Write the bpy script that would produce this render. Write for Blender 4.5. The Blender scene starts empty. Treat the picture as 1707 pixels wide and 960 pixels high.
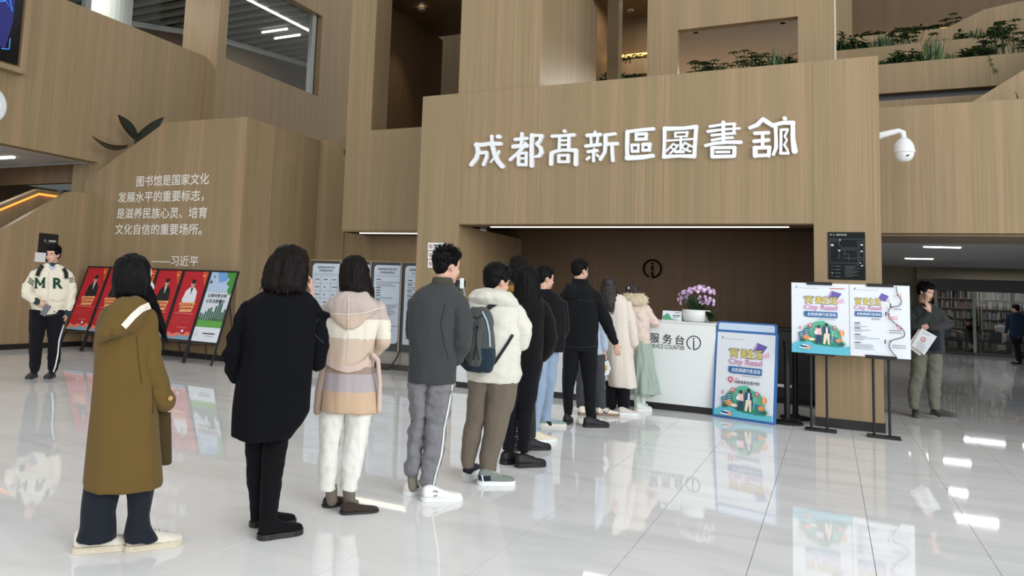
import bpy, bmesh, math, random
import numpy as np
from mathutils import Vector, Matrix, noise
random.seed(7); rng = np.random.default_rng(7)
SC = bpy.context.scene; COL = SC.collection
# ------------------------------------------------------------------ camera (solved from the photo's vanishing points)
PP = (659.29, 352.33); FPX = 1305.996; CAMH = 1.4
MR = np.array([[0.87477, -0.00952, -0.48444], [0.48250, 0.10807, 0.86921], [0.04408, -0.99410, 0.09913]])
_x = MR[:, 0] / np.linalg.norm(MR[:, 0]); _z = MR[:, 2] - _x * (MR[:, 2] @ _x); _z /= np.linalg.norm(_z); _y = np.cross(_z, _x)
MR = np.stack([_x, _y, _z], 1)
cam = bpy.data.cameras.new('camera'); camo = bpy.data.objects.new('camera', cam); COL.objects.link(camo)
cam.sensor_width = 36; cam.lens = FPX * 36 / 1707; cam.clip_end = 300
cam.shift_x = (853.5 - PP[0]) / 1707; cam.shift_y = (PP[1] - 480) / 1707
_m = Matrix.Identity(4)
for i in range(3):
    _m[i][0] = MR[i, 0]; _m[i][1] = -MR[i, 1]; _m[i][2] = -MR[i, 2]
_m[2][3] = CAMH
camo.matrix_world = _m
SC.camera = camo
SC.view_settings.view_transform = 'Standard'; SC.view_settings.look = 'None'; SC.view_settings.gamma = 1
SC.view_settings.exposure = 0.06
# ------------------------------------------------------------------ daylight
w = bpy.data.worlds.new('daylight'); SC.world = w; w.use_nodes = True
bg = w.node_tree.nodes['Background']; bg.inputs[0].default_value = (0.965, 0.98, 1.0, 1); bg.inputs[1].default_value = 0.78
def area(name, loc, target, sx, sy, power, col=(1, 1, 1)):
    l = bpy.data.lights.new(name, 'AREA'); l.shape = 'RECTANGLE'; l.size = sx; l.size_y = sy; l.energy = power; l.color = col
    o = bpy.data.objects.new(name, l); COL.objects.link(o); o.location = loc
    o.rotation_euler = (Vector(target) - Vector(loc)).to_track_quat('-Z', 'Y').to_euler(); return o
area('glass_facade_daylight', (14, -3, 6.5), (-3, 9, 2.5), 16, 9, 2500, (0.95, 0.98, 1))
area('entrance_daylight', (-5, -13, 6), (-5, 8, 1.5), 20, 9, 520, (0.96, 0.98, 1))
# ------------------------------------------------------------------ pixel -> world helpers (1707x960 frame), used only to take measurements off the photo
CAM = np.array([0, 0, CAMH])
def ray(x, y): return MR @ np.array([x - PP[0], y - PP[1], FPX])
def onY(x, y, Y): r = ray(x, y); return CAM + r * (Y / r[1])
def onX(x, y, X): r = ray(x, y); return CAM + r * (X / r[0])
def onZ(x, y, Z): r = ray(x, y); return CAM + r * ((Z - CAMH) / r[2])
# ------------------------------------------------------------------ materials
def lin(c):
    return tuple((v / 255 / 12.92 if v / 255 <= .04045 else ((v / 255 + .055) / 1.055) ** 2.4) for v in c[:3]) + (1,)
_mats = {}
def mat(name, c, rough=.6, metal=0, var=.06, vs=8, bump=0, bs=60, emit=0, spec=.5, sheen=0, aniso=None, coat=0, alpha=1):
    if name in _mats: return _mats[name]
    m = bpy.data.materials.new(name); m.use_nodes = True; nt = m.node_tree; b = nt.nodes['Principled BSDF']
    col = lin(c); b.inputs['Roughness'].default_value = rough; b.inputs['Metallic'].default_value = metal
    b.inputs['Specular IOR Level'].default_value = spec; b.inputs['Sheen Weight'].default_value = sheen
    b.inputs['Coat Weight'].default_value = coat
    tc = nt.nodes.new('ShaderNodeTexCoord')
    n = nt.nodes.new('ShaderNodeTexNoise'); n.inputs['Scale'].default_value = vs; n.inputs['Detail'].default_value = 4
    nt.links.new(tc.outputs['Object'], n.inputs['Vector'])
    mx = nt.nodes.new('ShaderNodeMix'); mx.data_type = 'RGBA'
    mx.inputs[6].default_value = tuple(v * (1 - var) for v in col[:3]) + (1,); mx.inputs[7].default_value = tuple(min(1, v * (1 + var)) for v in col[:3]) + (1,)
    nt.links.new(n.outputs[0], mx.inputs[0]); nt.links.new(mx.outputs[2], b.inputs['Base Color'])
    if bump:
        n2 = nt.nodes.new('ShaderNodeTexNoise'); n2.inputs['Scale'].default_value = bs; n2.inputs['Detail'].default_value = 3
        mp = nt.nodes.new('ShaderNodeMapping'); mp.inputs['Scale'].default_value = aniso or (1, 1, 1)
        nt.links.new(tc.outputs['Object'], mp.inputs[0]); nt.links.new(mp.outputs[0], n2.inputs['Vector'])
        bp = nt.nodes.new('ShaderNodeBump'); bp.inputs['Strength'].default_value = bump; bp.inputs['Distance'].default_value = .01
        nt.links.new(n2.outputs[0], bp.inputs['Height']); nt.links.new(bp.outputs[0], b.inputs['Normal'])
    if emit:
        b.inputs['Emission Color'].default_value = col; b.inputs['Emission Strength'].default_value = emit
    if alpha < 1: b.inputs['Alpha'].default_value = alpha
    _mats[name] = m; return m
def wood(name, c1, c2, c3, rough=.5):
    """vertical straight-grain veneer: broad strips of alternating tone, fine grain lines"""
    m = bpy.data.materials.new(name); m.use_nodes = True; nt = m.node_tree; b = nt.nodes['Principled BSDF']; N = nt.nodes.new; L = nt.links.new
    b.inputs['Roughness'].default_value = rough; b.inputs['Specular IOR Level'].default_value = .3
    g = N('ShaderNodeNewGeometry'); s = N('ShaderNodeSeparateXYZ'); L(g.outputs['Position'], s.inputs[0])
    a = N('ShaderNodeMath'); a.operation = 'ADD'; L(s.outputs[0], a.inputs[0]); L(s.outputs[1], a.inputs[1])
    cx = N('ShaderNodeCombineXYZ'); L(a.outputs[0], cx.inputs[0]); L(s.outputs[2], cx.inputs[2])
    def ns(sx, sz, det=2, off=0):
        mp = N('ShaderNodeMapping'); mp.inputs['Scale'].default_value = (sx, 1, sz); mp.inputs['Location'].default_value = (off, off, off); L(cx.outputs[0], mp.inputs[0])
        n = N('ShaderNodeTexNoise'); n.inputs['Scale'].default_value = 1; n.inputs['Detail'].default_value = det; L(mp.outputs[0], n.inputs['Vector']); return n.outputs[0]
    broad = ns(5.5, .12, 1); mid = ns(22, .2, 2, 5); fine = ns(110, .5, 3, 9)
    r = N('ShaderNodeValToRGB'); e = r.color_ramp.elements
    e[0].position = .34; e[0].color = lin(c1); e[1].position = .66; e[1].color = lin(c3); k = e.new(.5); k.color = lin(c2)
    mm = N('ShaderNodeMix'); mm.inputs[0].default_value = .4; L(broad, mm.inputs[2]); L(mid, mm.inputs[3]); L(mm.outputs[0], r.inputs[0])
    r2 = N('ShaderNodeMapRange'); r2.inputs[1].default_value = .3; r2.inputs[2].default_value = .7; r2.inputs[3].default_value = .80; r2.inputs[4].default_value = 1.1; L(fine, r2.inputs[0])
    mu = N('ShaderNodeVectorMath'); mu.operation = 'SCALE'; L(r.outputs[0], mu.inputs[0]); L(r2.outputs[0], mu.inputs['Scale'])
    L(mu.outputs[0], b.inputs['Base Color']); _mats[name] = m; return m
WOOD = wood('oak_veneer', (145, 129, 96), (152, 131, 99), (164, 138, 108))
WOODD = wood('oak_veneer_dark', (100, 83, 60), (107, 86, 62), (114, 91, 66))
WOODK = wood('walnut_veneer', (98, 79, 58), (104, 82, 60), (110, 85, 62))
def floor_mat(name, big):
    m = bpy.data.materials.new(name); m.use_nodes = True; nt = m.node_tree; b = nt.nodes['Principled BSDF']; N = nt.nodes.new; L = nt.links.new
    g = N('ShaderNodeNewGeometry'); mp = N('ShaderNodeMapping'); mp.inputs['Scale'].default_value = (.7, 2.2, 1); mp.inputs['Rotation'].default_value = (0, 0, .35)
    L(g.outputs['Position'], mp.inputs[0])
    n = N('ShaderNodeTexNoise'); n.inputs['Scale'].default_value = 1.1; n.inputs['Detail'].default_value = 7; n.inputs['Distortion'].default_value = 1.2; L(mp.outputs[0], n.inputs['Vector'])
    r = N('ShaderNodeValToRGB'); e = r.color_ramp.elements; e[0].position = .3; e[0].color = lin((226, 227, 226)); e[1].position = .52; e[1].color = lin((240, 240, 239))
    L(n.outputs[0], r.inputs[0]); L(r.outputs[0], b.inputs['Base Color'])
    b.inputs['Roughness'].default_value = .035; b.inputs['IOR'].default_value = 1.55
    return m
TILE = floor_mat('polished_porcelain', 1)
GROUT = mat('grout', (176, 174, 170), .8)
BLACK = mat('black_plinth', (22, 21, 20), .45)
WHITE = mat('white_lacquer', (228, 232, 231), .35, var=.02)
LETTER = mat('white_acrylic_letter', (238, 241, 244), .35, var=.01)
DECAL = mat('white_vinyl', (232, 228, 220), .5, var=.01)
LEDW = mat('led_tube_white', (255, 250, 240), emit=4)
LEDO = mat('led_strip_amber', (255, 150, 62), emit=1.7)
LEDY = mat('led_cove_warm', (255, 205, 120), emit=1.3)
PLASTER = mat('white_plaster', (205, 205, 203), .9)
GREYC = mat('grey_ceiling', (168, 171, 171), .9)
DBLACK = mat('matt_black_metal', (28, 29, 31), .45, metal=.3)
GLASS = None
def glass_mat():
    global GLASS
    if GLASS: return GLASS
    m = bpy.data.materials.new('clear_glass'); m.use_nodes = True; nt = m.node_tree
    for n in list(nt.nodes): nt.nodes.remove(n)
    o = nt.nodes.new('ShaderNodeOutputMaterial'); t = nt.nodes.new('ShaderNodeBsdfTransparent'); t.inputs[0].default_value = (.92, .95, .94, 1)
    g = nt.nodes.new('ShaderNodeBsdfGlossy'); g.inputs['Roughness'].default_value = .02; lw = nt.nodes.new('ShaderNodeLayerWeight'); pw_ = nt.nodes.new('ShaderNodeMath'); pw_.operation = 'POWER'; pw_.inputs[1].default_value = 4; nt.links.new(lw.outputs['Facing'], pw_.inputs[0]); f = nt.nodes.new('ShaderNodeMapRange'); f.inputs[3].default_value = .008; f.inputs[4].default_value = .8; nt.links.new(pw_.outputs[0], f.inputs[0])
    x = nt.nodes.new('ShaderNodeMixShader'); nt.links.new(f.outputs[0], x.inputs[0]); nt.links.new(t.outputs[0], x.inputs[1]); nt.links.new(g.outputs[0], x.inputs[2]); nt.links.new(x.outputs[0], o.inputs[0])
    GLASS = m; return m
# ------------------------------------------------------------------ mesh helpers
class MB:
    def __init__(s): s.v = []; s.f = []; s.m = []
    def add(s, v, f, mi=0):
        n = len(s.v); s.v += [tuple(p) for p in v]; s.f += [tuple(i + n for i in q) for q in f]; s.m += [mi] * len(f); return s
    def box(s, x0, x1, y0, y1, z0, z1, mi=0):
        v = [(x, y, z) for x in (x0, x1) for y in (y0, y1) for z in (z0, z1)]
        return s.add(v, [(0, 1, 3, 2), (4, 6, 7, 5), (0, 4, 5, 1), (2, 3, 7, 6), (0, 2, 6, 4), (1, 5, 7, 3)], mi)
    def prism(s, pts, ext, mi=0):
        """polygon of 3D points extruded by vector ext"""
        n = len(pts); e = np.array(ext); a = [tuple(np.array(p)) for p in pts]; b = [tuple(np.array(p) + e) for p in pts]
        return s.add(a + b, [tuple(range(n)), tuple(range(2 * n - 1, n - 1, -1))] + [(i, i + n, (i + 1) % n + n, (i + 1) % n) for i in range(n)], mi)
    def tube(s, pts, r, seg=8, mi=0, caps=True):
        pts = [np.array(p, float) for p in pts]; rs = r if hasattr(r, '__len__') else [r] * len(pts); n0 = len(s.v); rings = []
        for i, p in enumerate(pts):
            d = pts[min(i + 1, len(pts) - 1)] - pts[max(i - 1, 0)]; d /= np.linalg.norm(d) + 1e-9
            if i == 0: up = np.array([0, 0, 1.]) if abs(d[2]) < .9 else np.array([1., 0, 0])
            a = np.cross(d, up); a /= np.linalg.norm(a) + 1e-9; b = np.cross(a, d); up = b
            rings.append([tuple(p + rs[i] * (math.cos(t) * a + math.sin(t) * b)) for t in np.linspace(0, 2 * math.pi, seg, endpoint=False)])
        V = [q for g in rings for q in g]; F = []
        for i in range(len(pts) - 1):
            for j in range(seg): F.append((i * seg + j, i * seg + (j + 1) % seg, (i + 1) * seg + (j + 1) % seg, (i + 1) * seg + j))
        if caps: F += [tuple(range(seg - 1, -1, -1)), tuple(range((len(pts) - 1) * seg, len(pts) * seg))]
        return s.add(V, F, mi)
    def lathe(s, prof, c=(0, 0, 0), seg=20, mi=0, mtx=None):
        V = []; F = []
        for r, z in prof:
            for t in np.linspace(0, 2 * math.pi, seg, endpoint=False):
                p = Vector((r * math.cos(t), r * math.sin(t), z)); p = mtx @ p if mtx is not None else p; V.append((p[0] + c[0], p[1] + c[1], p[2] + c[2]))
        for i in range(len(prof) - 1):
            for j in range(seg): F.append((i * seg + j, i * seg + (j + 1) % seg, (i + 1) * seg + (j + 1) % seg, (i + 1) * seg + j))
        F += [tuple(range(seg - 1, -1, -1)), tuple(range((len(prof) - 1) * seg, len(prof) * seg))]
        return s.add(V, F, mi)
def root_loc(o):
    while o.parent: o = o.parent
    return np.array(o.location)
def mk(name, mb, mats, parent=None, smooth=False, origin=None, bevel=0, tag=None, sub=0):
    v = np.array(mb.v, float); mats = mats if isinstance(mats, (list, tuple)) else [mats]
    if parent is not None: org = root_loc(parent)
    elif origin is not None: org = np.array(origin, float)
    else: org = np.array([(v[:, 0].min() + v[:, 0].max()) / 2, (v[:, 1].min() + v[:, 1].max()) / 2, v[:, 2].min()])
    me = bpy.data.meshes.new(name); me.from_pydata((v - org).tolist(), [], mb.f)
    for m in mats: me.materials.append(m)
    me.polygons.foreach_set('material_index', mb.m)
    if smooth: me.polygons.foreach_set('use_smooth', [True] * len(me.polygons))
    o = bpy.data.objects.new(name, me); COL.objects.link(o)
    bm = bmesh.new(); bm.from_mesh(me)
    if bevel:
        bmesh.ops.bevel(bm, geom=[e for e in bm.edges], offset=bevel, segments=2, affect='EDGES', profile=.6)
    bmesh.ops.recalc_face_normals(bm, faces=bm.faces); bm.to_mesh(me); bm.free()
    if sub:
        md = o.modifiers.new('s', 'SUBSURF'); md.levels = md.render_levels = sub
    if parent is not None: o.parent = parent
    else: o.location = org
    if tag: settag(o, *tag)
    return o
def settag(o, label, cat, group=None):
    o['label'] = label; o['category'] = cat
    if group: o['group'] = group
    return o
def thing(name, loc, label, cat, group=None):
    o = bpy.data.objects.new(name, None); COL.objects.link(o); o.location = loc; o.empty_display_size = .1
    return settag(o, label, cat, group)
def struct(name, mb, m, parent=None, **k):
    o = mk(name, mb, m, parent, **k)
    if parent is None: o['kind'] = 'structure'
    return o
def B(*a, mi=0): return MB().box(*a, mi=mi)
# ------------------------------------------------------------------ flat print / lettering on a surface
_tc = {}
def text_geo(s, off=0, sp=1.0):
    k = (s, off, sp)
    if k not in _tc:
        c = bpy.data.curves.new('t', 'FONT'); c.body = s; c.offset = off; c.space_character = sp; c.resolution_u = 3
        o = bpy.data.objects.new('t', c); COL.objects.link(o); dg = bpy.context.evaluated_depsgraph_get(); dg.update()
        me = o.evaluated_get(dg).to_mesh(); v = np.array([tuple(p.co)[:2] for p in me.vertices]); f = [tuple(p.vertices) for p in me.polygons]
        o.evaluated_get(dg).to_mesh_clear(); bpy.data.objects.remove(o); bpy.data.curves.remove(c); _tc[k] = (v, f)
    return _tc[k]
class Surf:
    def __init__(s, O, U, V):
        s.O = np.array(O, float); s.U = np.array(U, float); s.U /= np.linalg.norm(s.U); s.V = np.array(V, float); s.V /= np.linalg.norm(s.V); s.N = np.cross(s.U, s.V)
    def uv(s, x, y):
        r = ray(x, y); t = ((s.O - CAM) @ s.N) / (r @ s.N); p = CAM + r * t - s.O; return np.array([p @ s.U, p @ s.V])
    def P(s, u, v, d=0): return tuple(s.O + s.U * u + s.V * v + s.N * d)
class Art:
    """collects coloured flat shapes lying on a Surf, in uv metres; px=True takes photo pixels"""
    def __init__(s, surf, d0=.001, step=.0006): s.s = surf; s.mb = MB(); s.mats = []; s.d = d0; s.st = step
    def mi(s, m):
        if m not in s.mats: s.mats.append(m)
        return s.mats.index(m)
    def _q(s, p, px): return s.s.uv(*p) if px else p
    def poly(s, pts, m, px=True, lift=1):
        s.d += s.st * lift; P = [s._q(p, px) for p in pts]; s.mb.add([s.s.P(a, b, s.d) for a, b in P], [tuple(range(len(P)))], s.mi(m)); return s
    def ell(s, c, rx, ry, m, px=True, n=20, a0=0):
        if px: return s.poly([(c[0] + rx * math.cos(t), c[1] + ry * math.sin(t)) for t in np.linspace(0, 2 * math.pi, n, endpoint=False)], m)
        return s.poly([(c[0] + rx * math.cos(t), c[1] + ry * math.sin(t)) for t in np.linspace(0, 2 * math.pi, n, endpoint=False)], m, False)
    def line(s, pts, w, m, px=True, cap=True):
        """polyline; width in the same units as the points (px or m)"""
        s.d += s.st; pts = [np.array(p, float) for p in pts]; ws = w if hasattr(w, '__len__') else [w] * len(pts); V = []; F = []
        L = []; R = []
        for i, p in enumerate(pts):
            d = pts[min(i + 1, len(pts) - 1)] - pts[max(i - 1, 0)]; d /= np.linalg.norm(d) + 1e-9; n = np.array([-d[1], d[0]]) * ws[i] / 2; L.append(p + n); R.append(p - n)
        for i in range(len(pts) - 1): s.mb.add([s.s.P(*s._q(q, px), s.d) for q in (L[i], L[i + 1], R[i + 1], R[i])], [(0, 1, 2, 3)], s.mi(m))
        return s
    def text(s, t, x0, y0, x1, y1, m, px=True, off=0, sp=1.0, rot=0):
        s.d += s.st
        if px:
            cy = (y0 + y1) / 2; cx = (x0 + x1) / 2; a = s.s.uv(cx, cy); wd = s.s.uv(x1, cy)[0] - s.s.uv(x0, cy)[0]; ht = s.s.uv(cx, y0)[1] - s.s.uv(cx, y1)[1]
        else: a = np.array([(x0 + x1) / 2, (y0 + y1) / 2]); wd = x1 - x0; ht = y1 - y0
        v, f = text_geo(t, 0, sp); mn = v.min(0); mx = v.max(0); q = (v - (mn + mx) / 2) / (mx - mn) * np.array([wd, ht])
        if rot: c, n = math.cos(rot), math.sin(rot); q = q @ np.array([[c, n], [-n, c]])
        q = q + a
        e = off * ht * .55
        for a_, b_ in (((0, 0),) if not off else ((-e, -e), (e, -e), (-e, e), (e, e))): s.mb.add([s.s.P(p[0] + a_, p[1] + b_, s.d) for p in q], f, s.mi(m)); s.d += s.st * .05
        return s
    def done(s, name, parent=None, **k): return mk(name, s.mb, s.mats, parent, **k)
# ================================================================== SETTING
XL = -13.1; YF = 10.85
# ---- floor: slab + 0.6 x 1.2 m porcelain tiles (each a part), far tiles joined
fl = struct('floor', B(-22, 14, -3, 48, -.12, -.006), GROUT)
tiles = []
def proj(p):
    c = MR.T @ (np.array(p) - CAM); return (PP[0] + FPX * c[0] / c[2], PP[1] + FPX * c[1] / c[2], c[2]) if c[2] > .2 else None
X0T = -0.398; Y0T = 4.60
for i in range(-34, 24):
    for j in range(-4, 36):
        x0 = X0T + .6 * i; y0 = Y0T + 1.2 * j
        c = [proj((x0 + a, y0 + b, 0)) for a in (0, .6) for b in (0, 1.2)]
        if any(q is None for q in c):
            if x0 > -12 and x0 < 6 and y0 > 0: tiles.append((0, x0, y0))
            continue
        xs = [q[0] for q in c]; ys = [q[1] for q in c]
        vis = max(xs) > 0 and min(xs) < 1707 and max(ys) > 0 and min(ys) < 960
        size = (max(xs) - min(xs)) * (max(ys) - min(ys)) if vis else 0
        if y0 > 10.9 and x0 < -.3 and y0 < 13: size = min(size, 5)
        tiles.append((size, x0, y0))
tiles.sort(reverse=True); G = .0022
tm = None; rest = MB()
for k, (s, x0, y0) in enumerate(tiles):
    if k < 290 and s > 60:
        if tm is None:
            o = mk('floor_tile', B(G, .6 - G, G, 1.2 - G, -.006, 0), TILE, None, origin=(0, 0, 0)); tm = o.data
        else:
            o = bpy.data.objects.new('floor_tile', tm); COL.objects.link(o)
        o.location = Vector((x0, y0, 0)) - fl.location; o.parent = fl
    else: rest.box(x0 + G, x0 + .6 - G, y0 + G, y0 + 1.2 - G, -.006, 0)
o = mk('floor_tiles', rest, TILE, fl); o['kind'] = 'stuff'
# ---- sign wall F: four veneer panels with 4 mm joints, portal for the counter
wf = struct('wall_front', B(-5.62, .51, YF + .02, YF + .3, 2.46, 4.43), WOODD)
H = 4.45; g = .001
def panel(x0, x1, z0, z1, y=YF, t=.03, par=None, m=None): return mk('panel', B(x0 + g, x1 - g, y, y + t, z0, z1), m or WOOD, par)
panel(-5.64, -4.93, .11, H, par=wf); panel(-4.93, -3.72, 2.435, H, par=wf); panel(-3.72, -1.95, 2.435, H, par=wf); panel(-1.95, -.17, 2.435, H, par=wf); panel(-.17, .535, .11, H, par=wf)
mk('top_panel', B(-5.64, .535, YF, 11.45, H, H + .02), WOOD, wf)
mk('soffit_panel', B(-4.93, -.17, YF, YF + .3, 2.42, 2.435), WOODD, wf)
st = struct('wall_front_side', B(-5.64, -4.93, YF + .03, 13.65, .0, 2.42), WOOD)     # left reveal of the portal
mk('jamb_core', B(-5.62, -4.94, YF + .03, 11.4, 2.42, H), WOOD, st)
struct('wall_pillar', B(-.17, .535, YF + .03, 11.6, 0, H), WOOD)
struct('baseboard_front', B(-.175, .545, YF - .012, 11.6, 0, .11), BLACK)
struct('baseboard_front_left', B(-5.65, -4.925, YF - .012, YF + .04, 0, .11), BLACK)
struct('wall_counter_back', B(-5.64, .2, 13.65, 13.8, 0, 2.9), WOODK)
struct('wall_counter_right', B(-.17, .535, 12.6, 13.8, 0, 2.9), WOODD)
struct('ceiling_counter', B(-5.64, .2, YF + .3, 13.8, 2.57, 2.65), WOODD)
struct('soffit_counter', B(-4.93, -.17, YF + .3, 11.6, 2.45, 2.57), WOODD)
o = mk('linear_light', B(-4.6, -.46, 11.29, 11.335, 2.425, 2.45), LEDW, tag=('long white linear light slot above the service counter', 'light'))
# ---- quote wall
wq = struct('wall_quote', MB().prism([(-13.4, YF, 0), (-9.2, YF, 0), (-9.2, YF, 4.39), (-11.24, YF, 4.42), (-13.38, YF, 3.35)], (0, .25, 0)), WOOD)
struct('wall_quote_side', B(-9.45, -9.2, YF + .25, 13.2, 0, 4.39), WOOD)
struct('baseboard_quote', B(-13.1, -9.19, YF - .012, YF + .01, 0, .1), BLACK)
struct('baseboard_quote_side', B(-9.2, -9.188, YF, 13.2, 0, .1), BLACK)
# ---- left wall (stair parapet) and the balcony above
struct('wall_left', MB().prism([(XL, 4, 0), (XL, YF, 0), (XL, YF, 3.08), (XL, 10.27, 3.03), (XL, 8.89, 2.14), (XL, 7.1, .98), (XL, 4, .98)], (-.12, 0, 0)), WOOD)
struct('baseboard_left', B(XL, XL + .012, 4, YF - .01, 0, .1), BLACK)
fp = struct('wall_stair_far', MB().prism([(-14.6, 6, 0), (-14.6, 12, 0), (-14.6, 12, 3.10), (-14.6, 10.66, 3.10), (-14.6, 9.86, 2.69), (-14.6, 6, .7)], (-.1, 0, 0)), WOOD)
cap = MB().prism([(-14.5, 12, 3.10), (-14.5, 10.66, 3.10), (-14.5, 9.86, 2.69), (-14.5, 6, .7), (-14.5, 6, .78), (-14.5, 9.86, 2.77), (-14.5, 10.64, 3.17), (-14.5, 12, 3.17)], (-.2, 0, 0))
mk('handrail_cap', cap, WOOD, fp)
led = MB().prism([(-14.55, 11.55, 3.05), (-14.55, 10.68, 3.05), (-14.55, 9.86, 2.63), (-14.55, 6, .64), (-14.55, 6, .68), (-14.55, 9.86, 2.67), (-14.55, 10.66, 3.09), (-14.55, 11.55, 3.09)], (-.03, 0, 0))
mk('handrail_led', led, LEDO, fp)
struct('stair_flight', MB().prism([(XL - .12, 4, .0), (XL - .12, 10.8, .0), (XL - .12, 10.8, 2.3), (XL - .12, 9.9, 2.1), (XL - .12, 6, .2)], (-1.38, 0, 0)), WOOD)
struct('wall_balcony', MB().prism([(XL, 4, 3.72), (XL, 10.9, 3.72), (XL, 10.9, 3.3), (XL, 13.8, 3.3), (XL, 13.8, 6.78), (XL, 4, 6.78)], (-.25, 0, 0)), WOOD)
struct('wall_stair_return', B(-13.9, XL - .02, 10.95, 11.1, 0, 3.72), WOOD)
struct('ceiling_stair', B(-19, XL - .25, 4, 10.98, 3.76, 3.9), PLASTER)
# glazed hall beyond the stair
wb = struct('wall_stair_back', B(-19, -13.9, 11.1, 11.25, 3.36, 3.76), WOODD)
struct('wall_stair_low', B(-19, -13.6, 14.5, 14.6, 0, 3.76), PLASTER)
wn = struct('window_1', B(-19, -13.85, 11.16, 11.18, 0, 3.36), glass_mat())
for x in (-13.95, -14.35): mk('window_frame', B(x, x + .04, 11.08, 11.2, 0, 3.2), BLACK, wn)
mk('window_frame', B(-15.9, -15.84, 11.1, 11.2, 0, 3.2), BLACK, wn)
mk('linear_light', B(-15.6, -14.55, 9.98, 10.05, 3.72, 3.765), LEDW, tag=('white linear light under the balcony above the stair', 'light'))
# ---- upper floor behind the balcony
struct('floor_balcony', B(-24, XL - .25, 4, 26, 5.5, 5.7), GREYC)
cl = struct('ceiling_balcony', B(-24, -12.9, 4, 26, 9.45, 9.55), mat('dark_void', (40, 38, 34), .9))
sl = MB(); y = 8.0
while y < 24: sl.box(-24, -13.0, y, y + .2, 9.3, 9.42); y += .5
o = mk('ceiling_slats', sl, mat('slat_grey', (104, 104, 96), .6), cl); o['kind'] = 'stuff'
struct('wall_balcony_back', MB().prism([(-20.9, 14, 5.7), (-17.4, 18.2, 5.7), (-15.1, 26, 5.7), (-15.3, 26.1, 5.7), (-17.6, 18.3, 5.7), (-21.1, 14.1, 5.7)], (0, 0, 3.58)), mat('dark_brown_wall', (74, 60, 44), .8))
struct('wall_balcony_beam', MB().prism([(-20.85, 13.95, 9.12), (-17.33, 18.17, 9.12), (-15.03, 26, 9.12), (-15.1, 26.0, 9.12), (-17.4, 18.2, 9.12), (-20.9, 14, 9.12)], (0, 0, .16)), GREYC)
p0 = onX(160, 40, -15.2); 
struct('column_white', MB().lathe([(.62, 5.7), (.62, 9.44)], (-16.4, 13.55, 0), 32), PLASTER, smooth=False)
mw = struct('window_2', B(-13.26, -13.24, 4, 12.4, 6.78, 9.4), glass_mat())
mk('mullion', B(-13.3, -13.2, 10.36, 10.5, 6.78, 9.4), mat('aluminium_frame', (150, 150, 145), .4, metal=.6), mw)
# pillar + window wall on the upper left
struct('pillar_balcony', B(-13.9, -12.75, 13.8, 14.05, 3.2, 9.4), WOOD)
wz = struct('wall_upper_left', B(-13.0, -12.75, 14.05, 24, 3.2, 6.78), WOOD)
mk('jamb', B(-13.0, -12.75, 14.05, 14.1, 6.78, 11), WOOD, wz); mk('jamb', B(-13.0, -12.75, 18.05, 24, 6.78, 11), WOOD, wz); mk('lintel', B(-13.0, -12.75, 14.1, 18.05, 9.15, 11), WOOD, wz)
w3 = struct('window_3', B(-12.92, -12.9, 14.1, 18.05, 6.78, 9.15), glass_mat())
mk('window_frame', B(-12.97, -12.85, 17.72, 17.9, 6.78, 9.15), mat('aluminium_frame', (150, 150, 145)), w3); mk('window_frame', B(-12.95, -12.87, 17.93, 17.97, 6.78, 9.15), BLACK, w3)
a, b_ = onZ(405, -4, 9.28), onZ(519, 54, 9.28)
mk('linear_light', MB().prism([(a[0], a[1], 9.26), (b_[0], b_[1], 9.26), (b_[0] + .07, b_[1], 9.26), (a[0] + .07, a[1], 9.26)], (0, 0, .04)), LEDW, tag=('long white linear light running across the slatted ceiling behind the upper left window', 'light'))
for (p, q), lb in (((437, 54, 479, 48), 'short white tube light on the slatted ceiling, nearer the window\'s left edge'), ((458, 64, 500, 58), 'short white tube light on the slatted ceiling, right and below its twin')) if False else (((((437, 54), (479, 48))), 'upper one of two short white tube lights on the slatted ceiling'), ((((458, 64), (500, 58))), 'lower one of two short white tube lights on the slatted ceiling')):
    a, b_ = onZ(*p, 9.25), onZ(*q, 9.25)
    mk('tube_light', MB().tube([a, b_], .035, 8), LEDW, tag=(lb, 'light', 'short tube lights on the slatted ceiling'))
# ---- mid-left: wall between quote block and box G
struct('wall_mid', B(-9.2, -7.9, 13.2, 13.4, 0, 4.4), WOOD)
mk('access_panel', B(-9.12, -8.5, 13.17, 13.2, 1.9, 2.55), WOOD, bpy.data.objects['wall_mid'])
# box G over the info boards
struct('wall_box', B(-8.0, -6.3, 12.32, 12.52, 2.43, 4.33), WOOD)
struct('soffit_box', B(-8.0, -5.64, 12.32, 13.2, 2.43, 2.47), WOODD)
struct('wall_box_column', B(-8.02, -7.47, 12.32, 12.9, 4.33, 9), WOOD)
struct('wall_box_right', B(-6.3, -5.64, 12.33, 12.52, 2.43, 4.33), WOOD)
o = mk('linear_light', B(-7.72, -5.7, 12.5, 12.54, 2.415, 2.44), LEDW, tag=('warm linear light under the wooden box above the information boards', 'light'))
struct('wall_info_back', B(-7.9, -5.64, 13.2, 13.35, 0, 2.6), WOOD)
# recess wall above the box
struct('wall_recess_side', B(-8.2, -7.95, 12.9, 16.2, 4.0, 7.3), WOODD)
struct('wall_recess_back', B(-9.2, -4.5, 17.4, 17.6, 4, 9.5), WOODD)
cr = struct('ceiling_recess', MB().prism([(-8.2, 12.9, 7.2), (-5.0, 12.9, 7.2), (-5.0, 16.2, 7.4), (-8.2, 16.2, 7.4)], (0, 0, .15)), WOODD)
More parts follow.
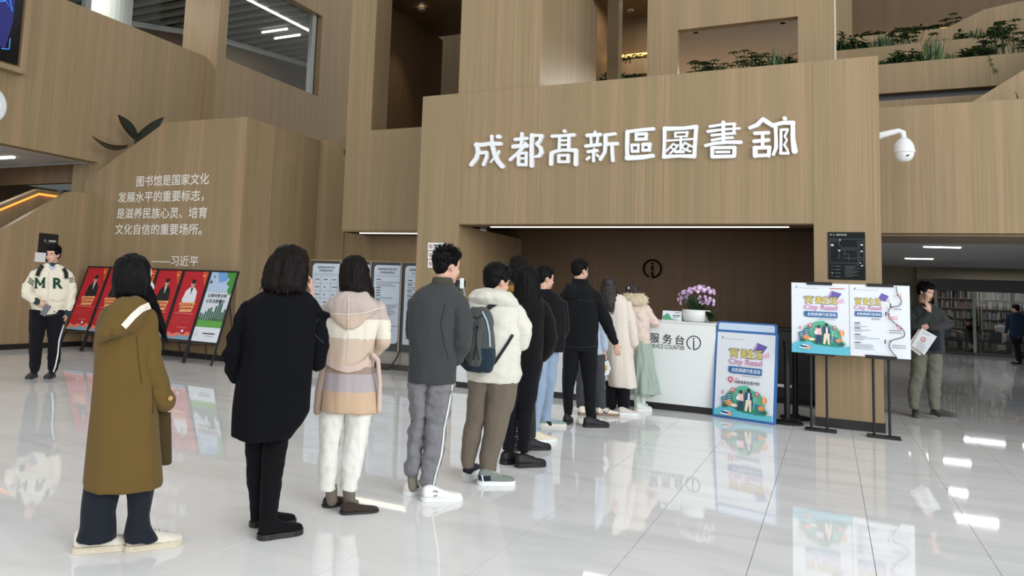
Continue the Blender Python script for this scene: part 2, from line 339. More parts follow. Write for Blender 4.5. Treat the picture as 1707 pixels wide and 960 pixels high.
# ---- tall column over the sign wall
struct('wall_column_front', B(-5.03, -3.72, YF + .02, 14.0, H + .02, 6.62), WOOD)
struct('wall_column_top', MB().prism([(-5.03, YF + .02, 6.62), (-3.72, YF + .02, 6.62), (-3.72, YF + .02, 9.4), (-5.03, YF + .02, 9.4)], (0, .2, 0)), WOOD)
struct('wall_column_rear', MB().prism([(-3.72, YF + .22, 6.62), (-3.72, 14.0, 6.62), (-3.72, 13.2, 7.1), (-3.72, YF + .22, 9.4)], (-.2, 0, 0)), WOOD)
# ---- wall W with the planted window
ww = struct('wall_window', B(-2.46, -2.0, 12.3, 12.5, 4.2, 8), WOOD)
YW = 12.3
x0, z0 = onY(1130, 50, YW)[[0, 2]]; x1, z1 = onY(1330, 28, YW)[[0, 2]]; xl = onY(1079, 60, YW)[0]; xr = onY(1391, 60, YW)[0]
bpy.data.objects.remove(ww)
ww = struct('wall_window', B(xl, x0, YW, YW + .16, 4.2, 8.4), WOOD)
mk('window_jamb', B(x1, xr, YW, YW + .16, 4.2, 8.4), WOOD, ww); mk('window_lintel', B(x0, x1, YW, YW + .16, z0, 8.4), WOOD, ww)
mk('edge_strip', B(xr, xr + .02, YW + .02, YW + .16, 4.2, 8.4), mat('pale_edge', (205, 196, 180), .6), ww)
struct('ceiling_window_room', MB().prism([(xl + .1, YW + .16, z0 + .12), (xr, YW + .16, z0 + .12), (xr, 22, z0 + .12), (-.18 * 22, 22, z0 + .12)], (0, 0, .1)), PLASTER)
struct('wall_window_room', B(-4, xr, 21.8, 22, 4.2, z0 + .12), mat('grey_plaster', (150, 147, 142), .9))
struct('terrace_slab', B(-5.64, .535, 11.45, 12.3, 4.2, 4.32), WOODD)
struct('floor_terrace', B(-8.2, 12, 12.54, 22, 3.95, 4.05), WOODD)
# ---- opening left of W: pillar, back wall, glowing coves
struct('wall_passage_pillar', B(-3.78, -3.56, 15.0, 15.3, 4.2, 9.4), WOOD)
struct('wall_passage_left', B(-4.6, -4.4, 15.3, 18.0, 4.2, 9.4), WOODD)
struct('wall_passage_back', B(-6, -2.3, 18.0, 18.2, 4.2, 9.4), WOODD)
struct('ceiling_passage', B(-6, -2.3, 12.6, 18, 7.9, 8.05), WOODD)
c1 = struct('trim_1', B(-6, -2.3, 17.4, 18.0, 6.4, 6.75), WOOD); mk('led_cove', B(-6, -2.3, 17.9, 17.99, 6.98, 7.03), LEDY, c1)
struct('trim_2', B(-6, -2.3, 16.4, 17.0, 5.2, 5.95), WOOD)
# ---- right-hand wall R and planted terraces above it
struct('wall_right', B(.42, 6.5, 12.32, 12.5, 2.43, 4.155), WOOD)
struct('soffit_right', B(.42, 6.5, 12.32, 13.6, 2.40, 2.44), WOODD)
struct('wall_slot', B(.3, 6.5, 14.35, 14.5, 4.0, 4.85), mat('dark_glazing', (58, 60, 62), .25))
struct('terrace_base', B(.3, 6.5, 14.1, 14.3, 3.9, 4.66), WOOD)
struct('stair_parapet', MB().prism([(1.0, 12.9, 3.8), (6.5, 12.9, 3.8), (6.5, 12.9, 7.4), (2.29, 12.9, 4.68), (1.66, 12.9, 4.25), (1.25, 12.9, 4.0)], (0, .12, 0)), WOOD)
t1 = struct('terrace_wall', B(.3, 7, 14.2, 14.35, 4.80, 5.27), WOOD); t2 = struct('terrace_wall_middle', B(.1, 2.62, 15.7, 15.85, 4.8, 6.0), WOOD)
t3 = struct('terrace_wall_upper', MB().prism([(.1, 17.2, 5.5), (9, 17.2, 5.5), (9, 17.2, 7.4), (2.95, 17.2, 7.02), (2.5, 17.2, 6.95), (1.95, 17.2, 6.68), (.1, 17.2, 6.68)], (0, .15, 0)), WOOD)
struct('terrace_wall_right', MB().prism([(2.62, 15.72, 4.8), (8, 15.72, 4.8), (8, 15.72, 6.5), (2.75, 15.72, 6.45), (2.62, 15.72, 6.1)], (0, .12, 0)), WOOD)
tb = struct('wall_terrace_back', B(-.5, 9, 19.2, 19.4, 4.2, 11), WOODD)
mk('led_cove', B(.2, 2.4, 19.1, 19.18, 7.22, 7.27), LEDY, tb)
struct('trim_3', B(-.1, .45, 18.2, 18.4, 4.2, 11), WOOD); struct('terrace_wall_top', B(-.4, 9, 18.6, 18.75, 6.5, 7.03), WOODD)
struct('ceiling_right', B(.42, 14, 13.6, 44, 3.2, 3.4), GREYC)
struct('wall_right_drop', B(.42, 6.5, 13.6, 13.7, 2.44, 3.2), GREYC)
for (p, q), lb in (((1577, 396.5), (1651, 398)), 'nearest and longest white strip light on the grey ceiling beyond the pillar'), (((1540, 411.5), (1602, 413)), 'middle white strip light on the grey ceiling beyond the pillar'), (((1509, 431), (1556, 432)), 'farthest and faintest white strip light on the grey ceiling beyond the pillar'):
    a, b_ = onZ(*p, 3.18), onZ(*q, 3.18)
    mk('strip_light', MB().prism([(a[0], a[1], 3.17), (b_[0], b_[1], 3.17), (b_[0], b_[1] + .14, 3.17), (a[0], a[1] + .14, 3.17)], (0, 0, .05)), LEDW, tag=(lb, 'light', 'strip lights on the grey ceiling'))
struct('wall_far', B(.3, 14, 37.5, 37.7, 2.5, 3.2), mat('beige_wall', (150, 141, 124), .9))
struct('wall_far_left', B(.3, 3.3, 37.45, 37.7, 0, 3.2), mat('beige_wall', (150, 141, 124), .9))
struct('wall_pillar_back', B(.0, .3, 13.8, 37.6, 0, 3.2), mat('beige_wall', (150, 141, 124), .9))
struct('wall_far_fascia', B(3.2, 14, 33.9, 34.1, 2.3, 2.64), BLACK)
struct('wall_far_left_side', B(-24.2, -24, 4, 26, 0, 9.5), PLASTER); struct('wall_stair_left', B(-19.1, -19, 4, 14.6, 0, 3.76), WOODD)  # unseen walls, added to shut outside light out of the stair hall
struct('wall_reading_back', B(3.0, 14, 37.2, 37.4, 0, 3.2), mat('beige_wall', (150, 141, 124), .9)); struct('wall_reading_right', B(13.9, 14, 13.6, 37.4, 0, 3.2), mat('beige_wall', (150, 141, 124), .9))
# ================================================================== SIGN LETTERING ON THE FRONT WALL
SF = Surf((0, YF, 0), (1, 0, 0), (0, 0, 1))
GL = {
 0: ('first', (775, 205, 11.293), [([(225,420),(350,420),(480,400),(690,400)],70),([(245,410),(268,560),(230,680),(140,790)],75),([(290,572),(430,562),(430,650),(370,790)],60),([(525,260),(525,330),(540,450),(580,600),(640,730),(725,825)],[60,50,75,80,80,85]),([(660,540),(620,620),(500,750)],[40,45,25]),([(640,268),(668,268)],72)]),
 1: ('second', (775, 205, 11.293), [([(1090,210),(1085,330),(1080,430)],60),([(965,320),(1190,300)],60),([(930,455),(1060,440),(1190,440)],75),([(1150,380),(1200,430)],45),([(1110,470),(1000,590),(870,700)],60),([(1030,580),(1025,790)],60),([(1175,570),(1170,800)],55),([(1030,580),(1180,575)],50),([(1040,680),(1160,675)],40),([(1025,795),(1170,795)],55),([(1280,240),(1275,500),(1275,815)],75),([(1280,250),(1380,245),(1465,255)],[80,50,70]),([(1460,270),(1420,360),(1370,400)],60),([(1370,410),(1440,470),(1460,560),(1420,630),(1320,650)],[50,65,75,65,35])]),
 2: ('third', (905, 205, 11.293), [([(420,165),(425,165)],66),([(190,260),(400,250),(600,235)],[60,55,65]),([(330,270),(320,520)],50),([(505,265),(500,510)],55),([(330,340),(500,335)],40),([(330,425),(500,420)],40),([(170,780),(180,580),(250,545),(400,520),(640,525),(635,785)],[75,75,60,55,75,80]),([(310,620),(500,615)],50),([(310,740),(500,740)],50),([(315,620),(315,740)],55),([(490,615),(490,740)],60)]),
 3: ('fourth', (905, 205, 11.293), [([(850,245),(1095,230)],70),([(995,165),(990,230)],[30,80]),([(915,270),(925,400)],45),([(1050,260),(1030,390)],45),([(825,445),(1100,415)],65),([(865,550),(1035,530)],60),([(980,485),(970,560)],[25,70]),([(970,560),(968,725)],55),([(890,655),(845,692)],50),([(1035,610),(1060,640)],45),([(1190,240),(1375,215)],[65,55]),([(1190,240),(1195,400),(1180,560),(1095,695)],[70,75,60,60]),([(1200,410),(1415,400)],68),([(1315,430),(1320,560),(1330,720)],60)]),
 4: ('fifth', (1035, 195, 11.293), [([(130,290),(400,255),(625,235)],[60,65,65]),([(135,290),(130,550),(135,780)],75),([(135,780),(400,770),(610,740)],[100,90,80]),([(300,335),(495,330)],62),([(300,435),(490,425)],62),([(300,330),(305,440)],55),([(490,330),(480,430)],55),([(220,540),(345,535)],55),([(225,660),(340,655)],55),([(215,540),(225,660)],45),([(345,535),(338,655)],45),([(430,530),(560,525)],70),([(425,640),(545,635)],58),([(430,530),(425,640)],48),([(550,525),(545,640)],58)]),
 5: ('sixth', (1035, 195, 11.293), [([(835,220),(830,500),(820,765)],[70,60,65]),([(835,235),(1200,225),(1430,195)],[85,70,78]),([(1425,200),(1405,500),(1390,755)],70),([(820,760),(1100,745),(1385,750)],[78,60,85]),([(1030,310),(1270,300)],38),([(1030,387),(1250,374)],34),([(1035,310),(1035,390)],42),([(1260,295),(1240,380)],42),([(860,460),(1390,425)],38),([(1140,390),(1135,620)],45),([(1040,665),(1185,665)],62),([(870,650),(1000,520),(1080,560)],38),([(940,700),(1050,590),(1090,540)],38),([(960,590),(1020,640)],32),([(1150,570),(1220,500),(1350,570)],42),([(1170,590),(1250,640),(1320,660)],42),([(1290,560),(1240,630)],30)]),
 6: ('seventh', (1165, 190, 9.754), [([(403,145),(405,460)],60),([(185,215),(400,180),(590,172)],46),([(155,295),(400,262),(670,245)],[52,42,38]),([(215,358),(400,340),(590,322)],46),([(580,172),(575,326)],46),([(220,437),(400,403),(550,395)],46),([(115,525),(250,490),(450,470),(685,470)],[52,58,62,62]),([(220,560),(590,555)],58),([(225,705),(580,697)],62),([(225,560),(225,700)],62),([(585,555),(580,697)],62),([(290,630),(500,628)],44)]),
 7: ('eighth', (1165, 190, 9.754), [([(835,235),(950,190),(1045,95),(1110,140),(1210,205)],[60,75,68,78,68]),([(915,325),(1135,315)],62),([(905,455),(1135,435)],66),([(1040,320),(1040,530)],55),([(910,560),(1155,555)],68),([(920,560),(920,690)],78),([(1150,555),(1140,690)],64),([(920,690),(1145,680)],62),([(1210,190),(1380,155),(1535,155)],[60,72,74]),([(1250,200),(1260,400),(1260,560),(1215,670)],[60,60,65,50]),([(1530,155),(1530,400),(1560,615)],[70,75,100]),([(1395,82),(1405,90)],66),([(1340,280),(1335,650)],48),([(1340,270),(1445,265)],46),([(1450,270),(1400,370)],38),([(1400,385),(1435,430),(1400,500)],33),([(1390,510),(1445,600),(1455,640)],38),([(1330,650),(1455,650)],50)]),
}
CH = '成都高新區圖書館'
for k, (ordn, (ox, oy, s), strokes) in GL.items():
    mb = MB(); d0, d1 = 0.0, .05
    for pts, wd in strokes:
        ws = wd if isinstance(wd, list) else [wd] * len(pts)
        q = [SF.uv(ox + a / s, oy + b / s) for a, b in pts]; wm = [abs(SF.uv(ox + (a + r / 2) / s, oy + b / s)[0] - SF.uv(ox + (a - r / 2) / s, oy + b / s)[0]) / 2 for (a, b), r in zip(pts, ws)]
        def pr(poly): global d1; d1 += .00015; mb.prism([SF.P(u, v, d0) for u, v in poly], SF.N * (d1 - d0))
        for c, r in zip(q, wm): pr([(c[0] + r * math.cos(t), c[1] + r * math.sin(t)) for t in np.linspace(0, 2 * math.pi, 14, endpoint=False)])
        for i in range(len(q) - 1):
            d = q[i + 1] - q[i]; d = d / (np.linalg.norm(d) + 1e-9); n = np.array([-d[1], d[0]])
            pr([q[i] + n * wm[i], q[i + 1] + n * wm[i + 1], q[i + 1] - n * wm[i + 1], q[i] - n * wm[i]])
    mk('sign_character', mb, LETTER, tag=('raised white calligraphic character %s, %s of eight on the front wall' % (CH[k], ordn), 'sign', 'raised characters of the library name'))
# quote lettering: one line = one part
t = thing('wall_lettering', (-11.2, YF, 1.7), 'white five-line Chinese lettering on the left wooden wall', 'lettering')
for s, a in (('图书馆是国家文化', (226.5, 291, 346.5, 309)), ('发展水平的重要标志，', (195, 318.5, 337, 336.5)), ('是滋养民族心灵、培育', (192.5, 346, 342.5, 364)), ('文化自信的重要场所。', (190, 373, 334, 391)), ('——习近平', (253, 426, 330, 443))):
    Art(SF, .004).text(s, *a, DECAL, off=.02).done('text_line', t)
# ================================================================== WALL PLATES
RED = mat('print_red', (196, 48, 48)); INK = mat('print_ink', (40, 42, 50)); GREY = mat('print_grey', (120, 124, 130)); PAPER = mat('print_paper', (226, 232, 238), .5, var=.01)
for i, (ya, yb, lb) in enumerate(((404.5, 417, 'topmost of three small white notice plates on the wall behind the grey jacket man'), (418.5, 431.5, 'middle of three small white notice plates on the wall behind the grey jacket man'), (433, 446, 'lowest of three small white notice plates on the wall behind the grey jacket man'))):
    a = SF.uv(713.5, (ya + yb) / 2); v0 = SF.uv(714, yb)[1]; v1 = SF.uv(714, ya)[1]; u0 = a[0]; u1 = u0 + .27
    p = thing('notice_plate', (u0 + .13, YF, v0), lb, 'sign', 'notice plates beside the portal')
    mk('plate', B(u0, u1, YF - .008, YF, v0, v1), WHITE, p)
    A = Art(SF, .0085); c = (u0 + .05, (v0 + v1) / 2); A.ell(c, .034, .034, RED, False).ell(c, .026, .026, WHITE, False); A.line([(c[0] - .018, c[1] + .018), (c[0] + .018, c[1] - .018)], .008, RED, False)
    A.ell(c, .011, .014, INK, False)
    for dv, wd in ((.02, .14), (-.012, .1)): A.line([(u0 + .1, c[1] + dv), (u0 + .1 + wd, c[1] + dv)], .018 if dv > 0 else .008, INK, False)
    A.done('print', p)
# floor-plan sign
u0, v1 = SF.uv(1380, 387); u1, v0 = SF.uv(1443, 467); PLATE = mat('anthracite_plate', (22, 27, 27), .7, spec=.2); LN = mat('print_pale', (178, 186, 186)); LN2 = mat('print_dim', (104, 112, 112))
p = thing('floor_plan_sign', ((u0 + u1) / 2, YF, v0), 'dark grey floor plan sign F1 on the pillar above the posters', 'sign')
mk('plate', B(u0, u1, YF - .012, YF, v0, v1), PLATE, p)
def mp(x, y): return (1340 + x / 9.6, 380 + y / 9.6)
A = Art(SF, .0125); A.text('F1', *mp(420, 95), *mp(480, 127), LN).text('楼层导览图', *mp(515, 97), *mp(682, 125), LN, off=.02)
for pts in ([(410,178),(960,180),(960,615),(860,600),(860,565),(420,560),(410,178)],[(410,212),(560,214)],[(565,180),(565,290),(600,290),(600,322),(860,322),(860,215),(960,215)],[(565,350),(860,350),(865,600)],[(565,350),(565,485),(530,485)],[(645,350),(645,485),(860,488)],[(645,415),(715,415),(712,530)],[(885,230),(885,560)],[(890,475),(960,475)],[(890,512),(960,512)]):
    A.line([mp(*q) for q in pts], .45, LN2)
for c, r in (((578, 195), 13), ((455, 275), 24), ((925, 272), 20), ((925, 375), 17), ((565, 362), 18), ((903, 562), 12), ((930, 605), 16), ((458, 720), 11)): A.poly([mp(c[0] - r, c[1] - r * .7), mp(c[0] + r, c[1] - r * .7), mp(c[0] + r, c[1] + r * .7), mp(c[0] - r, c[1] + r * .7)], LN)
for k in range(9): A.line([mp(655, 610 + k * 21), mp(random.uniform(780, 955), 612 + k * 21)], .5, LN2)
for k in range(4): A.line([mp(500, 612 + k * 55), mp(585, 613 + k * 55)], .8, LN2); A.line([mp(430, 605 + k * 55), mp(480, 606 + k * 55)], .5, LN2)
A.done('print', p)
# signs on the left stair wall
SL = Surf((XL, 0, 0), (0, 1, 0), (0, 0, 1))
p = thing('wall_sign', (XL, 9.9, 1.62), 'black wall sign with small white print behind the young man in the varsity jacket', 'sign')
mk('plate', B(XL, XL + .015, 9.69, 10.11, 1.64, 2.17), BLACK, p)
A = Art(SL, .016); A.ell((9.82, 2.03), .025, .025, LN, False).ell((9.82, 2.03), .018, .018, BLACK, False); A.line([(9.9, 2.035), (10.06, 2.035)], .03, LN, False); A.line([(9.86, 2.0), (10.06, 2.0)], .01, LN2, False); A.done('print', p)
mk('paper_notice', B(XL, XL + .02, 9.64, 9.86, 1.62, 1.8), WHITE, tag=('blank white notice overlapping the lower left of the black wall sign', 'sign'))
# big screen on the balcony wall
p = thing('wall_screen', (XL, 8.0, 5.03), 'large dark display screen in a wooden frame on the balcony wall', 'screen')
mk('frame', MB().box(XL, -12.9, 7.0, 8.97, 5.03, 5.12).box(XL, -12.9, 8.84, 8.97, 5.12, 7).box(XL, -12.96, 7, 8.84, 5.12, 7), WOOD, p)
mk('display_panel', B(-12.96, -12.91, 7.0, 8.8, 5.16, 7), mat('screen_black', (16, 16, 20), .2), p)
SS = Surf((-12.91, 0, 0), (0, 1, 0), (0, 0, 1)); BL = mat('screen_blue', (46, 120, 220), emit=1.2); BL2 = mat('screen_navy', (26, 30, 92), emit=.6)
A = Art(SS, .002); A.poly([(7.0, 5.4), (8.52, 5.4), (8.62, 5.9), (8.62, 6.9), (7.0, 6.9)], BL2, False)
for pts in ([(8.45, 5.37), (8.6, 5.4), (8.6, 5.6)], [(8.45, 6.55), (8.62, 6.5), (8.62, 6.75)], [(7.9, 6.0), (8.45, 6.25), (8.6, 6.1), (8.5, 6.35)], [(8.0, 6.6), (8.6, 6.4)], [(7.5, 5.4), (8.3, 5.45)]): A.line(pts, .018, BL, False)
A.done('image', p)
mm = Matrix.Rotation(math.pi / 2, 4, 'Y')
p = thing('wall_speaker', (XL, 8.52, 4.36), 'round white wall fitting cut by the left edge of the photo', 'speaker')
mk('ring', MB().lathe([(.34, 0), (.34, .04), (.3, .07), (.2, .07), (.18, .05)], (XL, 8.43, 4.36), 32, mtx=mm), WHITE, p, smooth=False); mk('centre', MB().lathe([(.18, .04), (.12, .055), (.02, .06)], (XL, 8.43, 4.36), 24, mtx=mm), mat('grille_grey', (90, 92, 96)), p)
# logo rings i
def logo(A, c, r, m, w=.16, px=True):
    n = 30; A.line([(c[0] + r * math.cos(a), c[1] + (r * math.sin(a))) for a in np.linspace(math.pi / 2 + .42, math.pi * 2.5 - .0, n)], r * w, m, px)
    A.line([(c[0], c[1] - r * .35), (c[0], c[1] + r)], r * w * 1.1, m, px); A.ell((c[0], c[1] - r * .58), r * .13, r * .13, m, px)
SBK = Surf((0, 13.65, 0), (1, 0, 0), (0, 0, 1))
p = thing('wall_logo', (-2.6, 13.65, 1.8), 'dark ring-shaped letter i emblem on the brown wall behind the counter', 'emblem')
A = Art(SBK, .03); logo(A, (1088, 448), 14.5, mat('dark_bronze', (12, 10, 9), 1, spec=.05), .2); A.done('emblem', p)
mk('mount', MB().lathe([(.02, 0), (.02, .032)], (-2.6, 13.65, 1.9), 8, mtx=Matrix.Rotation(math.pi / 2, 4, 'X')), BLACK, p)
# ================================================================== SERVICE COUNTER
p = thing('service_counter', (-3.1, 11.1, 0), 'long white service counter with black lettering and a dark plinth', 'counter')
mk('plinth', B(-4.92, -1.3, 10.82, 11.5, 0, .085), BLACK, p)
mk('body', B(-4.92, -1.28, 10.8, 11.52, .085, 1.125), WHITE, p, bevel=.006)
mk('countertop', B(-4.92, -1.27, 10.79, 11.53, 1.125, 1.15), mat('white_stone_top', (222, 224, 220), .25), p, bevel=.004)
SCN = Surf((0, 10.8, 0), (1, 0, 0), (0, 0, 1))
A = Art(SCN, .002); A.text('服', 1083.5, 555.5, 1099, 571, INK, off=.02); A.text('务', 1105, 557, 1120, 573, INK, off=.02); A.text('台', 1126, 559, 1140.5, 574.5, INK, off=.02)
A.text('SERVICE COUNTER', 1081, 574.5, 1141, 581.5, INK); A.done('lettering', p)
A = Art(SCN, .002); logo(A, (1156.5, 571.5), 11.3, INK, .16); A.done('emblem', p)
# plant pot with orchids
OX, OY = -1.55, 11.05
p = thing('orchid_pot', (OX, OY, 1.15), 'white pot of pale purple orchids on the right end of the counter', 'flowers')
mk('pot', MB().lathe([(.13, 0), (.165, .02), (.175, .09), (.175, .155), (.165, .16), (.16, .13), (.02, .12)], (OX, OY, 1.15), 28), WHITE, p, smooth=True)
GRN = mat('leaf_green', (46, 70, 42), .45, var=.25, vs=14); GRN2 = mat('leaf_green_light', (84, 112, 62), .5, var=.25, vs=14); GRN3 = mat('leaf_dark', (34, 44, 34), .45, var=.2)
def leaf(mb, base, tip, wd, sag=.0, n=6, up=(0, 0, 1), mi=0, fold=.25):
    """curved leaf blade with a folded midrib and real thickness"""
    b = np.array(base, float); t = np.array(tip, float); d = t - b; L_ = np.linalg.norm(d); s = np.cross(d, np.array(up, float)); s /= np.linalg.norm(s) + 1e-9; nrm = np.cross(s, d); nrm /= np.linalg.norm(nrm) + 1e-9
    V = []; F = []
    for i in range(n + 1):
        k = i / n; c = b + d * k - np.array([0, 0, 1]) * sag * (k ** 2) * L_ + np.array([0, 0, 1]) * sag * k * L_ * .5; wv = wd * math.sin(math.pi * min(1, .12 + k * .9)) ** .8 * (1 if k < 1 else .05)
        V += [c - s * wv / 2 + nrm * fold * wv / 2, c, c + s * wv / 2 + nrm * fold * wv / 2]
    for i in range(n):
        a = i * 3; F += [(a, a + 1, a + 4, a + 3), (a + 1, a + 2, a + 5, a + 4)]
    m = len(V); V += [v - nrm * .0012 for v in V]; F += [tuple(j + m for j in reversed(f)) for f in F]
    mb.add(V, F, mi)
mb = MB()
for k in range(46):
    a = random.uniform(0, 6.28); r = random.uniform(.1, .26); leaf(mb, (OX + .05 * math.cos(a), OY + .05 * math.sin(a), 1.29), (OX + r * math.cos(a) + .02, OY + r * math.sin(a), 1.29 + random.uniform(.03, .24)), .035, .2)
for k in range(5): leaf(mb, (OX + .13, OY - .1, 1.3), (OX + .2 + .03 * k, OY - .16, 1.14 + .02 * k), .05, .1)
o = mk('foliage', mb, GRN, p); o['kind'] = 'stuff'
st_ = MB(); bl = MB(); PUR = mat('orchid_purple', (196, 160, 206), .6, var=.2, vs=40); PUR2 = mat('orchid_pale', (224, 200, 226), .6, var=.1)
fl_c = []
for k in range(84):
    a = random.uniform(0, 6.28); q = random.random() ** .5; x = OX + .03 + .21 * q * math.cos(a); y = OY + .13 * q * math.sin(a); z = 1.52 + .1 * math.sqrt(max(0, 1 - q * q)) * random.uniform(.5, 1.2)
    fl_c.append((x, y, z))
for k in range(26): fl_c.append((OX - .17 + random.uniform(-.05, .08), OY + random.uniform(-.08, .05), 1.42 + random.uniform(-.04, .13)))
for k in range(18): fl_c.append((OX + .13 + random.uniform(-.1, .1), OY - random.uniform(.02, .13), 1.43 + random.uniform(-.04, .06)))
for (x, y, z) in fl_c:
    d = np.array([x - OX, y - OY - .15, (z - 1.45) + .05]); d /= np.linalg.norm(d); a = np.cross(d, [0, 0, 1.]); a /= np.linalg.norm(a); b2 = np.cross(a, d); mi = int(random.random() < .4)
    for j in range(5):
        t = j * 1.2566 + random.random() * .2; u_ = math.cos(t) * a + math.sin(t) * b2; w_ = -math.sin(t) * a + math.cos(t) * b2; c = np.array([x, y, z]); R = random.uniform(.02, .028)
        bl.add([c, c + u_ * R * .6 + w_ * R * .45 + d * .004, c + u_ * R + d * .002, c + u_ * R * .6 - w_ * R * .45 + d * .004, c - d * .003], [(0, 1, 2, 3), (4, 3, 2, 1)], mi)
for k in range(12):
    x, y, z = fl_c[k * 9]; st_.tube([(OX, OY, 1.27), (OX * .5 + x * .5, OY * .5 + y * .5, 1.42), (x, y, z - .01)], .004, 5)
o = mk('blossoms', bl, [PUR, PUR2], p); o['kind'] = 'stuff'; mk('stems', st_, GRN, p)
# table card
p = thing('counter_card', (-1.84, 10.98, 1.15), 'white and green tent card on the counter left of the orchids', 'card')
mk('card', MB().prism([(-1.96, 10.92, 1.15), (-1.96, 11.04, 1.15), (-1.96, 10.98, 1.28)], (.24, 0, 0)), PAPER, p)
SCA = Surf((-1.96, 10.92, 1.15), (1, 0, 0), (0, .06, .13)); A = Art(SCA, .001); GP = mat('print_green', (82, 160, 122))
A.poly([(.005, .01), (.23, .01), (.12, .03), (.1, .07), (.06, .11), (.03, .08), (.005, .07)], GP, False); A.line([(.13, .075), (.225, .075)], .02, GREY, False); A.line([(.13, .045), (.2, .045)], .008, GREY, False); A.line([(.15, .12), (.22, .12)], .01, GREY, False); A.done('print', p)
p = thing('acrylic_screen', (-1.33, 11.15, 1.15), 'clear acrylic screen standing behind the orchids on the counter', 'screen')
mk('sheet', B(-1.62, -1.29, 11.3, 11.306, 1.155, 1.5), glass_mat(), p); mk('foot', B(-1.62, -1.29, 11.28, 11.33, 1.15, 1.158), WHITE, p)
# dark cabinet behind
p = thing('back_cabinet', (-.55, 13.3, 0), 'low dark cabinet in the shade behind the counter', 'cabinet')
mk('body', B(-1.3, -.2, 12.9, 13.6, .08, 1.05), mat('dark_cabinet', (34, 38, 36), .5), p, bevel=.01); mk('top', B(-1.32, -.18, 12.88, 13.62, 1.05, 1.09), BLACK, p); mk('foot', B(-1.25, -.25, 12.95, 13.55, 0, .08), BLACK, p); mk('white_strip', B(-.75, -.5, 12.885, 12.9, .24, .28), WHITE, p)
for x in (-1.29, -.74): mk('door', B(x, x + .53, 12.88, 12.9, .3, 1.03), mat('dark_cabinet2', (40, 44, 42), .45), p)
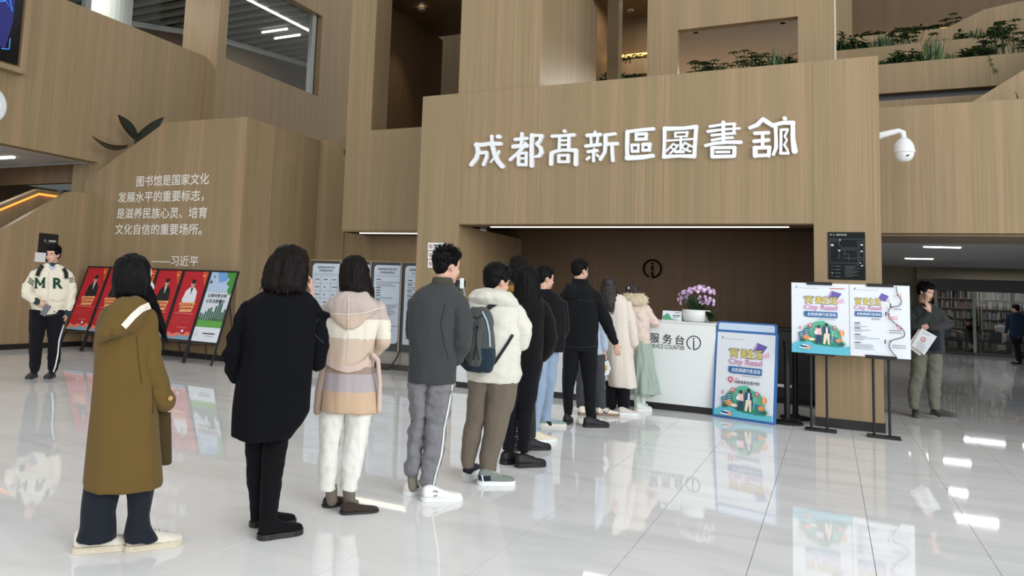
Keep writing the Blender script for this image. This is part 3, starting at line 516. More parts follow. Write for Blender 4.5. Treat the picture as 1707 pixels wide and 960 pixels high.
# ================================================================== LIBRARY POSTERS
C = lambda n, c: mat('print_' + n, c, .5, var=.02)
def city_art(A, u0, v0, w_, h_, kiosk=False):
    f = lambda x, y: (u0 + x * w_, v0 + (1 - y) * h_)
    def T(s, x0, y0, x1, y1, m, off=0): a = f(x0, y1); b = f(x1, y0); A.text(s, a[0], a[1], b[0], b[1], m, False, off)
    def Pp(pts, m): A.poly([f(*q) for q in pts], m, False)
    def E(c, rx, ry, m): q = f(*c); A.ell(q, rx * w_, ry * h_, m, False)
    def Ln(pts, wd, m): A.line([f(*q) for q in pts], wd * w_, m, False)
    YEL = C('yellow', (232, 208, 96)); PNK = C('pink', (206, 140, 184)); BLU = C('blue', (34, 98, 158)); PRP = C('purple', (104, 92, 168)); TEAL = C('teal', (58, 160, 132)); CY = C('cyan', (92, 186, 206)); ORG = C('orange', (224, 150, 98)); DG = C('dark_green', (30, 104, 76)); PIN = C('pin', (208, 82, 92)); SK = C('skin', (236, 204, 186)); NV = C('navy', (46, 62, 104)); PKL = C('pale_pink', (232, 180, 214)); BK = C('black', (50, 46, 60))
    Ln([(.08, .08), (.09, .06), (.11, .05)], .012, BK); Ln([(.12, .075), (.48, .075)], .004, GREY)
    if not kiosk: Ln([(.67, .07), (.93, .07)], .014, RED)
    Pp([(.70, .10), (.88, .14), (.80, .22), (.62, .20)], PRP); Pp([(.62, .20), (.70, .10), (.71, .13), (.66, .20)], C('lilac', (180, 160, 210))); Pp([(.84, .24), (.9, .2), (.93, .27)], PKL); Pp([(.8, .27), (.85, .22), (.88, .28)], PKL)
    for s, a, b in (('阅', .25, .365), ('美', .43, .535), ('生', .55, .66), ('活', .68, .80)):
        T(s, a - .003, .185, b + .003, .295, BK, .055); T(s, a, .19, b, .29, YEL, .03)
    T('“', .21, .19, .24, .22, BK, .02); T('”', .375, .19, .405, .22, BK, .02)
    T('City Read', .225, .31, .80, .395, BK if False else PNK, .035)
    Pp([(.225, .405), (.80, .405), (.80, .485), (.27, .485), (.265, .475), (.225, .475)], BLU); T('全民阅读行走活动', .28, .42, .775, .467, PAPER, .03)
    Ln([(.47, .508), (.78, .508)], .006, GREY)
    if kiosk:
        E((.27, .56), .045, .032, PIN); Pp([(.23, .57), (.31, .57), (.27, .61)], PIN); E((.27, .56), .02, .014, PAPER); T('成都高新区图书馆', .34, .565, .77, .602, BK, .02); Ln([(.34, .545), (.42, .545)], .008, RED); y0 = .62; sc = .9
    else: y0 = .53; sc = 1
    g = lambda x, y: (x, y0 + y * sc)
    # sky-green hill
    Pp([g(.12, .36), g(.2, .2), g(.24, .1), g(.34, .06), g(.44, .01), g(.56, .0), g(.66, .05), g(.78, .08), g(.86, .16), g(.88, .3), g(.84, .38)], C('mint', (92, 184, 150)))
    Pp([g(.2, .34), g(.3, .2), g(.42, .22), g(.56, .16), g(.7, .2), g(.9, .3), g(.9, .4), g(.2, .42)], TEAL)
    Ln([g(.3, .12), g(.36, .08), g(.42, .13), g(.5, .08), g(.56, .12), g(.64, .1), g(.7, .14)], .006, PAPER)
    Pp([g(.6, .2), g(.86, .24), g(.86, .34), g(.7, .36)], C('blue_green', (52, 120, 140)))
    Pp([(0, 1), g(.0, .36), g(.1, .31), g(.3, .3), g(.5, .35), g(.8, .37), g(1.0, .34), (1, 1)], CY); Pp([g(.34, .3), g(.5, .27), g(.72, .28), g(.78, .33), g(.6, .35), g(.42, .34)], C('grass', (44, 138, 102)))
    for bx, by in ((.12, .17), (.21, .12)):
        Pp([g(bx, by + .01), g(bx + .1, by - .01), g(bx + .12, by + .12), g(bx + .03, by + .14)], C('slate', (48, 112, 128)))
        for k in range(3): Ln([g(bx + .025, by + .03 + .03 * k), g(bx + .09, by + .02 + .03 * k)], .008, PAPER)
    E(g(.26, .25), .07, .035, ORG); E(g(.82, .27), .055, .03, ORG); E(g(.36, .27), .06, .02, C('cream', (240, 226, 200)))
    for cx, cy in ((.2, .28), (.88, .31)):
        for k in range(7):
            a = math.pi * (.08 + .14 * k); Pp([g(cx - .015, cy + .03), g(cx + .1 * math.cos(a), cy - .07 * math.sin(a) + .02), g(cx + .015, cy + .03)], DG)
    for cx, cy, r in ((.15, .11, .022), (.33, .07, .036), (.75, .09, .032)): E(g(cx, cy), r, r * .75, PIN); Pp([g(cx - r * .8, cy + r * .3), g(cx + r * .8, cy + r * .3), g(cx, cy + r * 1.5)], PIN); E(g(cx, cy), r * .45, r * .33, PAPER)
    E(g(.87, .16), .042, .042, C('balloon', (232, 120, 82))); E(g(.87, .16), .018, .042, C('balloon2', (246, 190, 120))); Ln([g(.862, .205), g(.866, .225)], .015, ORG)
    # two walkers, seen from behind
    Pp([g(.44, .2), g(.52, .2), g(.52, .32), g(.49, .33), g(.485, .24), g(.455, .33), g(.42, .33)], NV); Pp([g(.42, .11), g(.52, .11), g(.53, .2), g(.42, .2)], C('blouse', (240, 190, 190))); Pp([g(.4, .15), g(.46, .13), g(.45, .19), g(.4, .19)], PAPER); E(g(.475, .085), .028, .022, C('hair', (60, 44, 60)))
    Pp([g(.57, .18), g(.66, .18), g(.665, .33), g(.635, .33), g(.615, .23), g(.59, .33), g(.55, .32)], C('beige', (236, 214, 196))); Pp([g(.55, .08), g(.66, .08), g(.68, .18), g(.55, .18)], NV); Pp([g(.6, .09), g(.63, .09), g(.635, .18), g(.6, .18)], PAPER); E(g(.61, .055), .028, .022, C('hair2', (40, 34, 50))); Ln([g(.72, .14), g(.7, .3)], .006, PAPER)
    for k, (cc) in enumerate((PAPER, C('ink_blue', (40, 52, 90)), PAPER)): Pp([g(.13 + .03 * k, .385 - .02 * k), g(.27 + .01 * k, .395 - .02 * k), g(.27 + .01 * k, .41 - .02 * k), g(.13 + .03 * k, .4 - .02 * k)], cc)
    E(g(.3, .385), .03, .03, C('peach', (240, 160, 130)))
def stand(x0, x1, zt, zb, poles, bx0, bx1, clipx, lab, kind):
    p = thing('poster_stand', ((bx0 + bx1) / 2, 10.46, 0), lab, 'poster', 'poster stands in front of the pillar')
    mk('base_plate', B(bx0, bx1, 10.36, 10.56, 0, .022), DBLACK, p, bevel=.004)
    for x in poles: mk('pole', MB().tube([(x, 10.47, .02), (x, 10.47, zb + .12)], .014, 10), DBLACK, p)
    mk('board', B(x0, x1, 10.39, 10.42, zb, zt), PAPER, p)
    mk('top_clip', B(clipx - .13, clipx + .13, 10.375, 10.44, zt - .02, zt + .015), DBLACK, p); mk('bottom_clip', B(clipx - .15, clipx + .15, 10.375, 10.49, zb - .02, zb + .02), DBLACK, p)
    mk('bracket', B(min(poles) - .03, max(poles) + .03, 10.42, 10.5, zb + .04, zb + .075), DBLACK, p)
    A = Art(Surf((0, 10.39, 0), (1, 0, 0), (0, 0, 1)), .001)
    if kind == 0: city_art(A, x0, zb, x1 - x0, zt - zb)
    else: route_art(A, x0, zb, x1 - x0, zt - zb)
    A.done('print', p)
def route_art(A, u0, v0, w_, h_):
    f = lambda x, y: (u0 + x * w_, v0 + (1 - y) * h_)
    T = lambda s, x0, y0, x1, y1, m, off=0: A.text(s, *f(x0, y1), *f(x1, y0), m, False, off)
    Ln = lambda pts, wd, m: A.line([f(*q) for q in pts], wd * w_, m, False)
    YEL = C('yellow', (232, 208, 96)); PNK = C('pink', (206, 140, 184)); BLU = C('blue', (34, 98, 158)); PRP = C('purple', (104, 92, 168)); BK = C('black', (50, 46, 60)); RT = C('route', (104, 98, 112)); PKL = C('pale_pink', (232, 180, 214))
    Ln([(.08, .08), (.09, .06), (.11, .05)], .012, BK); Ln([(.12, .075), (.48, .075)], .004, GREY)
    A.poly([f(.54, .11), f(.66, .15), f(.6, .23), f(.48, .2)], PRP, False); A.poly([f(.62, .22), f(.66, .18), f(.68, .25)], PKL, False)
    for s, a, b in (('阅', .11, .19), ('美', .235, .305), ('生', .33, .41), ('活', .43, .525)): T(s, a - .002, .185, b + .002, .285, BK, .055); T(s, a, .19, b, .28, YEL, .03)
    T('“', .08, .19, .1, .215, BK, .02); T('”', .2, .19, .22, .215, BK, .02)
    T('City Read', .08, .295, .535, .365, PNK, .035); A.poly([f(.09, .375), f(.535, .375), f(.535, .445), f(.09, .445)], BLU, False); T('全民阅读行走活动', .12, .39, .52, .43, PAPER, .03); T('路线图', .37, .465, .51, .485, BK)
    for y, ls in ((.54, (.1, .22)), (.61, (.28, .14)), (.7, (.2, .42, .16)), (.81, (.3, .32, .3, .34))):
        Ln([(.08, y), (.18, y)], .016, BK)
        for k, l in enumerate(ls): Ln([(.08, y + .025 + .02 * k), (.08 + l, y + .025 + .02 * k)], .007, GREY)
    c = [(.78, .01), (.8, .12), (.855, .19), (.85, .25), (.8, .285), (.7, .3), (.65, .35), (.64, .41), (.72, .5), (.84, .57), (.9, .64), (.88, .7), (.75, .74), (.67, .77), (.65, .85), (.7, .92), (.77, .985)]
    q = []
    for i in range(len(c) - 1):
        p0, p1, p2, p3 = (np.array(c[max(i - 1, 0)]), np.array(c[i]), np.array(c[i + 1]), np.array(c[min(i + 2, len(c) - 1)]))
        for t in (0, .25, .5, .75): q.append(tuple(.5 * (2 * p1 + (p2 - p0) * t + (2 * p0 - 5 * p1 + 4 * p2 - p3) * t * t + (3 * p1 - p0 - 3 * p2 + p3) * t ** 3)))
    Ln(q + [c[-1]], .017, RT)
    for (x, y), s in (((.74, .325), 4), ((.64, .435), 5), ((.66, .62), 6), ((.7, .82), 7)):
        for k in range(2 if s > 4 else 1):
            for j in range(s): Ln([(x + j * .032, y + k * .03), (x + j * .032 + .022, y + k * .03)], .014, RED if s == 5 else BK)
    for x, y in ((.8, .13), (.7, .3), (.65, .4), (.78, .55), (.84, .59), (.67, .77)): A.ell(f(x, y), .018 * w_, .018 * w_, C('stop', (150, 90, 100)), False)
    for x, y, m in ((.68, .28, BK), (.6, .4, BK), (.8, .575, C('pinkfig', (226, 120, 150))), (.58, .78, BK), (.84, .14, C('orangefig', (224, 160, 110)))): A.ell(f(x, y - .02), .014 * w_, .014 * w_, m, False); Ln([(x, y - .01), (x, y + .025)], .02, m)
stand(-.40, .187, 1.69, .88, (-.205, -.045), -.27, .05, -.11, 'left poster on a black stand, illustrated with two walkers on a green hill', 0)
stand(.192, .77, 1.69, .885, (.415, .565), .345, .665, .49, 'right poster on a black stand, text column with a winding route line', 1)
# stanchions
for (x, y), lb in (((-.47, 10.78), 'black belt barrier post standing nearest the blue framed sign'), ((-.40, 11.32), 'black belt barrier post half hidden behind its twin and the left poster')):
    p = thing('barrier_post', (x, y, 0), lb, 'post', 'belt barrier posts by the pillar')
    mk('base', MB().lathe([(.18, 0), (.18, .018), (.165, .03), (.06, .045), (.04, .06)], (x, y, 0), 32), DBLACK, p, smooth=False); mk('post', MB().lathe([(.034, .05), (.034, .9)], (x, y, 0), 20), DBLACK, p); mk('belt_head', MB().lathe([(.04, .9), (.045, .91), (.045, .99), (.03, 1.0)], (x, y, 0), 20), BLACK, p)
# ---- blue framed A-sign
b0 = np.array([-1.31, 10.71, 0]); b1 = np.array([-.585, 10.50, 0]); U = b1 - b0; Wk = np.linalg.norm(U); U /= Wk; back = np.array([-U[1], U[0], 0]); V = np.array([0, 0, 1.]) * .995 + back * .1; SK_ = Surf(b0, U, V)
p = thing('framed_sign', tuple((b0 + b1) / 2), 'blue framed floor sign with an illustrated reading poster, right of the counter', 'sign')
BLF = mat('blue_frame', (54, 112, 178), .4)
def rr(u0, v0, u1, v1, r, n=5):
    o_ = []
    for cx, cy, a in ((u1 - r, v1 - r, 0), (u0 + r, v1 - r, 90), (u0 + r, v0 + r, 180), (u1 - r, v0 + r, 270)):
        for k in range(n + 1): t = math.radians(a + 90 * k / n); o_.append((cx + r * math.cos(t), cy + r * math.sin(t)))
    return o_
Hk = 1.085
def rp(name, u0, v0, u1, v1, r, d0, d1, m): mk(name, MB().prism([SK_.P(u, v, d0) for u, v in rr(u0, v0, u1, v1, r)], SK_.N * (d1 - d0)), m, p)
rp('frame', 0, .0, Wk, Hk, .035, -.03, 0, BLF); rp('header', .012, Hk - .05, Wk - .012, Hk + .105, .035, -.025, -.004, BLF); rp('header_insert', .035, Hk - .02, Wk - .04, Hk + .085, .025, -.01, -.002, mat('pale_blue', (204, 222, 244)))
mk('poster', MB().prism([SK_.P(u, v, 0) for u, v in rr(.028, .028, Wk - .028, Hk - .03, .01)], SK_.N * .003), PAPER, p)
A = Art(SK_, .0035); city_art(A, .03, .03, Wk - .06, Hk - .062, True); A.done('print', p)
for u in (.06, Wk - .06): mk('back_leg', MB().tube([SK_.P(u, Hk - .1, -.035), tuple(np.array(SK_.P(u, 0, 0)) * [1, 1, 0] + back * .09 + [0, 0, .008])], .008, 8), BLF, p)
# ================================================================== EASELS
REDP = mat('poster_red', (186, 34, 44), .4, var=.12, vs=3); GOLD = C('gold', (232, 170, 110)); FR = mat('easel_black', (34, 32, 34), .45)
xs = [-8.97 - .637 * k for k in range(7)]; lab = ['rightmost easel poster, green park and city skyline with white foot strip', 'red easel poster of a standing figure in a white coat, second from right', 'red easel poster of a figure in black with folded arms, third from right', 'red easel poster mostly hidden behind the olive coat woman', 'red easel poster of a dark suited figure, second from left', 'leftmost red easel poster, seated dark suited figure beside the varsity jacket man']
for k in range(6):
    x1, x0 = xs[k], xs[k + 1]; S_ = Surf((x0, 10.08, 0), (1, 0, 0), (0, .344, 1)); Wd = x1 - x0; L0, L1 = .375 * 1.0575, 1.565 * 1.0575
    p = thing('display_easel', ((x0 + x1) / 2, 10.4, 0), lab[k], 'poster', 'leaning posters along the left wall')
    fr = MB(); bx = lambda u0, v0, u1, v1, d0, d1: fr.prism([S_.P(u, v, d0) for u, v in ((u0, v0), (u1, v0), (u1, v1), (u0, v1))], S_.N * (d1 - d0))
    bx(.004, L0 - .03, Wd - .004, L0, -.02, .012); bx(.004, L1, Wd - .004, L1 + .03, -.02, .012); bx(.004, L0, .032, L1, -.02, .012); bx(Wd - .032, L0, Wd - .004, L1, -.02, .012); mk('frame', fr, FR, p)
    for u in (.02, Wd - .02): mk('leg', MB().prism([S_.P(a, b, d) for a, b, d in ((u - .014, .01, -.02), (u + .014, .01, -.02), (u + .014, L0, -.02), (u - .014, L0, -.02))], S_.N * .028), FR, p)
    for u in (.12, Wd - .12): mk('back_leg', MB().tube([S_.P(u, L1 - .35, -.03), (x0 + u, 10.79, .01)], .011, 6), FR, p)
    mk('cross_bar', MB().tube([S_.P(.02, .33, -.03), (x0 + .1, 10.72, .28)], .008, 6), FR, p)
    mk('panel', MB().prism([S_.P(u, v, -.012) for u, v in ((.03, L0), (Wd - .03, L0), (Wd - .03, L1), (.03, L1))], S_.N * .012), REDP if k else PAPER, p)
    A = Art(S_, .001); a0, a1 = .032, Wd - .032; f = lambda x, y: (a0 + x * (a1 - a0), L0 + (1 - y) * (L1 - L0))
    P_ = lambda pts, m: A.poly([f(*q) for q in pts], m, False); sk = C('portrait_skin', (200, 160, 140)); hr = C('portrait_hair', (30, 24, 26))
    if k == 0:
        P_([(0, 0), (1, 0), (1, .3), (0, .3)], C('sky', (176, 198, 222))); P_([(.25, 0), (.75, 0), (.7, .12), (.4, .16)], C('sky_blue', (110, 160, 214))); P_([(0, .3), (1, .3), (1, .78), (0, .78)], C('haze', (214, 220, 228)))
        P_([(.62, 0), (1, 0), (1, .3), (.9, .33), (.8, .26), (.84, .2), (.7, .17), (.78, .1), (.66, .06)], C('tree', (66, 142, 58)))
        P_([(0, .66), (.3, .7), (.6, .66), (1, .69), (1, .8), (0, .8)], C('lawn', (98, 164, 74)))
        for j in range(11): xx = .02 + j * .09; hh = [.1, .08, .12, .16, .18, .12, .2, .3, .24, .12, .16][j]; P_([(xx, .7), (xx, .7 - hh), (xx + .035, .69 - hh), (xx + .07, .7 - hh), (xx + .07, .7)], C('tower', (64, 104, 84)))
        P_([(0, .8), (1, .8), (1, 1), (0, 1)], PAPER); A.text('让城市更文明', *f(.12, .37), *f(.86, .32), INK, False, .02); A.text('让生活更美好', *f(.12, .45), *f(.86, .40), INK, False, .02); A.line([f(.36, .885), f(.84, .885)], .02, INK, False); A.line([f(.45, .92), f(.8, .92)], .008, GREY, False); A.ell(f(.12, .9), .03, .03, GREY, False); A.ell(f(.12, .9), .025, .025, PAPER, False); A.ell(f(.1, .15), .02, .03, INK, False); A.ell(f(.18, .07), .012, .02, INK, False)
    else:
        coat = C('white_coat', (226, 226, 230)) if k == 1 else C('black_suit', (28, 26, 30)); cx = .5 if k < 3 else .55
        P_([(.75, 0), (1, 0), (1, .25), (.85, .12)], C('flame', (212, 84, 40)))
        P_([(cx - .28, .44), (cx - .22, .3), (cx - .08, .24), (cx + .1, .24), (cx + .24, .3), (cx + .28, .44), (cx + .2, .48), (cx - .2, .48)], coat)
        P_([(cx - .04, .24), (cx + .05, .24), (cx + .01, .36)], C('shirt', (220, 220, 225)) if k != 1 else C('black_suit', (28, 26, 30)))
        q = f(cx, .185); A.ell(q, .048, .065, sk, False); q = f(cx, .155); A.ell(q, .05, .045, hr, False); A.poly([f(cx - .04, .2), f(cx + .04, .2), f(cx + .05, .25), f(cx - .05, .25)], sk, False)
        for j in range(3): P_([(.2 + .04 * j, .47 + .05 * j), (.82 - .02 * j, .46 + .05 * j), (.8 - .02 * j, .5 + .05 * j), (.18 + .04 * j, .51 + .05 * j)], GOLD)
        for j in range(2):
            for i in range(5): A.line([f(.25 + i * .1, .49 + j * .055), f(.32 + i * .1, .49 + j * .055)], .018, RED, False)
        A.line([f(.12, .63), f(.88, .63)], .01, C('pale_line', (224, 150, 140)), False)
        for j in range(6): A.line([f(.14, .68 + .018 * j), f(.84, .68 + .018 * j)], .004, C('dim_line', (206, 92, 92)), False)
        A.line([f(.4, .83), f(.8, .83)], .008, C('pale_line', (224, 150, 140)), False); A.poly([f(.62, .86), f(.7, .86), f(.7, .9), f(.62, .9)], PAPER, False)
        P_([(0, .98), (.1, .9), (.3, .93), (.5, .9), (.72, .93), (.85, .88), (1, .9), (1, 1), (0, 1)], C('ridge', (226, 120, 100))); P_([(0, 1), (.2, .95), (.4, .98), (.62, .93), (.8, .96), (1, .93), (1, 1)], C('ridge2', (120, 160, 180)))
        A.ell(f(.88, .07), .025, .02, GOLD, False)
    A.done('print', p)
# ================================================================== INFORMATION BOARDS UNDER THE BOX
DG_ = mat('board_charcoal', (66, 68, 70), .5); SKT = mat('board_skirt', (168, 162, 154), .5); SHEET = mat('board_sheet', (206, 218, 230), .5, var=.02)
ex = [-8.59, -7.89, -7.245, -6.61, -5.97]; lb = ['leftmost white information sheet on a charcoal board, mostly behind the black coat woman', 'second information board, hidden behind the plaid coat woman', 'third information board with a full white sheet, right of the plaid coat woman', 'rightmost information board, cut off by the portal wall']
SI = Surf((0, 12.22, 0), (1, 0, 0), (0, 0, 1))
for k in range(4):
    x0, x1 = ex[k], ex[k + 1]
    p = thing('information_board', ((x0 + x1) / 2, 12.26, 0), lb[k], 'board', 'information boards under the wooden box')
    mk('panel', B(x0 + .004, x1 - .004, 12.22, 12.3, .32, 1.875), DG_, p); mk('top_rail', B(x0 + .004, x1 - .004, 12.205, 12.3, 1.875, 1.9), WOOD, p); mk('skirt', B(x0 + .004, x1 - .004, 12.26, 12.3, .09, .32), SKT, p); mk('foot_rail', B(x0 + .004, x1 - .004, 12.2, 12.3, 0, .09), mat('board_foot', (74, 70, 62), .5), p)
    mk('edge', B(x1 - .03, x1 - .004, 12.2, 12.22, .32, 1.875), SKT, p)
    u0, u1, v0, v1, r = x0 + .055, x1 - .045, .45, 1.825, .07
    pts = [(u1, v1), (u0 + r, v1)] + [(u0 + r - r * math.sin(t), v1 - r + r * math.cos(t)) for t in np.linspace(.2, 1.57, 6)] + [(u0, v0), (u1 - r, v0)] + [(u1 - r + r * math.sin(t), v0 + r - r * math.cos(t)) for t in np.linspace(.2, 1.57, 6)]
    mk('sheet', MB().prism([SI.P(u, v, .004) for u, v in pts], SI.N * .004), SHEET, p)
    A = Art(SI, .009); cx = (u0 + u1) / 2
    A.text('成都高新区图书馆', cx - .19, 1.735, cx + .19, 1.775, INK, False, .02); A.text(['免费服务项目', '借阅服务指南', '文明服务规范', '入馆须知'][k], cx - .15, 1.675, cx + .15, 1.715, INK, False, .02); A.line([(u0 + .03, 1.635), (u1 - .03, 1.635)], .006, GREY, False)
    if k == 0:
        for j in range(8): A.line([(u0 + .03, 1.6 - .14 * j), (u1 - .03, 1.6 - .14 * j)], .004, GREY, False)
        for uu in (.03, .2, .42, .57): A.line([(u0 + uu, 1.6), (u0 + uu, .6)], .004, GREY, False)
        for j in range(7):
            for uu in (.08, .27, .46): A.line([(u0 + uu, 1.53 - .14 * j), (u0 + uu + random.uniform(.04, .12), 1.53 - .14 * j)], .012, INK, False)
    else:
        v = 1.57
        while v > .55:
            h = random.random() < .3; A.line([(u0 + .06, v), (u0 + (.15 if h else random.uniform(.35, .55)), v)], .014 if h else .009, INK if h else GREY, False); v -= .034 if not h else .045
    A.done('print', p)
c = [onY(*q, 12.1) for q in ((664, 588), (662, 600), (655, 612), (650, 617))]; c[-1] = onZ(650, 619, .012); mk('power_cable', MB().tube([(-6.62, 12.215, .33)] + [tuple(q) for q in ((-6.62, 12.19, .25), (-6.68, 12.14, .12), (-6.75, 12.1, .012), (-6.95, 12.05, .01))], .012, 6), BLACK, tag=('black cable hanging from the third information board to the floor', 'cable'))
# ================================================================== CAMERAS AND LAMPS
p = thing('dome_camera', (.81, 11.3, 3.23), 'white dome security camera on a bracket right of the sign wall', 'camera'); WP = mat('white_plastic', (226, 228, 230), .35, var=.01)
mk('arm', MB().tube([(.535, 11.3, 3.56), (.6, 11.3, 3.585), (.76, 11.3, 3.62), (.8, 11.3, 3.6), (.81, 11.3, 3.5)], [.045, .04, .034, .034, .034], 12), WP, p, smooth=True); mk('wall_plate', B(.535, .55, 11.22, 11.38, 3.44, 3.68), WP, p)
mk('housing', MB().lathe([(.03, .3), (.06, .28), (.1, .22), (.112, .16), (.118, .125), (.118, .115), (.105, .11)], (.81, 11.3, 3.23), 28), WP, p, smooth=True); mk('dome', MB().lathe([(.104, .115), (.104, .08), (.08, .03), (.045, .006), (.01, 0)], (.81, 11.3, 3.23), 28), WP, p, smooth=True)
mk('lens', MB().lathe([(.022, 0), (.022, .03)], (.835, 11.235, 3.3), 14, mtx=Matrix.Rotation(math.radians(75), 4, 'X')), BLACK, p); mk('led_window', MB().lathe([(.014, 0), (.014, .02)], (.78, 11.225, 3.31), 10, mtx=Matrix.Rotation(math.radians(75), 4, 'X')), mat('lens_grey', (120, 126, 130), .2), p)
p = thing('ceiling_camera', (-4.55, 12.4, 2.46), 'small white dome camera on the recess ceiling above the counter', 'camera'); mk('base', MB().lathe([(.07, 2.53), (.07, 2.57)], (-4.55, 12.4, 0), 18), WP, p); mk('dome', MB().lathe([(.05, 2.53), (.045, 2.49), (.02, 2.46)], (-4.55, 12.4, 0), 16), BLACK, p, smooth=True)
def downlight(x, y, z, lb, pw=0):
    p = thing('downlight', (x, y, z - .02), lb, 'light', 'recessed ceiling spots'); mk('ring', MB().lathe([(.07, z - .015), (.07, z + .01), (.045, z + .01), (.045, z - .015)], (x, y, 0), 16), WP, p); mk('bulb', MB().lathe([(.04, z - .008), (.04, z)], (x, y, 0), 12), mat('led_spot', (255, 244, 220), emit=9), p)
    if pw:
        l = bpy.data.lights.new('spot', 'SPOT'); l.energy = pw; l.spot_size = 1.3; l.spot_blend = .8; l.color = (1, .86, .66); l.shadow_soft_size = .04; o = bpy.data.objects.new('spot_lamp', l); COL.objects.link(o); o.location = (x, y, z - .04); o.parent = p; o.location = (0, 0, -.03)
q = onZ(703, 16, 7.2); downlight(q[0], q[1], 7.2, 'small spot in the wooden soffit of the tall recess, left of the column', 60)
q = onZ(1051, 17, 7.9); downlight(q[0], q[1], 7.9, 'small spot deep in the narrow opening right of the column', 60)
zc = z0 + .12 if False else bpy.data.objects['ceiling_window_room'].location[2]
q = onZ(1160, 53, zc); downlight(q[0], q[1], zc, 'left one of two spots seen through the planted window'); q = onZ(1305, 37, zc); downlight(q[0], q[1], zc, 'right one of two spots seen through the planted window')
# ================================================================== PLANTS
def clump(x0, x1, y, z, h, style, lab, n=None, name='planter_plant', dep=.2, par=None):
    mb = MB(); wdt = x1 - x0; n = n or int(60 * max(.5, wdt))
    for k in range(n):
        bx = random.uniform(x0, x1); by = y + random.uniform(-dep, dep)
        env = h * (.55 + .45 * math.sin(math.pi * (bx - x0) / (wdt + 1e-6))) * random.uniform(.5, 1.1)
        if style == 'grass': leaf(mb, (bx, by, z - .05), (bx + random.gauss(0, .16) * env, by + random.gauss(0, .16) * env - .05, z + env), .018, .25, 5, mi=k % 2)
        elif style == 'bush':
            for j in range(5):
                zz = z + env * random.uniform(.1, 1); a = random.uniform(0, 6.28); l = random.uniform(.06, .12)
                leaf(mb, (bx, by, zz), (bx + l * math.cos(a), by + l * math.sin(a) * .7, zz + random.uniform(-.02, .05)), .05, .2, 3, mi=(k + j) % 3)
            if k % 4 == 0: mb.tube([(bx, by, z - .05), (bx + random.gauss(0, .04), by, z + env)], .005, 4, mi=0)
        elif style == 'umbrella':
            top = (bx + random.gauss(0, .1), by, z + env * 1.1)
            mb.tube([(bx, by, z - .05), top], .004, 4, mi=0)
            for j in range(7): a = j * .9; leaf(mb, top, (top[0] + .1 * math.cos(a), top[1] + .08 * math.sin(a), top[2] - .02), .035, .15, 3, mi=(j + k) % 2)
    o = mk(name, mb, [GRN, GRN2, GRN3], tag=(lab, 'plant')); o['group'] = 'plants on the upper ledges'; return o
YP = 12.62; zs = 4.5
mk('planter_soil', B(-2.2, -.3, 12.47, 12.9, 4.2, 4.76), mat('soil', (52, 42, 34), .9), tag=('dark planter soil behind the planted window ledge', 'planter'))
def X_(px, Y, py=60): return onY(px, py, Y)[0]
for a, b, st2, hh, lb in ((1131, 1148, 'bush', .14, 'low light-green plant at the left end of the planted window'), (1158, 1192, 'umbrella', .36, 'spreading umbrella-leaved plant, left of centre in the planted window'), (1192, 1222, 'grass', .3, 'grassy tuft in the middle of the planted window'), (1222, 1280, 'umbrella', .42, 'tallest umbrella-leaved plant right of centre in the planted window'), (1240, 1280, 'bush', .2, 'dark bushy plant under the tallest umbrella leaves in the window'), (1281, 1308, 'grass', .5, 'upright grass with tall plumes in the planted window'), (1300, 1329, 'bush', .32, 'dark bush at the right end of the planted window')):
    clump(X_(a, YP), X_(b, YP), YP, 4.76, hh, st2, lb, n={'grass': 110, 'umbrella': 34, 'bush': 70}[st2], dep=.12)
clump(X_(1020, 12.6), X_(1052, 12.6), 12.7, 4.76, .3, 'grass', 'grassy tuft in the narrow opening right of the column', n=60)
clump(X_(1048, 12.6), X_(1078, 12.6), 12.7, 4.76, .25, 'bush', 'dark bush in the narrow opening right of the column', n=70)
clump(-4.2, -2.9, 17.6, 6.7, .25, 'bush', 'row of low plants below the glowing cove in the narrow opening', n=120)
clump(-4.3, -3.6, 16.6, 5.95, .3, 'bush', 'dark plants on the lower ledge of the narrow opening', n=100)
clump(-6.9, -5.9, 16.8, 5.75, .35, 'umbrella', 'dark umbrella leaves at the foot of the tall recess, left of the column', n=30)
for Y, Z, rows in ((14.52, 5.27, ((1466, 1482, 'bush', .16, 'small bush at the left end of the lowest right-hand terrace'), (1480, 1540, 'bush', .3, 'leafy bush left of the tall grass on the lowest terrace'), (1535, 1572, 'grass', .52, 'tall upright grass on the lowest right-hand terrace'), (1570, 1596, 'grass', .2, 'thin trailing plant right of the tall grass'), (1598, 1660, 'bush', .26, 'dense bush on the right part of the lowest terrace'), (1640, 1707, 'umbrella', .5, 'large leafy plant at the right edge of the lowest terrace'))), (16.02, 6.0, ((1393, 1416, 'bush', .4, 'hanging green plant beside the window wall edge'), (1404, 1448, 'bush', .28, 'broad bush at the left of the middle terrace'), (1452, 1492, 'grass', .34, 'dense grass clump on the middle terrace'), (1488, 1536, 'umbrella', .38, 'spreading fern on the middle terrace'), (1552, 1588, 'grass', .12, 'low sparse plants on the middle terrace'), (1590, 1612, 'bush', .2, 'small round bush right on the middle terrace'), (1612, 1640, 'grass', .3, 'drooping grass right on the middle terrace'), (1638, 1682, 'bush', .26, 'flowering bush at the right end of the middle terrace'))), (17.52, 6.66, ((1416, 1480, 'bush', .18, 'plants at the left of the uppermost terrace'), (1480, 1568, 'bush', .2, 'plants in the middle of the uppermost terrace'), (1568, 1594, 'umbrella', .3, 'reddish plant at the right end of the uppermost terrace')))):
    for a, b, st2, hh, lb in rows: clump(X_(a, Y), X_(b, Y), Y, Z, hh, st2, lb, n={'grass': int(2.6 * (b - a)), 'umbrella': int(.6 * (b - a)), 'bush': int(1.4 * (b - a))}[st2], dep=.12)
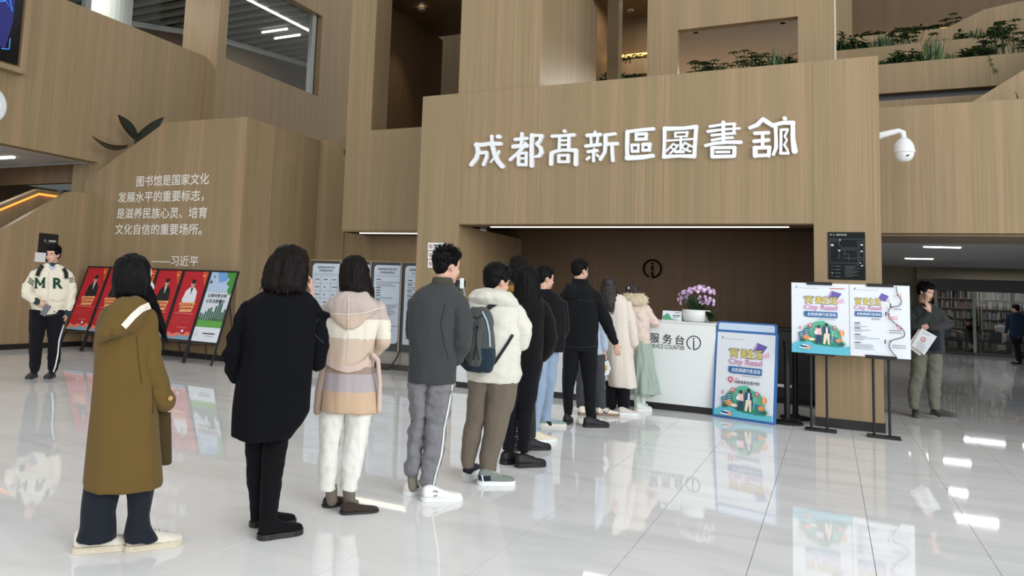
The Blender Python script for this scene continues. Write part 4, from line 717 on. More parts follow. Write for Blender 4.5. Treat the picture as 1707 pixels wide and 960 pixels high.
# big-leaved plant behind the quote wall
p = thing('banana_plant', (-12.0, 11.6, 3.9), 'large-leaved dark plant rising behind the sloping top of the quote wall', 'plant')
bs = onX(226, 232, -12.5); Yb = float(bs[1]); bl_ = MB(); bl_.tube([(bs[0], Yb, 3.3), (bs[0], Yb, bs[2])], .03, 8); mk('stem', bl_, GRN3, p)
for tp, wd, m, sg in (((196, 189), .3, GRN3, .05), ((274, 198), .24, GRN3, -.1), ((205, 205), .14, mat('leaf_mid', (74, 84, 62), .5), .1), ((150, 246), .12, mat('leaf_brown', (60, 48, 32), .6), -.5), ((162, 232), .03, GRN2, -.2)):
    t_ = onX(*tp, -12.6) if tp[0] < 200 else onY(*tp, Yb); mb = MB(); st0 = bs if tp[0] > 190 else onX(213, 243, -12.65); leaf(mb, st0, t_, wd, sg, 8, up=(0, 1, .2)); mk('leaf', mb, m, p)
mk('planter_trough', B(-12.6, -9.5, 11.2, 11.8, 0, 3.9), WOOD, tag=('wooden planter trough hidden behind the quote wall', 'planter'))
lf = MB(); q = onY(1697, 168, 12.7); lf.tube([(q[0], q[1], 4.05), tuple(q)], .008, 5); leaf(lf, onY(1697, 168, 12.7), onY(1692, 152, 12.7), .05, 0); mk('planter_plant', lf, GRN, tag=('single pointed leaf at the right edge above the right wall', 'plant'))
# ================================================================== FAR READING ROOM
p = thing('glass_partition', (7, 34, 0), 'dark framed glass partition of the reading room far right', 'partition')
for x in (3.25, 4.35, 5.45, 6.55, 7.65): mk('mullion', B(x, x + .09, 33.95, 34.05, 0, 2.3), mat('steel_grey', (110, 112, 108), .4, metal=.5), p)
mk('glass', B(3.3, 12, 33.99, 34.0, .1, 2.3), glass_mat(), p); mk('sill', B(3.2, 12, 33.9, 34.1, 0, .1), BLACK, p); mk('rail', B(3.2, 12, 33.94, 34.06, 2.22, 2.3), BLACK, p)
SHF = mat('shelf_wood', (112, 98, 80), .6); bcols = [mat('book_%d' % i, c) for i, c in enumerate(((104, 62, 54), (120, 112, 98), (66, 76, 86), (62, 72, 60), (132, 124, 112), (76, 58, 50), (40, 42, 48)))]
for s in range(5):
    x0 = 3.2 + 1.75 * s
    p = thing('bookcase', (x0 + .85, 36.9, 0), ['leftmost', 'second', 'third', 'fourth', 'rightmost'][s] + ' tall bookcase full of books in the reading room far right', 'bookcase', 'bookcases in the far reading room')
    mb = MB(); mb.box(x0, x0 + .04, 36.7, 37.1, 0, 2.75).box(x0 + 1.66, x0 + 1.7, 36.7, 37.1, 0, 2.75).box(x0, x0 + 1.7, 37.08, 37.12, 0, 2.75); mk('case', mb, SHF, p)
    bk = MB()
    for r in range(7):
        z = .15 + r * .37; mk('shelf', B(x0 + .04, x0 + 1.66, 36.7, 37.08, z, z + .025), SHF, p)
        x = x0 + .05
        while x < x0 + 1.6:
            wd = random.uniform(.03, .055); 
            if random.random() < .88: bk.box(x, x + wd - .004, 36.74, 36.98, z + .025, z + .025 + random.uniform(.2, .3), mi=random.randrange(7))
            x += wd
    o = mk('books', bk, bcols, p); o['kind'] = 'stuff'
for x in (4.6, 6.0):
    p = thing('reading_table', (x, 35.4, 0), 'small dark reading table behind the glass, %s one' % ('left' if x < 5 else 'right'), 'table')
    mk('tabletop', B(x - .5, x + .5, 35.1, 35.7, .72, .75), SHF, p)
    for a in (-.45, .42):
        for b in (35.14, 35.63): mk('leg', B(x + a, x + a + .03, b, b + .03, 0, .72), BLACK, p)
p = thing('reading_desk', (6.6, 33.2, 0), 'olive high-backed desk block beside the walking person far right', 'desk'); mk('body', B(5.75, 6.9, 33.0, 33.5, 0, 1.28), mat('olive_laminate', (92, 84, 44), .6), p, bevel=.01); mk('top', B(5.73, 6.92, 32.98, 33.52, 1.28, 1.31), SHF, p)
for k, x in enumerate((2.6, 4.3, 6.0)):
    l = bpy.data.lights.new('reading_light', 'AREA'); l.shape = 'RECTANGLE'; l.size = 1.2; l.size_y = .2; l.energy = 22; o = bpy.data.objects.new('reading_room_lamp', l); COL.objects.link(o); o.location = (x + .5, 35.6 if k else 30, 3.1)
# ceiling of the hall room: strip light glow
# lamps of the linear slots above the counter and information boards
l = bpy.data.lights.new('slot', 'AREA'); l.shape = 'RECTANGLE'; l.size = 4; l.size_y = .05; l.energy = 7; l.color = (1, .9, .75); o = bpy.data.objects.new('counter_slot_lamp', l); COL.objects.link(o); o.location = (-2.5, 11.312, 2.415)
l = bpy.data.lights.new('slot2', 'AREA'); l.shape = 'RECTANGLE'; l.size = 2; l.size_y = .05; l.energy = 2.5; l.color = (1, .85, .6); o = bpy.data.objects.new('board_slot_lamp', l); COL.objects.link(o); o.location = (-6.8, 12.6, 2.4)

def lamp(loc, e, sz=.3, col=(1, .95, .88)):
    l = bpy.data.lights.new('fill_lamp', 'AREA'); l.size = sz; l.energy = e; l.color = col; o = bpy.data.objects.new('fill_lamp', l); COL.objects.link(o); o.location = loc; return o
lamp((-15.2, 18.5, 9.2), 120, 1.5); lamp((-17, 15, 9.2), 60, 1); lamp((-1.9, 15.5, zc - .05), 190, .5); lamp((-15.6, 11.6, 9.2), 130, 1); lamp((-15.2, 10.0, 3.68), 14, .4); lamp((-15.5, 12.8, 3.7), 9, .6); lamp((-3.6, 16.8, 7.8), 25, .2, (1, .85, .65))  # added fill lamps lifting the dim upper rooms, stair hall and white column
vn = MB(); vp = [onY(*q, 14.185) for q in ((1648, 91), (1651, 100), (1653, 108), (1658, 117), (1660, 120))]; vn.tube([tuple(q) for q in vp], .004, 4)
for q in vp[1:]: leaf(vn, q, q + np.array([.03, -.03, .01]), .04, .1, 3); leaf(vn, q, q + np.array([-.03, -.03, -.01]), .035, .1, 3)
mk('trailing_vine', vn, GRN2, tag=('thin vine trailing down the face of the lowest right-hand terrace', 'plant'))
for q_, e_ in (((1577, 396.5), 22), ((1540, 411.5), 18)):
    a = onZ(*q_, 3.16); l = bpy.data.lights.new('strip_lamp', 'AREA'); l.shape = 'RECTANGLE'; l.size = .8; l.size_y = .12; l.energy = e_; o = bpy.data.objects.new('strip_lamp', l); COL.objects.link(o); o.location = (a[0] + .42, a[1] + .07, 3.16)
# ================================================================== PEOPLE: builder
from mathutils.bvhtree import BVHTree
def sph(c, rx, ry, rz, R=None, seg=18, rings=12):
    V = []; F = []
    for i in range(rings + 1):
        a = math.pi * i / rings
        for j in range(seg):
            t = 2 * math.pi * j / seg; p = np.array([rx * math.sin(a) * math.cos(t), ry * math.sin(a) * math.sin(t), rz * math.cos(a)])
            V.append((R @ p if R is not None else p) + c)
    for i in range(rings):
        for j in range(seg): F.append((i * seg + j, i * seg + (j + 1) % seg, (i + 1) * seg + (j + 1) % seg, (i + 1) * seg + j))
    return V, F
def cone(a, b, ra, rb, seg=14):
    """round-ended tapered limb"""
    a = np.array(a, float); b = np.array(b, float); d = b - a; L = np.linalg.norm(d) + 1e-9; d /= L
    up = np.array([0, 0, 1.]) if abs(d[2]) < .9 else np.array([1., 0, 0]); s = np.cross(d, up); s /= np.linalg.norm(s); t = np.cross(s, d)
    prof = [(ra * math.sin(k), -ra * math.cos(k)) for k in np.linspace(0.05, math.pi / 2, 5)] + [(rb * math.cos(k), L + rb * math.sin(k)) for k in np.linspace(0, math.pi / 2 - .05, 5)]
    V = []; F = []
    for r, z in prof:
        for k in range(seg): an = 2 * math.pi * k / seg; V.append(a + d * z + r * (math.cos(an) * s + math.sin(an) * t))
    n = len(prof)
    for i in range(n - 1):
        for j in range(seg): F.append((i * seg + j, i * seg + (j + 1) % seg, (i + 1) * seg + (j + 1) % seg, (i + 1) * seg + j))
    F += [tuple(range(seg - 1, -1, -1)), tuple(range((n - 1) * seg, n * seg))]
    return V, F
class Blob:
    def __init__(s, P): s.P = P; s.mb = MB()
    def cone(s, a, b, ra, rb): s.mb.add(*cone(a, b, ra, rb)); return s
    def sph(s, *a, **k): s.mb.add(*sph(*a, **k)); return s
    def chain(s, pts, k=1.0, minr=0):
        """pts: (px, py, dv, width_px)"""
        P = s.P; q = [(P.L(x, y, dv), max(minr, w_ / 2 * P.mpp * k)) for x, y, dv, w_ in pts]
        for (a, ra), (b, rb) in zip(q, q[1:]): s.cone(a, b, ra, rb)
        return s
    def loft(s, rings, n=36, pw=2.3):
        """rings: (left_px, right_px, py, dv, depth_radius or None)"""
        P = s.P; V = []; F = []
        rr_ = [(r + (0, None))[:5] if len(r) < 5 else r for r in rings]
        for (l, r, y, dv, rv) in rr_:
            a = P.L(l, y, dv); b = P.L(r, y, dv); c = (a + b) / 2; hw = np.linalg.norm((b - a)[:2]) / 2; rv = rv if rv is not None else hw
            for k in range(n):
                t = 2 * math.pi * k / n; ct, st_ = math.cos(t), math.sin(t); V.append(c + P.u * hw * np.sign(ct) * abs(ct) ** (2 / pw) + P.v * rv * np.sign(st_) * abs(st_) ** (2 / pw))
        m = len(rr_)
        for i in range(m - 1):
            for j in range(n): F.append((i * n + j, i * n + (j + 1) % n, (i + 1) * n + (j + 1) % n, (i + 1) * n + j))
        F += [tuple(range(n - 1, -1, -1)), tuple(range((m - 1) * n, m * n))]
        s.mb.add(V, F); return s
    def mesh(s, name, mats, vox=.012, smooth=3, fold=None, paint=None, parent=None, label=None):
        P = s.P; org = np.array(P.root.location); me = bpy.data.meshes.new(name); me.from_pydata((np.array(s.mb.v) - org).tolist(), [], s.mb.f)
        o = bpy.data.objects.new(name, me); COL.objects.link(o)
        bm = bmesh.new(); bm.from_mesh(me); bmesh.ops.recalc_face_normals(bm, faces=bm.faces); bm.to_mesh(me); bm.free()
        md = o.modifiers.new('r', 'REMESH'); md.mode = 'VOXEL'; md.voxel_size = vox; md.use_smooth_shade = True
        if smooth: m2 = o.modifiers.new('s', 'SMOOTH'); m2.factor = .5; m2.iterations = smooth
        dg = bpy.context.evaluated_depsgraph_get(); nm = bpy.data.meshes.new_from_object(o.evaluated_get(dg)); o.modifiers.clear(); o.data = nm; bpy.data.meshes.remove(me); nm.name = name
        if fold:
            n = len(nm.vertices); co = np.empty(n * 3); nm.vertices.foreach_get('co', co); co = co.reshape(-1, 3); no = np.empty(n * 3); nm.vertex_normals.foreach_get('vector', no); no = no.reshape(-1, 3)
            uu = co @ P.u; vv = co @ P.v; zz = co[:, 2]; am, fu, fz = fold[:3]; off = P.seed
            d = np.array([noise.noise(Vector((a * fu + off, b * fu, c * fz))) + .4 * noise.noise(Vector((a * fu * 2.3, b * fu * 2.3 + off, c * fz * 2.1))) for a, b, c in zip(uu, vv, zz)])
            co += no * (d * am)[:, None]
            nm.vertices.foreach_set('co', co.ravel()); nm.update()
        mats = mats if isinstance(mats, (list, tuple)) else [mats]
        for m in mats: nm.materials.append(m)
        if paint: nm.polygons.foreach_set('material_index', [paint(np.array(p.center) + org) for p in nm.polygons])
        nm.polygons.foreach_set('use_smooth', [True] * len(nm.polygons))
        o.parent = parent or P.root
        if label: o['label'] = label
        return o
class Person:
    def __init__(s, base, label, group=None, Y=None, depth=None):
        b = onZ(base[0], base[1], 0) if Y is None else onY(base[0], base[1], Y)
        s.base = np.array([b[0], b[1], 0.]); s.v = s.base.copy(); s.v[2] = 0; s.dist = np.linalg.norm(s.v); s.v /= s.dist; s.u = np.array([s.v[1], -s.v[0], 0.])
        s.seed = base[0] * .37; s.root = thing('person', tuple(s.base), label, 'person', group)
        s.mpp = np.linalg.norm(s.L(base[0] + 1, base[1] - 150) - s.L(base[0], base[1] - 150))
    def L(s, x, y, dv=0):
        r = ray(x, y); return CAM + r * ((s.dist + dv) / (r @ s.v))
    def dirv(s, yaw): t = math.radians(yaw); return s.v * math.cos(t) + s.u * math.sin(t)
    def py(s, z):  # z -> approx photo row
        q = proj(s.base * [1, 1, 0] + [0, 0, z]); return q[1]
SKIN = mat('skin', (206, 164, 142), .55, var=.04, spec=.4); SKIN2 = mat('skin_pale', (222, 184, 166), .55, var=.04, spec=.4)
HAIR = mat('hair_black', (9, 8, 9), .5, var=.3, vs=60, bump=.5, bs=160, aniso=(1, 1, .06), spec=.12); HAIRB = mat('hair_brown', (18, 12, 11), .5, var=.3, vs=60, bump=.5, bs=160, aniso=(1, 1, .06), spec=.12); HAIRR = mat('hair_chestnut', (32, 20, 17), .5, var=.3, vs=60, bump=.4, bs=160, aniso=(1, 1, .06))
EYEW = mat('eye_white', (226, 222, 218), .3, var=.0); EYED = mat('eye_dark', (28, 20, 18), .2, var=0); LIP = mat('lips', (168, 104, 98), .5, var=.02)
def hframe(P, yaw, pitch=0, roll=0):
    f = P.dirv(yaw); sd = np.array([f[1], -f[0], 0.]); t = math.radians(pitch); ff = f * math.cos(t) - np.array([0, 0, 1.]) * math.sin(t); zz = np.cross(sd, ff); return np.stack([ff, sd, zz], 1)
def head_into(bl, c, R, k=1.0):
    g = lambda f, s, z: c + R @ (np.array([f, s, z]) * k)
    E = lambda f, s, z, a, b, d: bl.sph(g(f, s, z), a * k, b * k, d * k, R)
    E(-.012, 0, .035, .094, .077, .092); E(.028, 0, -.035, .064, .062, .078); E(.058, 0, -.095, .028, .03, .022); E(.05, 0, .04, .042, .06, .05)
    bl.cone(g(.086, 0, .004), g(.103, 0, -.03), .008 * k, .013 * k); E(.096, 0, -.034, .011, .017, .009); E(.082, 0, .024, .014, .048, .012); E(.086, 0, -.064, .01, .024, .008); E(.058, .036, -.03, .03, .026, .028); E(.058, -.036, -.03, .03, .026, .028)
    for s_ in (1, -1): E(-.004, s_ * .078, -.008, .018, .009, .031); E(-.008, s_ * .084, .004, .016, .006, .018)
def face_parts(P, c, R, k=1.0, lips=True):
    g = lambda f, s, z: c + R @ (np.array([f, s, z]) * k)
    for s_ in (1, -1):
        mb = MB(); mb.add(*sph(g(.0765, s_ * .027, .004), .009 * k, .0095 * k, .0045 * k, R, 12, 8)); e = mk('eye', mb, EYEW, P.root, smooth=True)
        mb = MB(); mb.add(*sph(g(.0845, s_ * .027, .004), .0025 * k, .0055 * k, .005 * k, R, 10, 6)); mk('iris', mb, EYED, e, smooth=True)
        mb = MB(); mb.tube([g(.086, s_ * .015, .021), g(.09, s_ * .03, .026), g(.08, s_ * .05, .02)], [.003 * k, .0035 * k, .002 * k], 6); mk('eyebrow', mb, HAIR, P.root)
    if lips:
        mb = MB(); mb.add(*sph(g(.094, 0, -.062), .004 * k, .022 * k, .0045 * k, R, 12, 6)).add(*sph(g(.093, 0, -.069), .005 * k, .018 * k, .005 * k, R, 12, 6)); mk('lips', mb, LIP, P.root, smooth=True)
def hand_into(bl, w, d, n, k=1.0, curl=.5, side=1):
    """w wrist point, d direction of the palm, n palm normal (towards which fingers curl), side: thumb side sign"""
    d = d / np.linalg.norm(d); n = n - d * (n @ d); n /= np.linalg.norm(n); s = np.cross(d, n) * side
    bl.cone(w - d * .02, w + d * .02 * k, .023 * k, .024 * k)
    R = np.stack([d, s, n], 1); bl.sph(w + d * .048 * k, .046 * k, .039 * k, .015 * k, R)
    for i, (o, l) in enumerate(((.029, .068), (.010, .078), (-.010, .072), (-.028, .056))):
        p = w + d * .082 * k + s * o * k; a = curl * .5; l = l * k
        for j, seg in enumerate((.45, .32, .23)):
            a += curl * .45; q = p + (d * math.cos(a) + n * math.sin(a)) * l * seg; bl.cone(p, q, (.0088 - .0008 * j) * k, (.008 - .0008 * j) * k); p = q
    p = w + d * .022 * k + s * .03 * k; q = p + (d * .6 + s * .6 + n * .35) * .038 * k; r = q + (d * .85 + s * .1 + n * .5) * .032 * k; bl.cone(p, q, .012 * k, .0095 * k); bl.cone(q, r, .0095 * k, .0075 * k)
SOCK = mat('dark_sock', (34, 34, 38), .9)
def body(P, sk, name='body', vox=.009, skin=None, k=1.0, hands=(), sock=None):
    """one continuous figure from skeleton sk: joints are (px, py, dv)"""
    bl = Blob(P); J = {a: P.L(*b) for a, b in sk.items() if isinstance(b, tuple) and a not in ('head',)}
    hx, hy, hdv, yaw, pitch = sk['head']; c = P.L(hx, hy, hdv); R = hframe(P, yaw, pitch); kk = sk.get('hk', .96); head_into(bl, c, R, kk)
    nk = J['neck']; bl.cone(c + R @ np.array([-.02, 0, -.05]) * kk, nk, .052 * kk, .056 * kk)
    ch = nk - np.array([0, 0, .16]) ; hipc = (J['hipL'] + J['hipR']) / 2
    bl.cone(nk - [0, 0, .04], J['shL'] - [0, 0, .015], .04, .034); bl.cone(nk - [0, 0, .04], J['shR'] - [0, 0, .015], .04, .034)
    for a in ('shL', 'shR'): bl.cone(J[a] - [0, 0, .03], ch * .7 + J[a] * .3 - [0, 0, .05], .04, .06)
    bl.cone(ch, hipc + [0, 0, .15], .1, .08); bl.cone(hipc + [0, 0, .15], hipc + [0, 0, .05], .08, .07)
    for s_ in 'LR':
        bl.cone(J['sh' + s_] - [0, 0, .015], J['el' + s_], .036 * k, .03 * k); bl.cone(J['el' + s_], J['wr' + s_], .03 * k, .024 * k)
        bl.cone(J['hip' + s_] + [0, 0, .04], J['kn' + s_], .058 * k, .04 * k); bl.cone(J['kn' + s_], J['an' + s_], .038 * k, .027 * k)
        a = J['an' + s_]; fd = P.dirv(sk.get('foot' + s_, 45)); bl.cone(a - [0, 0, .01], np.array([a[0], a[1], .05]) + fd * .05, .026, .02)
        if s_ in hands: d, n, cu, th = hands[s_]; hand_into(bl, J['wr' + s_], d, n, kk, cu, th)
        else:
            d = J['wr' + s_] - J['el' + s_]; hand_into(bl, J['wr' + s_], d, P.dirv(yaw), kk * .9, .8, 1 if s_ == 'R' else -1)
    o = bl.mesh(name, [skin or SKIN, sock or SOCK], vox, 2, paint=lambda q: int(q[2] < .66)); P.J = J; P.hc = c; P.hR = R; P.hk = kk; return o
def shoe(P, heel, yaw, L, up, sole, name='shoe', hgt=.075, wd=.095, st=.03, label=None, laces=None, dz=0):
    """heel: world ground point; lofted upper on a shaped sole, laces as a sub-part"""
    f = P.dirv(yaw); s = np.array([f[1], -f[0], 0.]); h0 = np.array([heel[0], heel[1], 0.]) + [0, 0, dz]; n = 18
    prof = [(0.0, .55, .9), (.06, .78, 1.1), (.16, .84, 1.25), (.30, .82, 1.15), (.42, .86, .9), (.55, .95, .72), (.7, 1.0, .58), (.84, .92, .5), (.94, .7, .42), (1.0, .36, .3)]
    mb = MB(); V = []; F = []
    for t, wk, hk in prof:
        c = h0 + f * (t * L)
        for j in range(n):
            a = math.pi * j / (n - 1); V.append(c + s * (wd / 2 * wk * math.cos(a)) + np.array([0, 0, st * .8 + hgt * hk * math.sin(a) ** .8]))
    m = len(prof)
    for i in range(m - 1):
        for j in range(n - 1): F.append((i * n + j, i * n + j + 1, (i + 1) * n + j + 1, (i + 1) * n + j))
        F.append((i * n, (i + 1) * n, (i + 1) * n + n - 1, i * n + n - 1))
    F += [tuple(range(n)), tuple(range((m - 1) * n, m * n))[::-1]]
    o = mk(name, mb.add(V, F), up, P.root, smooth=True, sub=1)
    out = [(t * L, wd / 2 * wk * 1.07) for t, wk, _ in prof]; out = [(-.006, .01)] + out + [(L + .006, .008)]
    pts = [h0 + f * a + s * b_ for a, b_ in out] + [h0 + f * a - s * b_ for a, b_ in reversed(out)]
    mk('sole', MB().prism([tuple(p + [0, 0, .001]) for p in pts], (0, 0, st)), sole, o, smooth=False)
    if laces:
        lb = MB()
        for t, hk in ((.38, .98), (.45, .86), (.52, .77), (.59, .7)): c = h0 + f * t * L + [0, 0, st * .8 + hgt * hk + .003]; lb.tube([c - s * .022 - [0, 0, .006], c, c + s * .022 - [0, 0, .006]], .0035, 5)
        mk('laces', lb, laces, o)
    if label: o['label'] = label
    return o
def bvh(o):
    org = np.array(root_loc(o)); me = o.data; v = np.empty(len(me.vertices) * 3); me.vertices.foreach_get('co', v); v = v.reshape(-1, 3) + org
    return BVHTree.FromPolygons(v.tolist(), [tuple(p.vertices) for p in me.polygons])
def hitpt(t, x, y, fall):
    r = ray(x, y); r = r / np.linalg.norm(r); h = t.ray_cast(Vector(CAM), Vector(r))
    if h[0] is None: return fall, -r
    return np.array(h[0]), np.array(h[1])
def strip(P, o, pts, w, m, name, lift=.004, th=.005, n=4, tree=None, label=None):
    """a band of fabric lying on garment o along photo polyline pts, width px; solid with thickness th"""
    t = tree or bvh(o); pts = [np.array(p, float) for p in pts]; q = []
    for a, b in zip(pts, pts[1:]):
        k = max(2, int(np.linalg.norm(b - a) / 4)); q += [a + (b - a) * i / k for i in range(k)]
    q.append(pts[-1]); ws = w if hasattr(w, '__len__') else (w, w); V = []; last = None
    for i, p in enumerate(q):
        d = q[min(i + 1, len(q) - 1)] - q[max(i - 1, 0)]; d /= np.linalg.norm(d) + 1e-9; nn = np.array([-d[1], d[0]]); wi = ws[0] + (ws[1] - ws[0]) * i / (len(q) - 1)
        for j in range(n + 1):
            s_ = p + nn * wi * (j / n - .5); fb = last if last is not None else P.L(s_[0], s_[1], 0); h, no = hitpt(t, s_[0], s_[1], None)
            if h is None: h = P.L(s_[0], s_[1], 0) if last is None else CAM + ray(*s_) * (np.linalg.norm((last - CAM) @ P.v) / (ray(*s_) @ P.v)); no = -P.v
            last = h; tc = (CAM - h); tc /= np.linalg.norm(tc); V.append(h + tc * (lift + th))
    F = []; W = n + 1; N = len(q)
    for i in range(N - 1):
        for j in range(n): F.append((i * W + j, i * W + j + 1, (i + 1) * W + j + 1, (i + 1) * W + j))
    m_ = len(V); V2 = [v + P.v * (lift + th + .004) for v in V]; F += [tuple(a + m_ for a in reversed(f)) for f in F]
    for i in range(N - 1): F += [(i * W, (i + 1) * W, (i + 1) * W + m_, i * W + m_), (i * W + n, i * W + n + m_, (i + 1) * W + n + m_, (i + 1) * W + n)]
    F += [tuple(list(range(W)) + [j + m_ for j in reversed(range(W))]), tuple([(N - 1) * W + j for j in range(W)] + [(N - 1) * W + j + m_ for j in reversed(range(W))])]
    r = mk(name, MB().add(V + V2, F), m, o if o.parent else P.root, smooth=False)
    if label: r['label'] = label
    return r
def letters(P, o, s, x0, y0, x1, y1, m, name='letter_patch', off=.05, lift=.006):
    t = bvh(o); v, f = text_geo(s, off); bm = bmesh.new(); vs = [bm.verts.new((a[0], a[1], 0)) for a in v]
    for q in f:
        try: bm.faces.new([vs[i] for i in q])
        except ValueError: pass
    bmesh.ops.triangulate(bm, faces=bm.faces); bmesh.ops.subdivide_edges(bm, edges=bm.edges, cuts=3, use_grid_fill=True); bm.verts.index_update(); v = np.array([tuple(a.co)[:2] for a in bm.verts]); f = [tuple(a.index for a in q.verts) for q in bm.faces]; bm.free(); mn = v.min(0); mx = v.max(0); V = []
    for p in v:
        k = (p - mn) / (mx - mn); x = x0 + (x1 - x0) * k[0]; y = y1 - (y1 - y0) * k[1]; h, no = hitpt(t, x, y, P.L(x, y, -.1)); tc = CAM - h; V.append(h + tc / np.linalg.norm(tc) * lift)
    return mk(name, MB().add(V, f), m, o)
def spikes(P, c, R, k, mats, n=260, ln=.03, name='hair_tufts', dirb=(0, 0, 1), fmin=-.2, parent=None, lo=-.02):
    mb = MB(); r_ = random.Random(int(P.seed * 10)); db = np.array(dirb, float)
    for i in range(n):
        a = r_.uniform(0, 6.283); zz = r_.uniform(-.35, 1); q = np.array([math.cos(a) * math.sqrt(1 - zz * zz), math.sin(a) * math.sqrt(1 - zz * zz), zz])
        if q[0] > .55 and zz < .45: continue
        p = c + R @ (np.array([-.014 + q[0] * .098, q[1] * .083, .045 + q[2] * .088]) * k); d = R @ q + R @ db * .8 + np.array([r_.gauss(0, .3) for _ in range(3)]); d /= np.linalg.norm(d); l = ln * r_.uniform(.5, 1.2) * (1.2 if zz > .3 else .6)
        mb.tube([p - d * .008, p + d * l * .5, p + d * l + R @ db * l * .3], [.005, .0035, .0006], 4)
    o = mk(name, mb, mats, parent or P.root); o['kind'] = 'stuff'; return o
def scalp(bl, P, e=.008):
    c, R, k = P.hc, P.hR, P.hk; bl.sph(c + R @ (np.array([-.014, 0, .036]) * k), (.095 + e) * k, (.078 + e) * k, (.092 + e) * k, R); return bl
def short_hair(P, c, R, k=1.0, m=None, vox=.009, tuft=260, ln=.025, fringe=.0, dirb=(.1, 0, .6), nape=True):
    bl = Blob(P); g = lambda f, s, z: c + R @ (np.array([f, s, z]) * k); E = lambda f, s, z, a, b, d: bl.sph(g(f, s, z), a * k, b * k, d * k, R)
    E(-.022, 0, .052, .1, .085, .088); E(.03, 0, .085, .068, .07, .05); E(-.052, 0, .005, .056, .073, .07)
    if fringe: E(.075, 0, .085, .03, .055, .03)
    for s_ in (1, -1): E(.012, s_ * .068, .035, .034, .016, .035)
    o = bl.mesh('hair', m or HAIR, vox, 1, fold=(.005, 45, 45)); 
    if tuft: spikes(P, c, R, k, m or HAIR, tuft, ln, parent=o, dirb=dirb)
    return o
def wisps(P, starts, m, n=40, ln=10, name='hair_strands', parent=None, spread=3, dv=0):
    """thin loose strands hanging at the hair ends: starts = list of (px, py, dv)"""
    mb = MB(); r_ = random.Random(int(P.seed * 7) + 1)
    for i in range(n):
        t = r_.random() * (len(starts) - 1); j = int(t); f = t - j; a = np.array(starts[j]) * (1 - f) + np.array(starts[min(j + 1, len(starts) - 1)]) * f
        l = ln * r_.uniform(.4, 1.2); dx = r_.gauss(0, spread); p0 = P.L(a[0], a[1] - l, a[2]); p1 = P.L(a[0] + dx * .4, a[1], a[2] + r_.gauss(0, .01)); p2 = P.L(a[0] + dx, a[1] + l * .8, a[2] + r_.gauss(0, .01))
        mb.tube([p0, p1, p2], [.005, .004, .0007], 4)
    o = mk(name, mb, m, parent or P.root); o['kind'] = 'stuff'; return o
def fabric(name, c, rough=.85, bump=.25, bs=220, sheen=.08, var=.07, vs=5, aniso=None): return mat(name, c, rough, 0, var, vs, bump, bs, 0, .18, sheen, aniso)
def sleeves(P, nm, m, L=None, R=None, vox=.013, fold=(.012, 9, 22), smooth=3, paint=None, mats=None):
    for q in (L, R):
        if q: b = Blob(P).chain(q); b.mesh(nm, mats or m, vox, smooth, fold=fold, paint=paint)
# ================================================================== PEOPLE: the queue, front to back
G_Q = 'people queuing for the service counter'
# ---- 1 olive coat
P = Person((205, 915), 'woman in a long olive hooded coat and face mask, nearest in the queue', G_Q)
OL = fabric('olive_wool', (100, 79, 38)); OLD = fabric('olive_lining', (70, 56, 32)); NAVY = fabric('dark_navy_cloth', (27, 32, 40), .85)
body(P, dict(head=(223, 463, 0, 78, 4), neck=(219, 505, 0), shL=(190, 527, .02), shR=(247, 528, -.02), elL=(180, 590, .08), elR=(258, 600, -.03), wrL=(205, 640, .12), wrR=(270, 660, .0), hipL=(178, 655, 0), hipR=(228, 660, 0), knL=(172, 770, 0), knR=(232, 775, 0), anL=(160, 895, 0), anR=(228, 900, -.02), footL=75, footR=75), skin=SKIN2, k=.85, vox=.01)
face_parts(P, P.hc, P.hR)
hr = scalp(Blob(P), P).loft([(212, 232, 426, 0, .05), (197, 246, 432, 0, .085), (190, 253, 445, 0, .1), (187, 252, 460, -.005, .105), (187, 246, 475, -.01, .1), (188, 243, 490, -.015, .09), (196, 236, 502, -.02, .06)]).chain([(240, 478, -.02, 26), (250, 500, .0, 24), (261, 524, .05, 20), (270, 548, .06, 15), (274, 563, .06, 6)]).chain([(236, 440, -.06, 22), (244, 468, -.07, 18), (240, 492, -.07, 18)]).mesh('hair', HAIR, .009, 2, fold=(.006, 70, 4))
wisps(P, [(262, 540, .05), (274, 556, .06), (277, 566, .06)], HAIR, 26, 12, parent=hr); wisps(P, [(190, 492, -.08), (212, 502, -.09), (236, 500, -.08)], HAIR, 30, 6, parent=hr)
mb = Blob(P); g = lambda f, s, z: P.hc + P.hR @ np.array([f, s, z]); mb.sph(g(.052, 0, -.052), .058, .068, .058, P.hR).sph(g(.085, 0, -.04), .03, .03, .03, P.hR); mk_ = mb.mesh('face_mask', fabric('mask_pale_blue', (198, 216, 224), .8, .1), .008, 2, label='pale blue face mask')
mk('mask_strap', MB().tube([g(.07, .058, -.02), g(.03, .082, .0), g(0, .09, .012)], .0022, 5).tube([g(.06, .06, -.07), g(.03, .08, -.04), g(0, .088, -.02)], .0022, 5), WHITE, mk_)
ct = Blob(P).loft([(200, 232, 500, 0, .06), (184, 246, 510, 0, .1), (166, 262, 522, 0, .13), (158, 264, 545, 0, .145), (157, 262, 590, 0, .15), (155, 261, 640, 0, .155), (150, 264, 700, 0, .165), (144, 268, 760, 0, .175), (139, 270, 809, 0, .185)]).mesh('coat', OL, .012, 3, fold=(.016, 8, 1.3))
Blob(P).loft([(248, 284, 655, .1, .06), (252, 286, 720, .12, .06), (256, 287, 773, .13, .06)]).mesh('coat_front', OLD, .013, 2, label='darker open front edge of the coat')
sl_ = Blob(P).chain([(240, 534, -.05, 44), (246, 570, -.06, 43), (254, 610, -.06, 43), (267, 645, -.05, 40)]).mesh('sleeve', OL, .011, 3, fold=(.014, 9, 10))
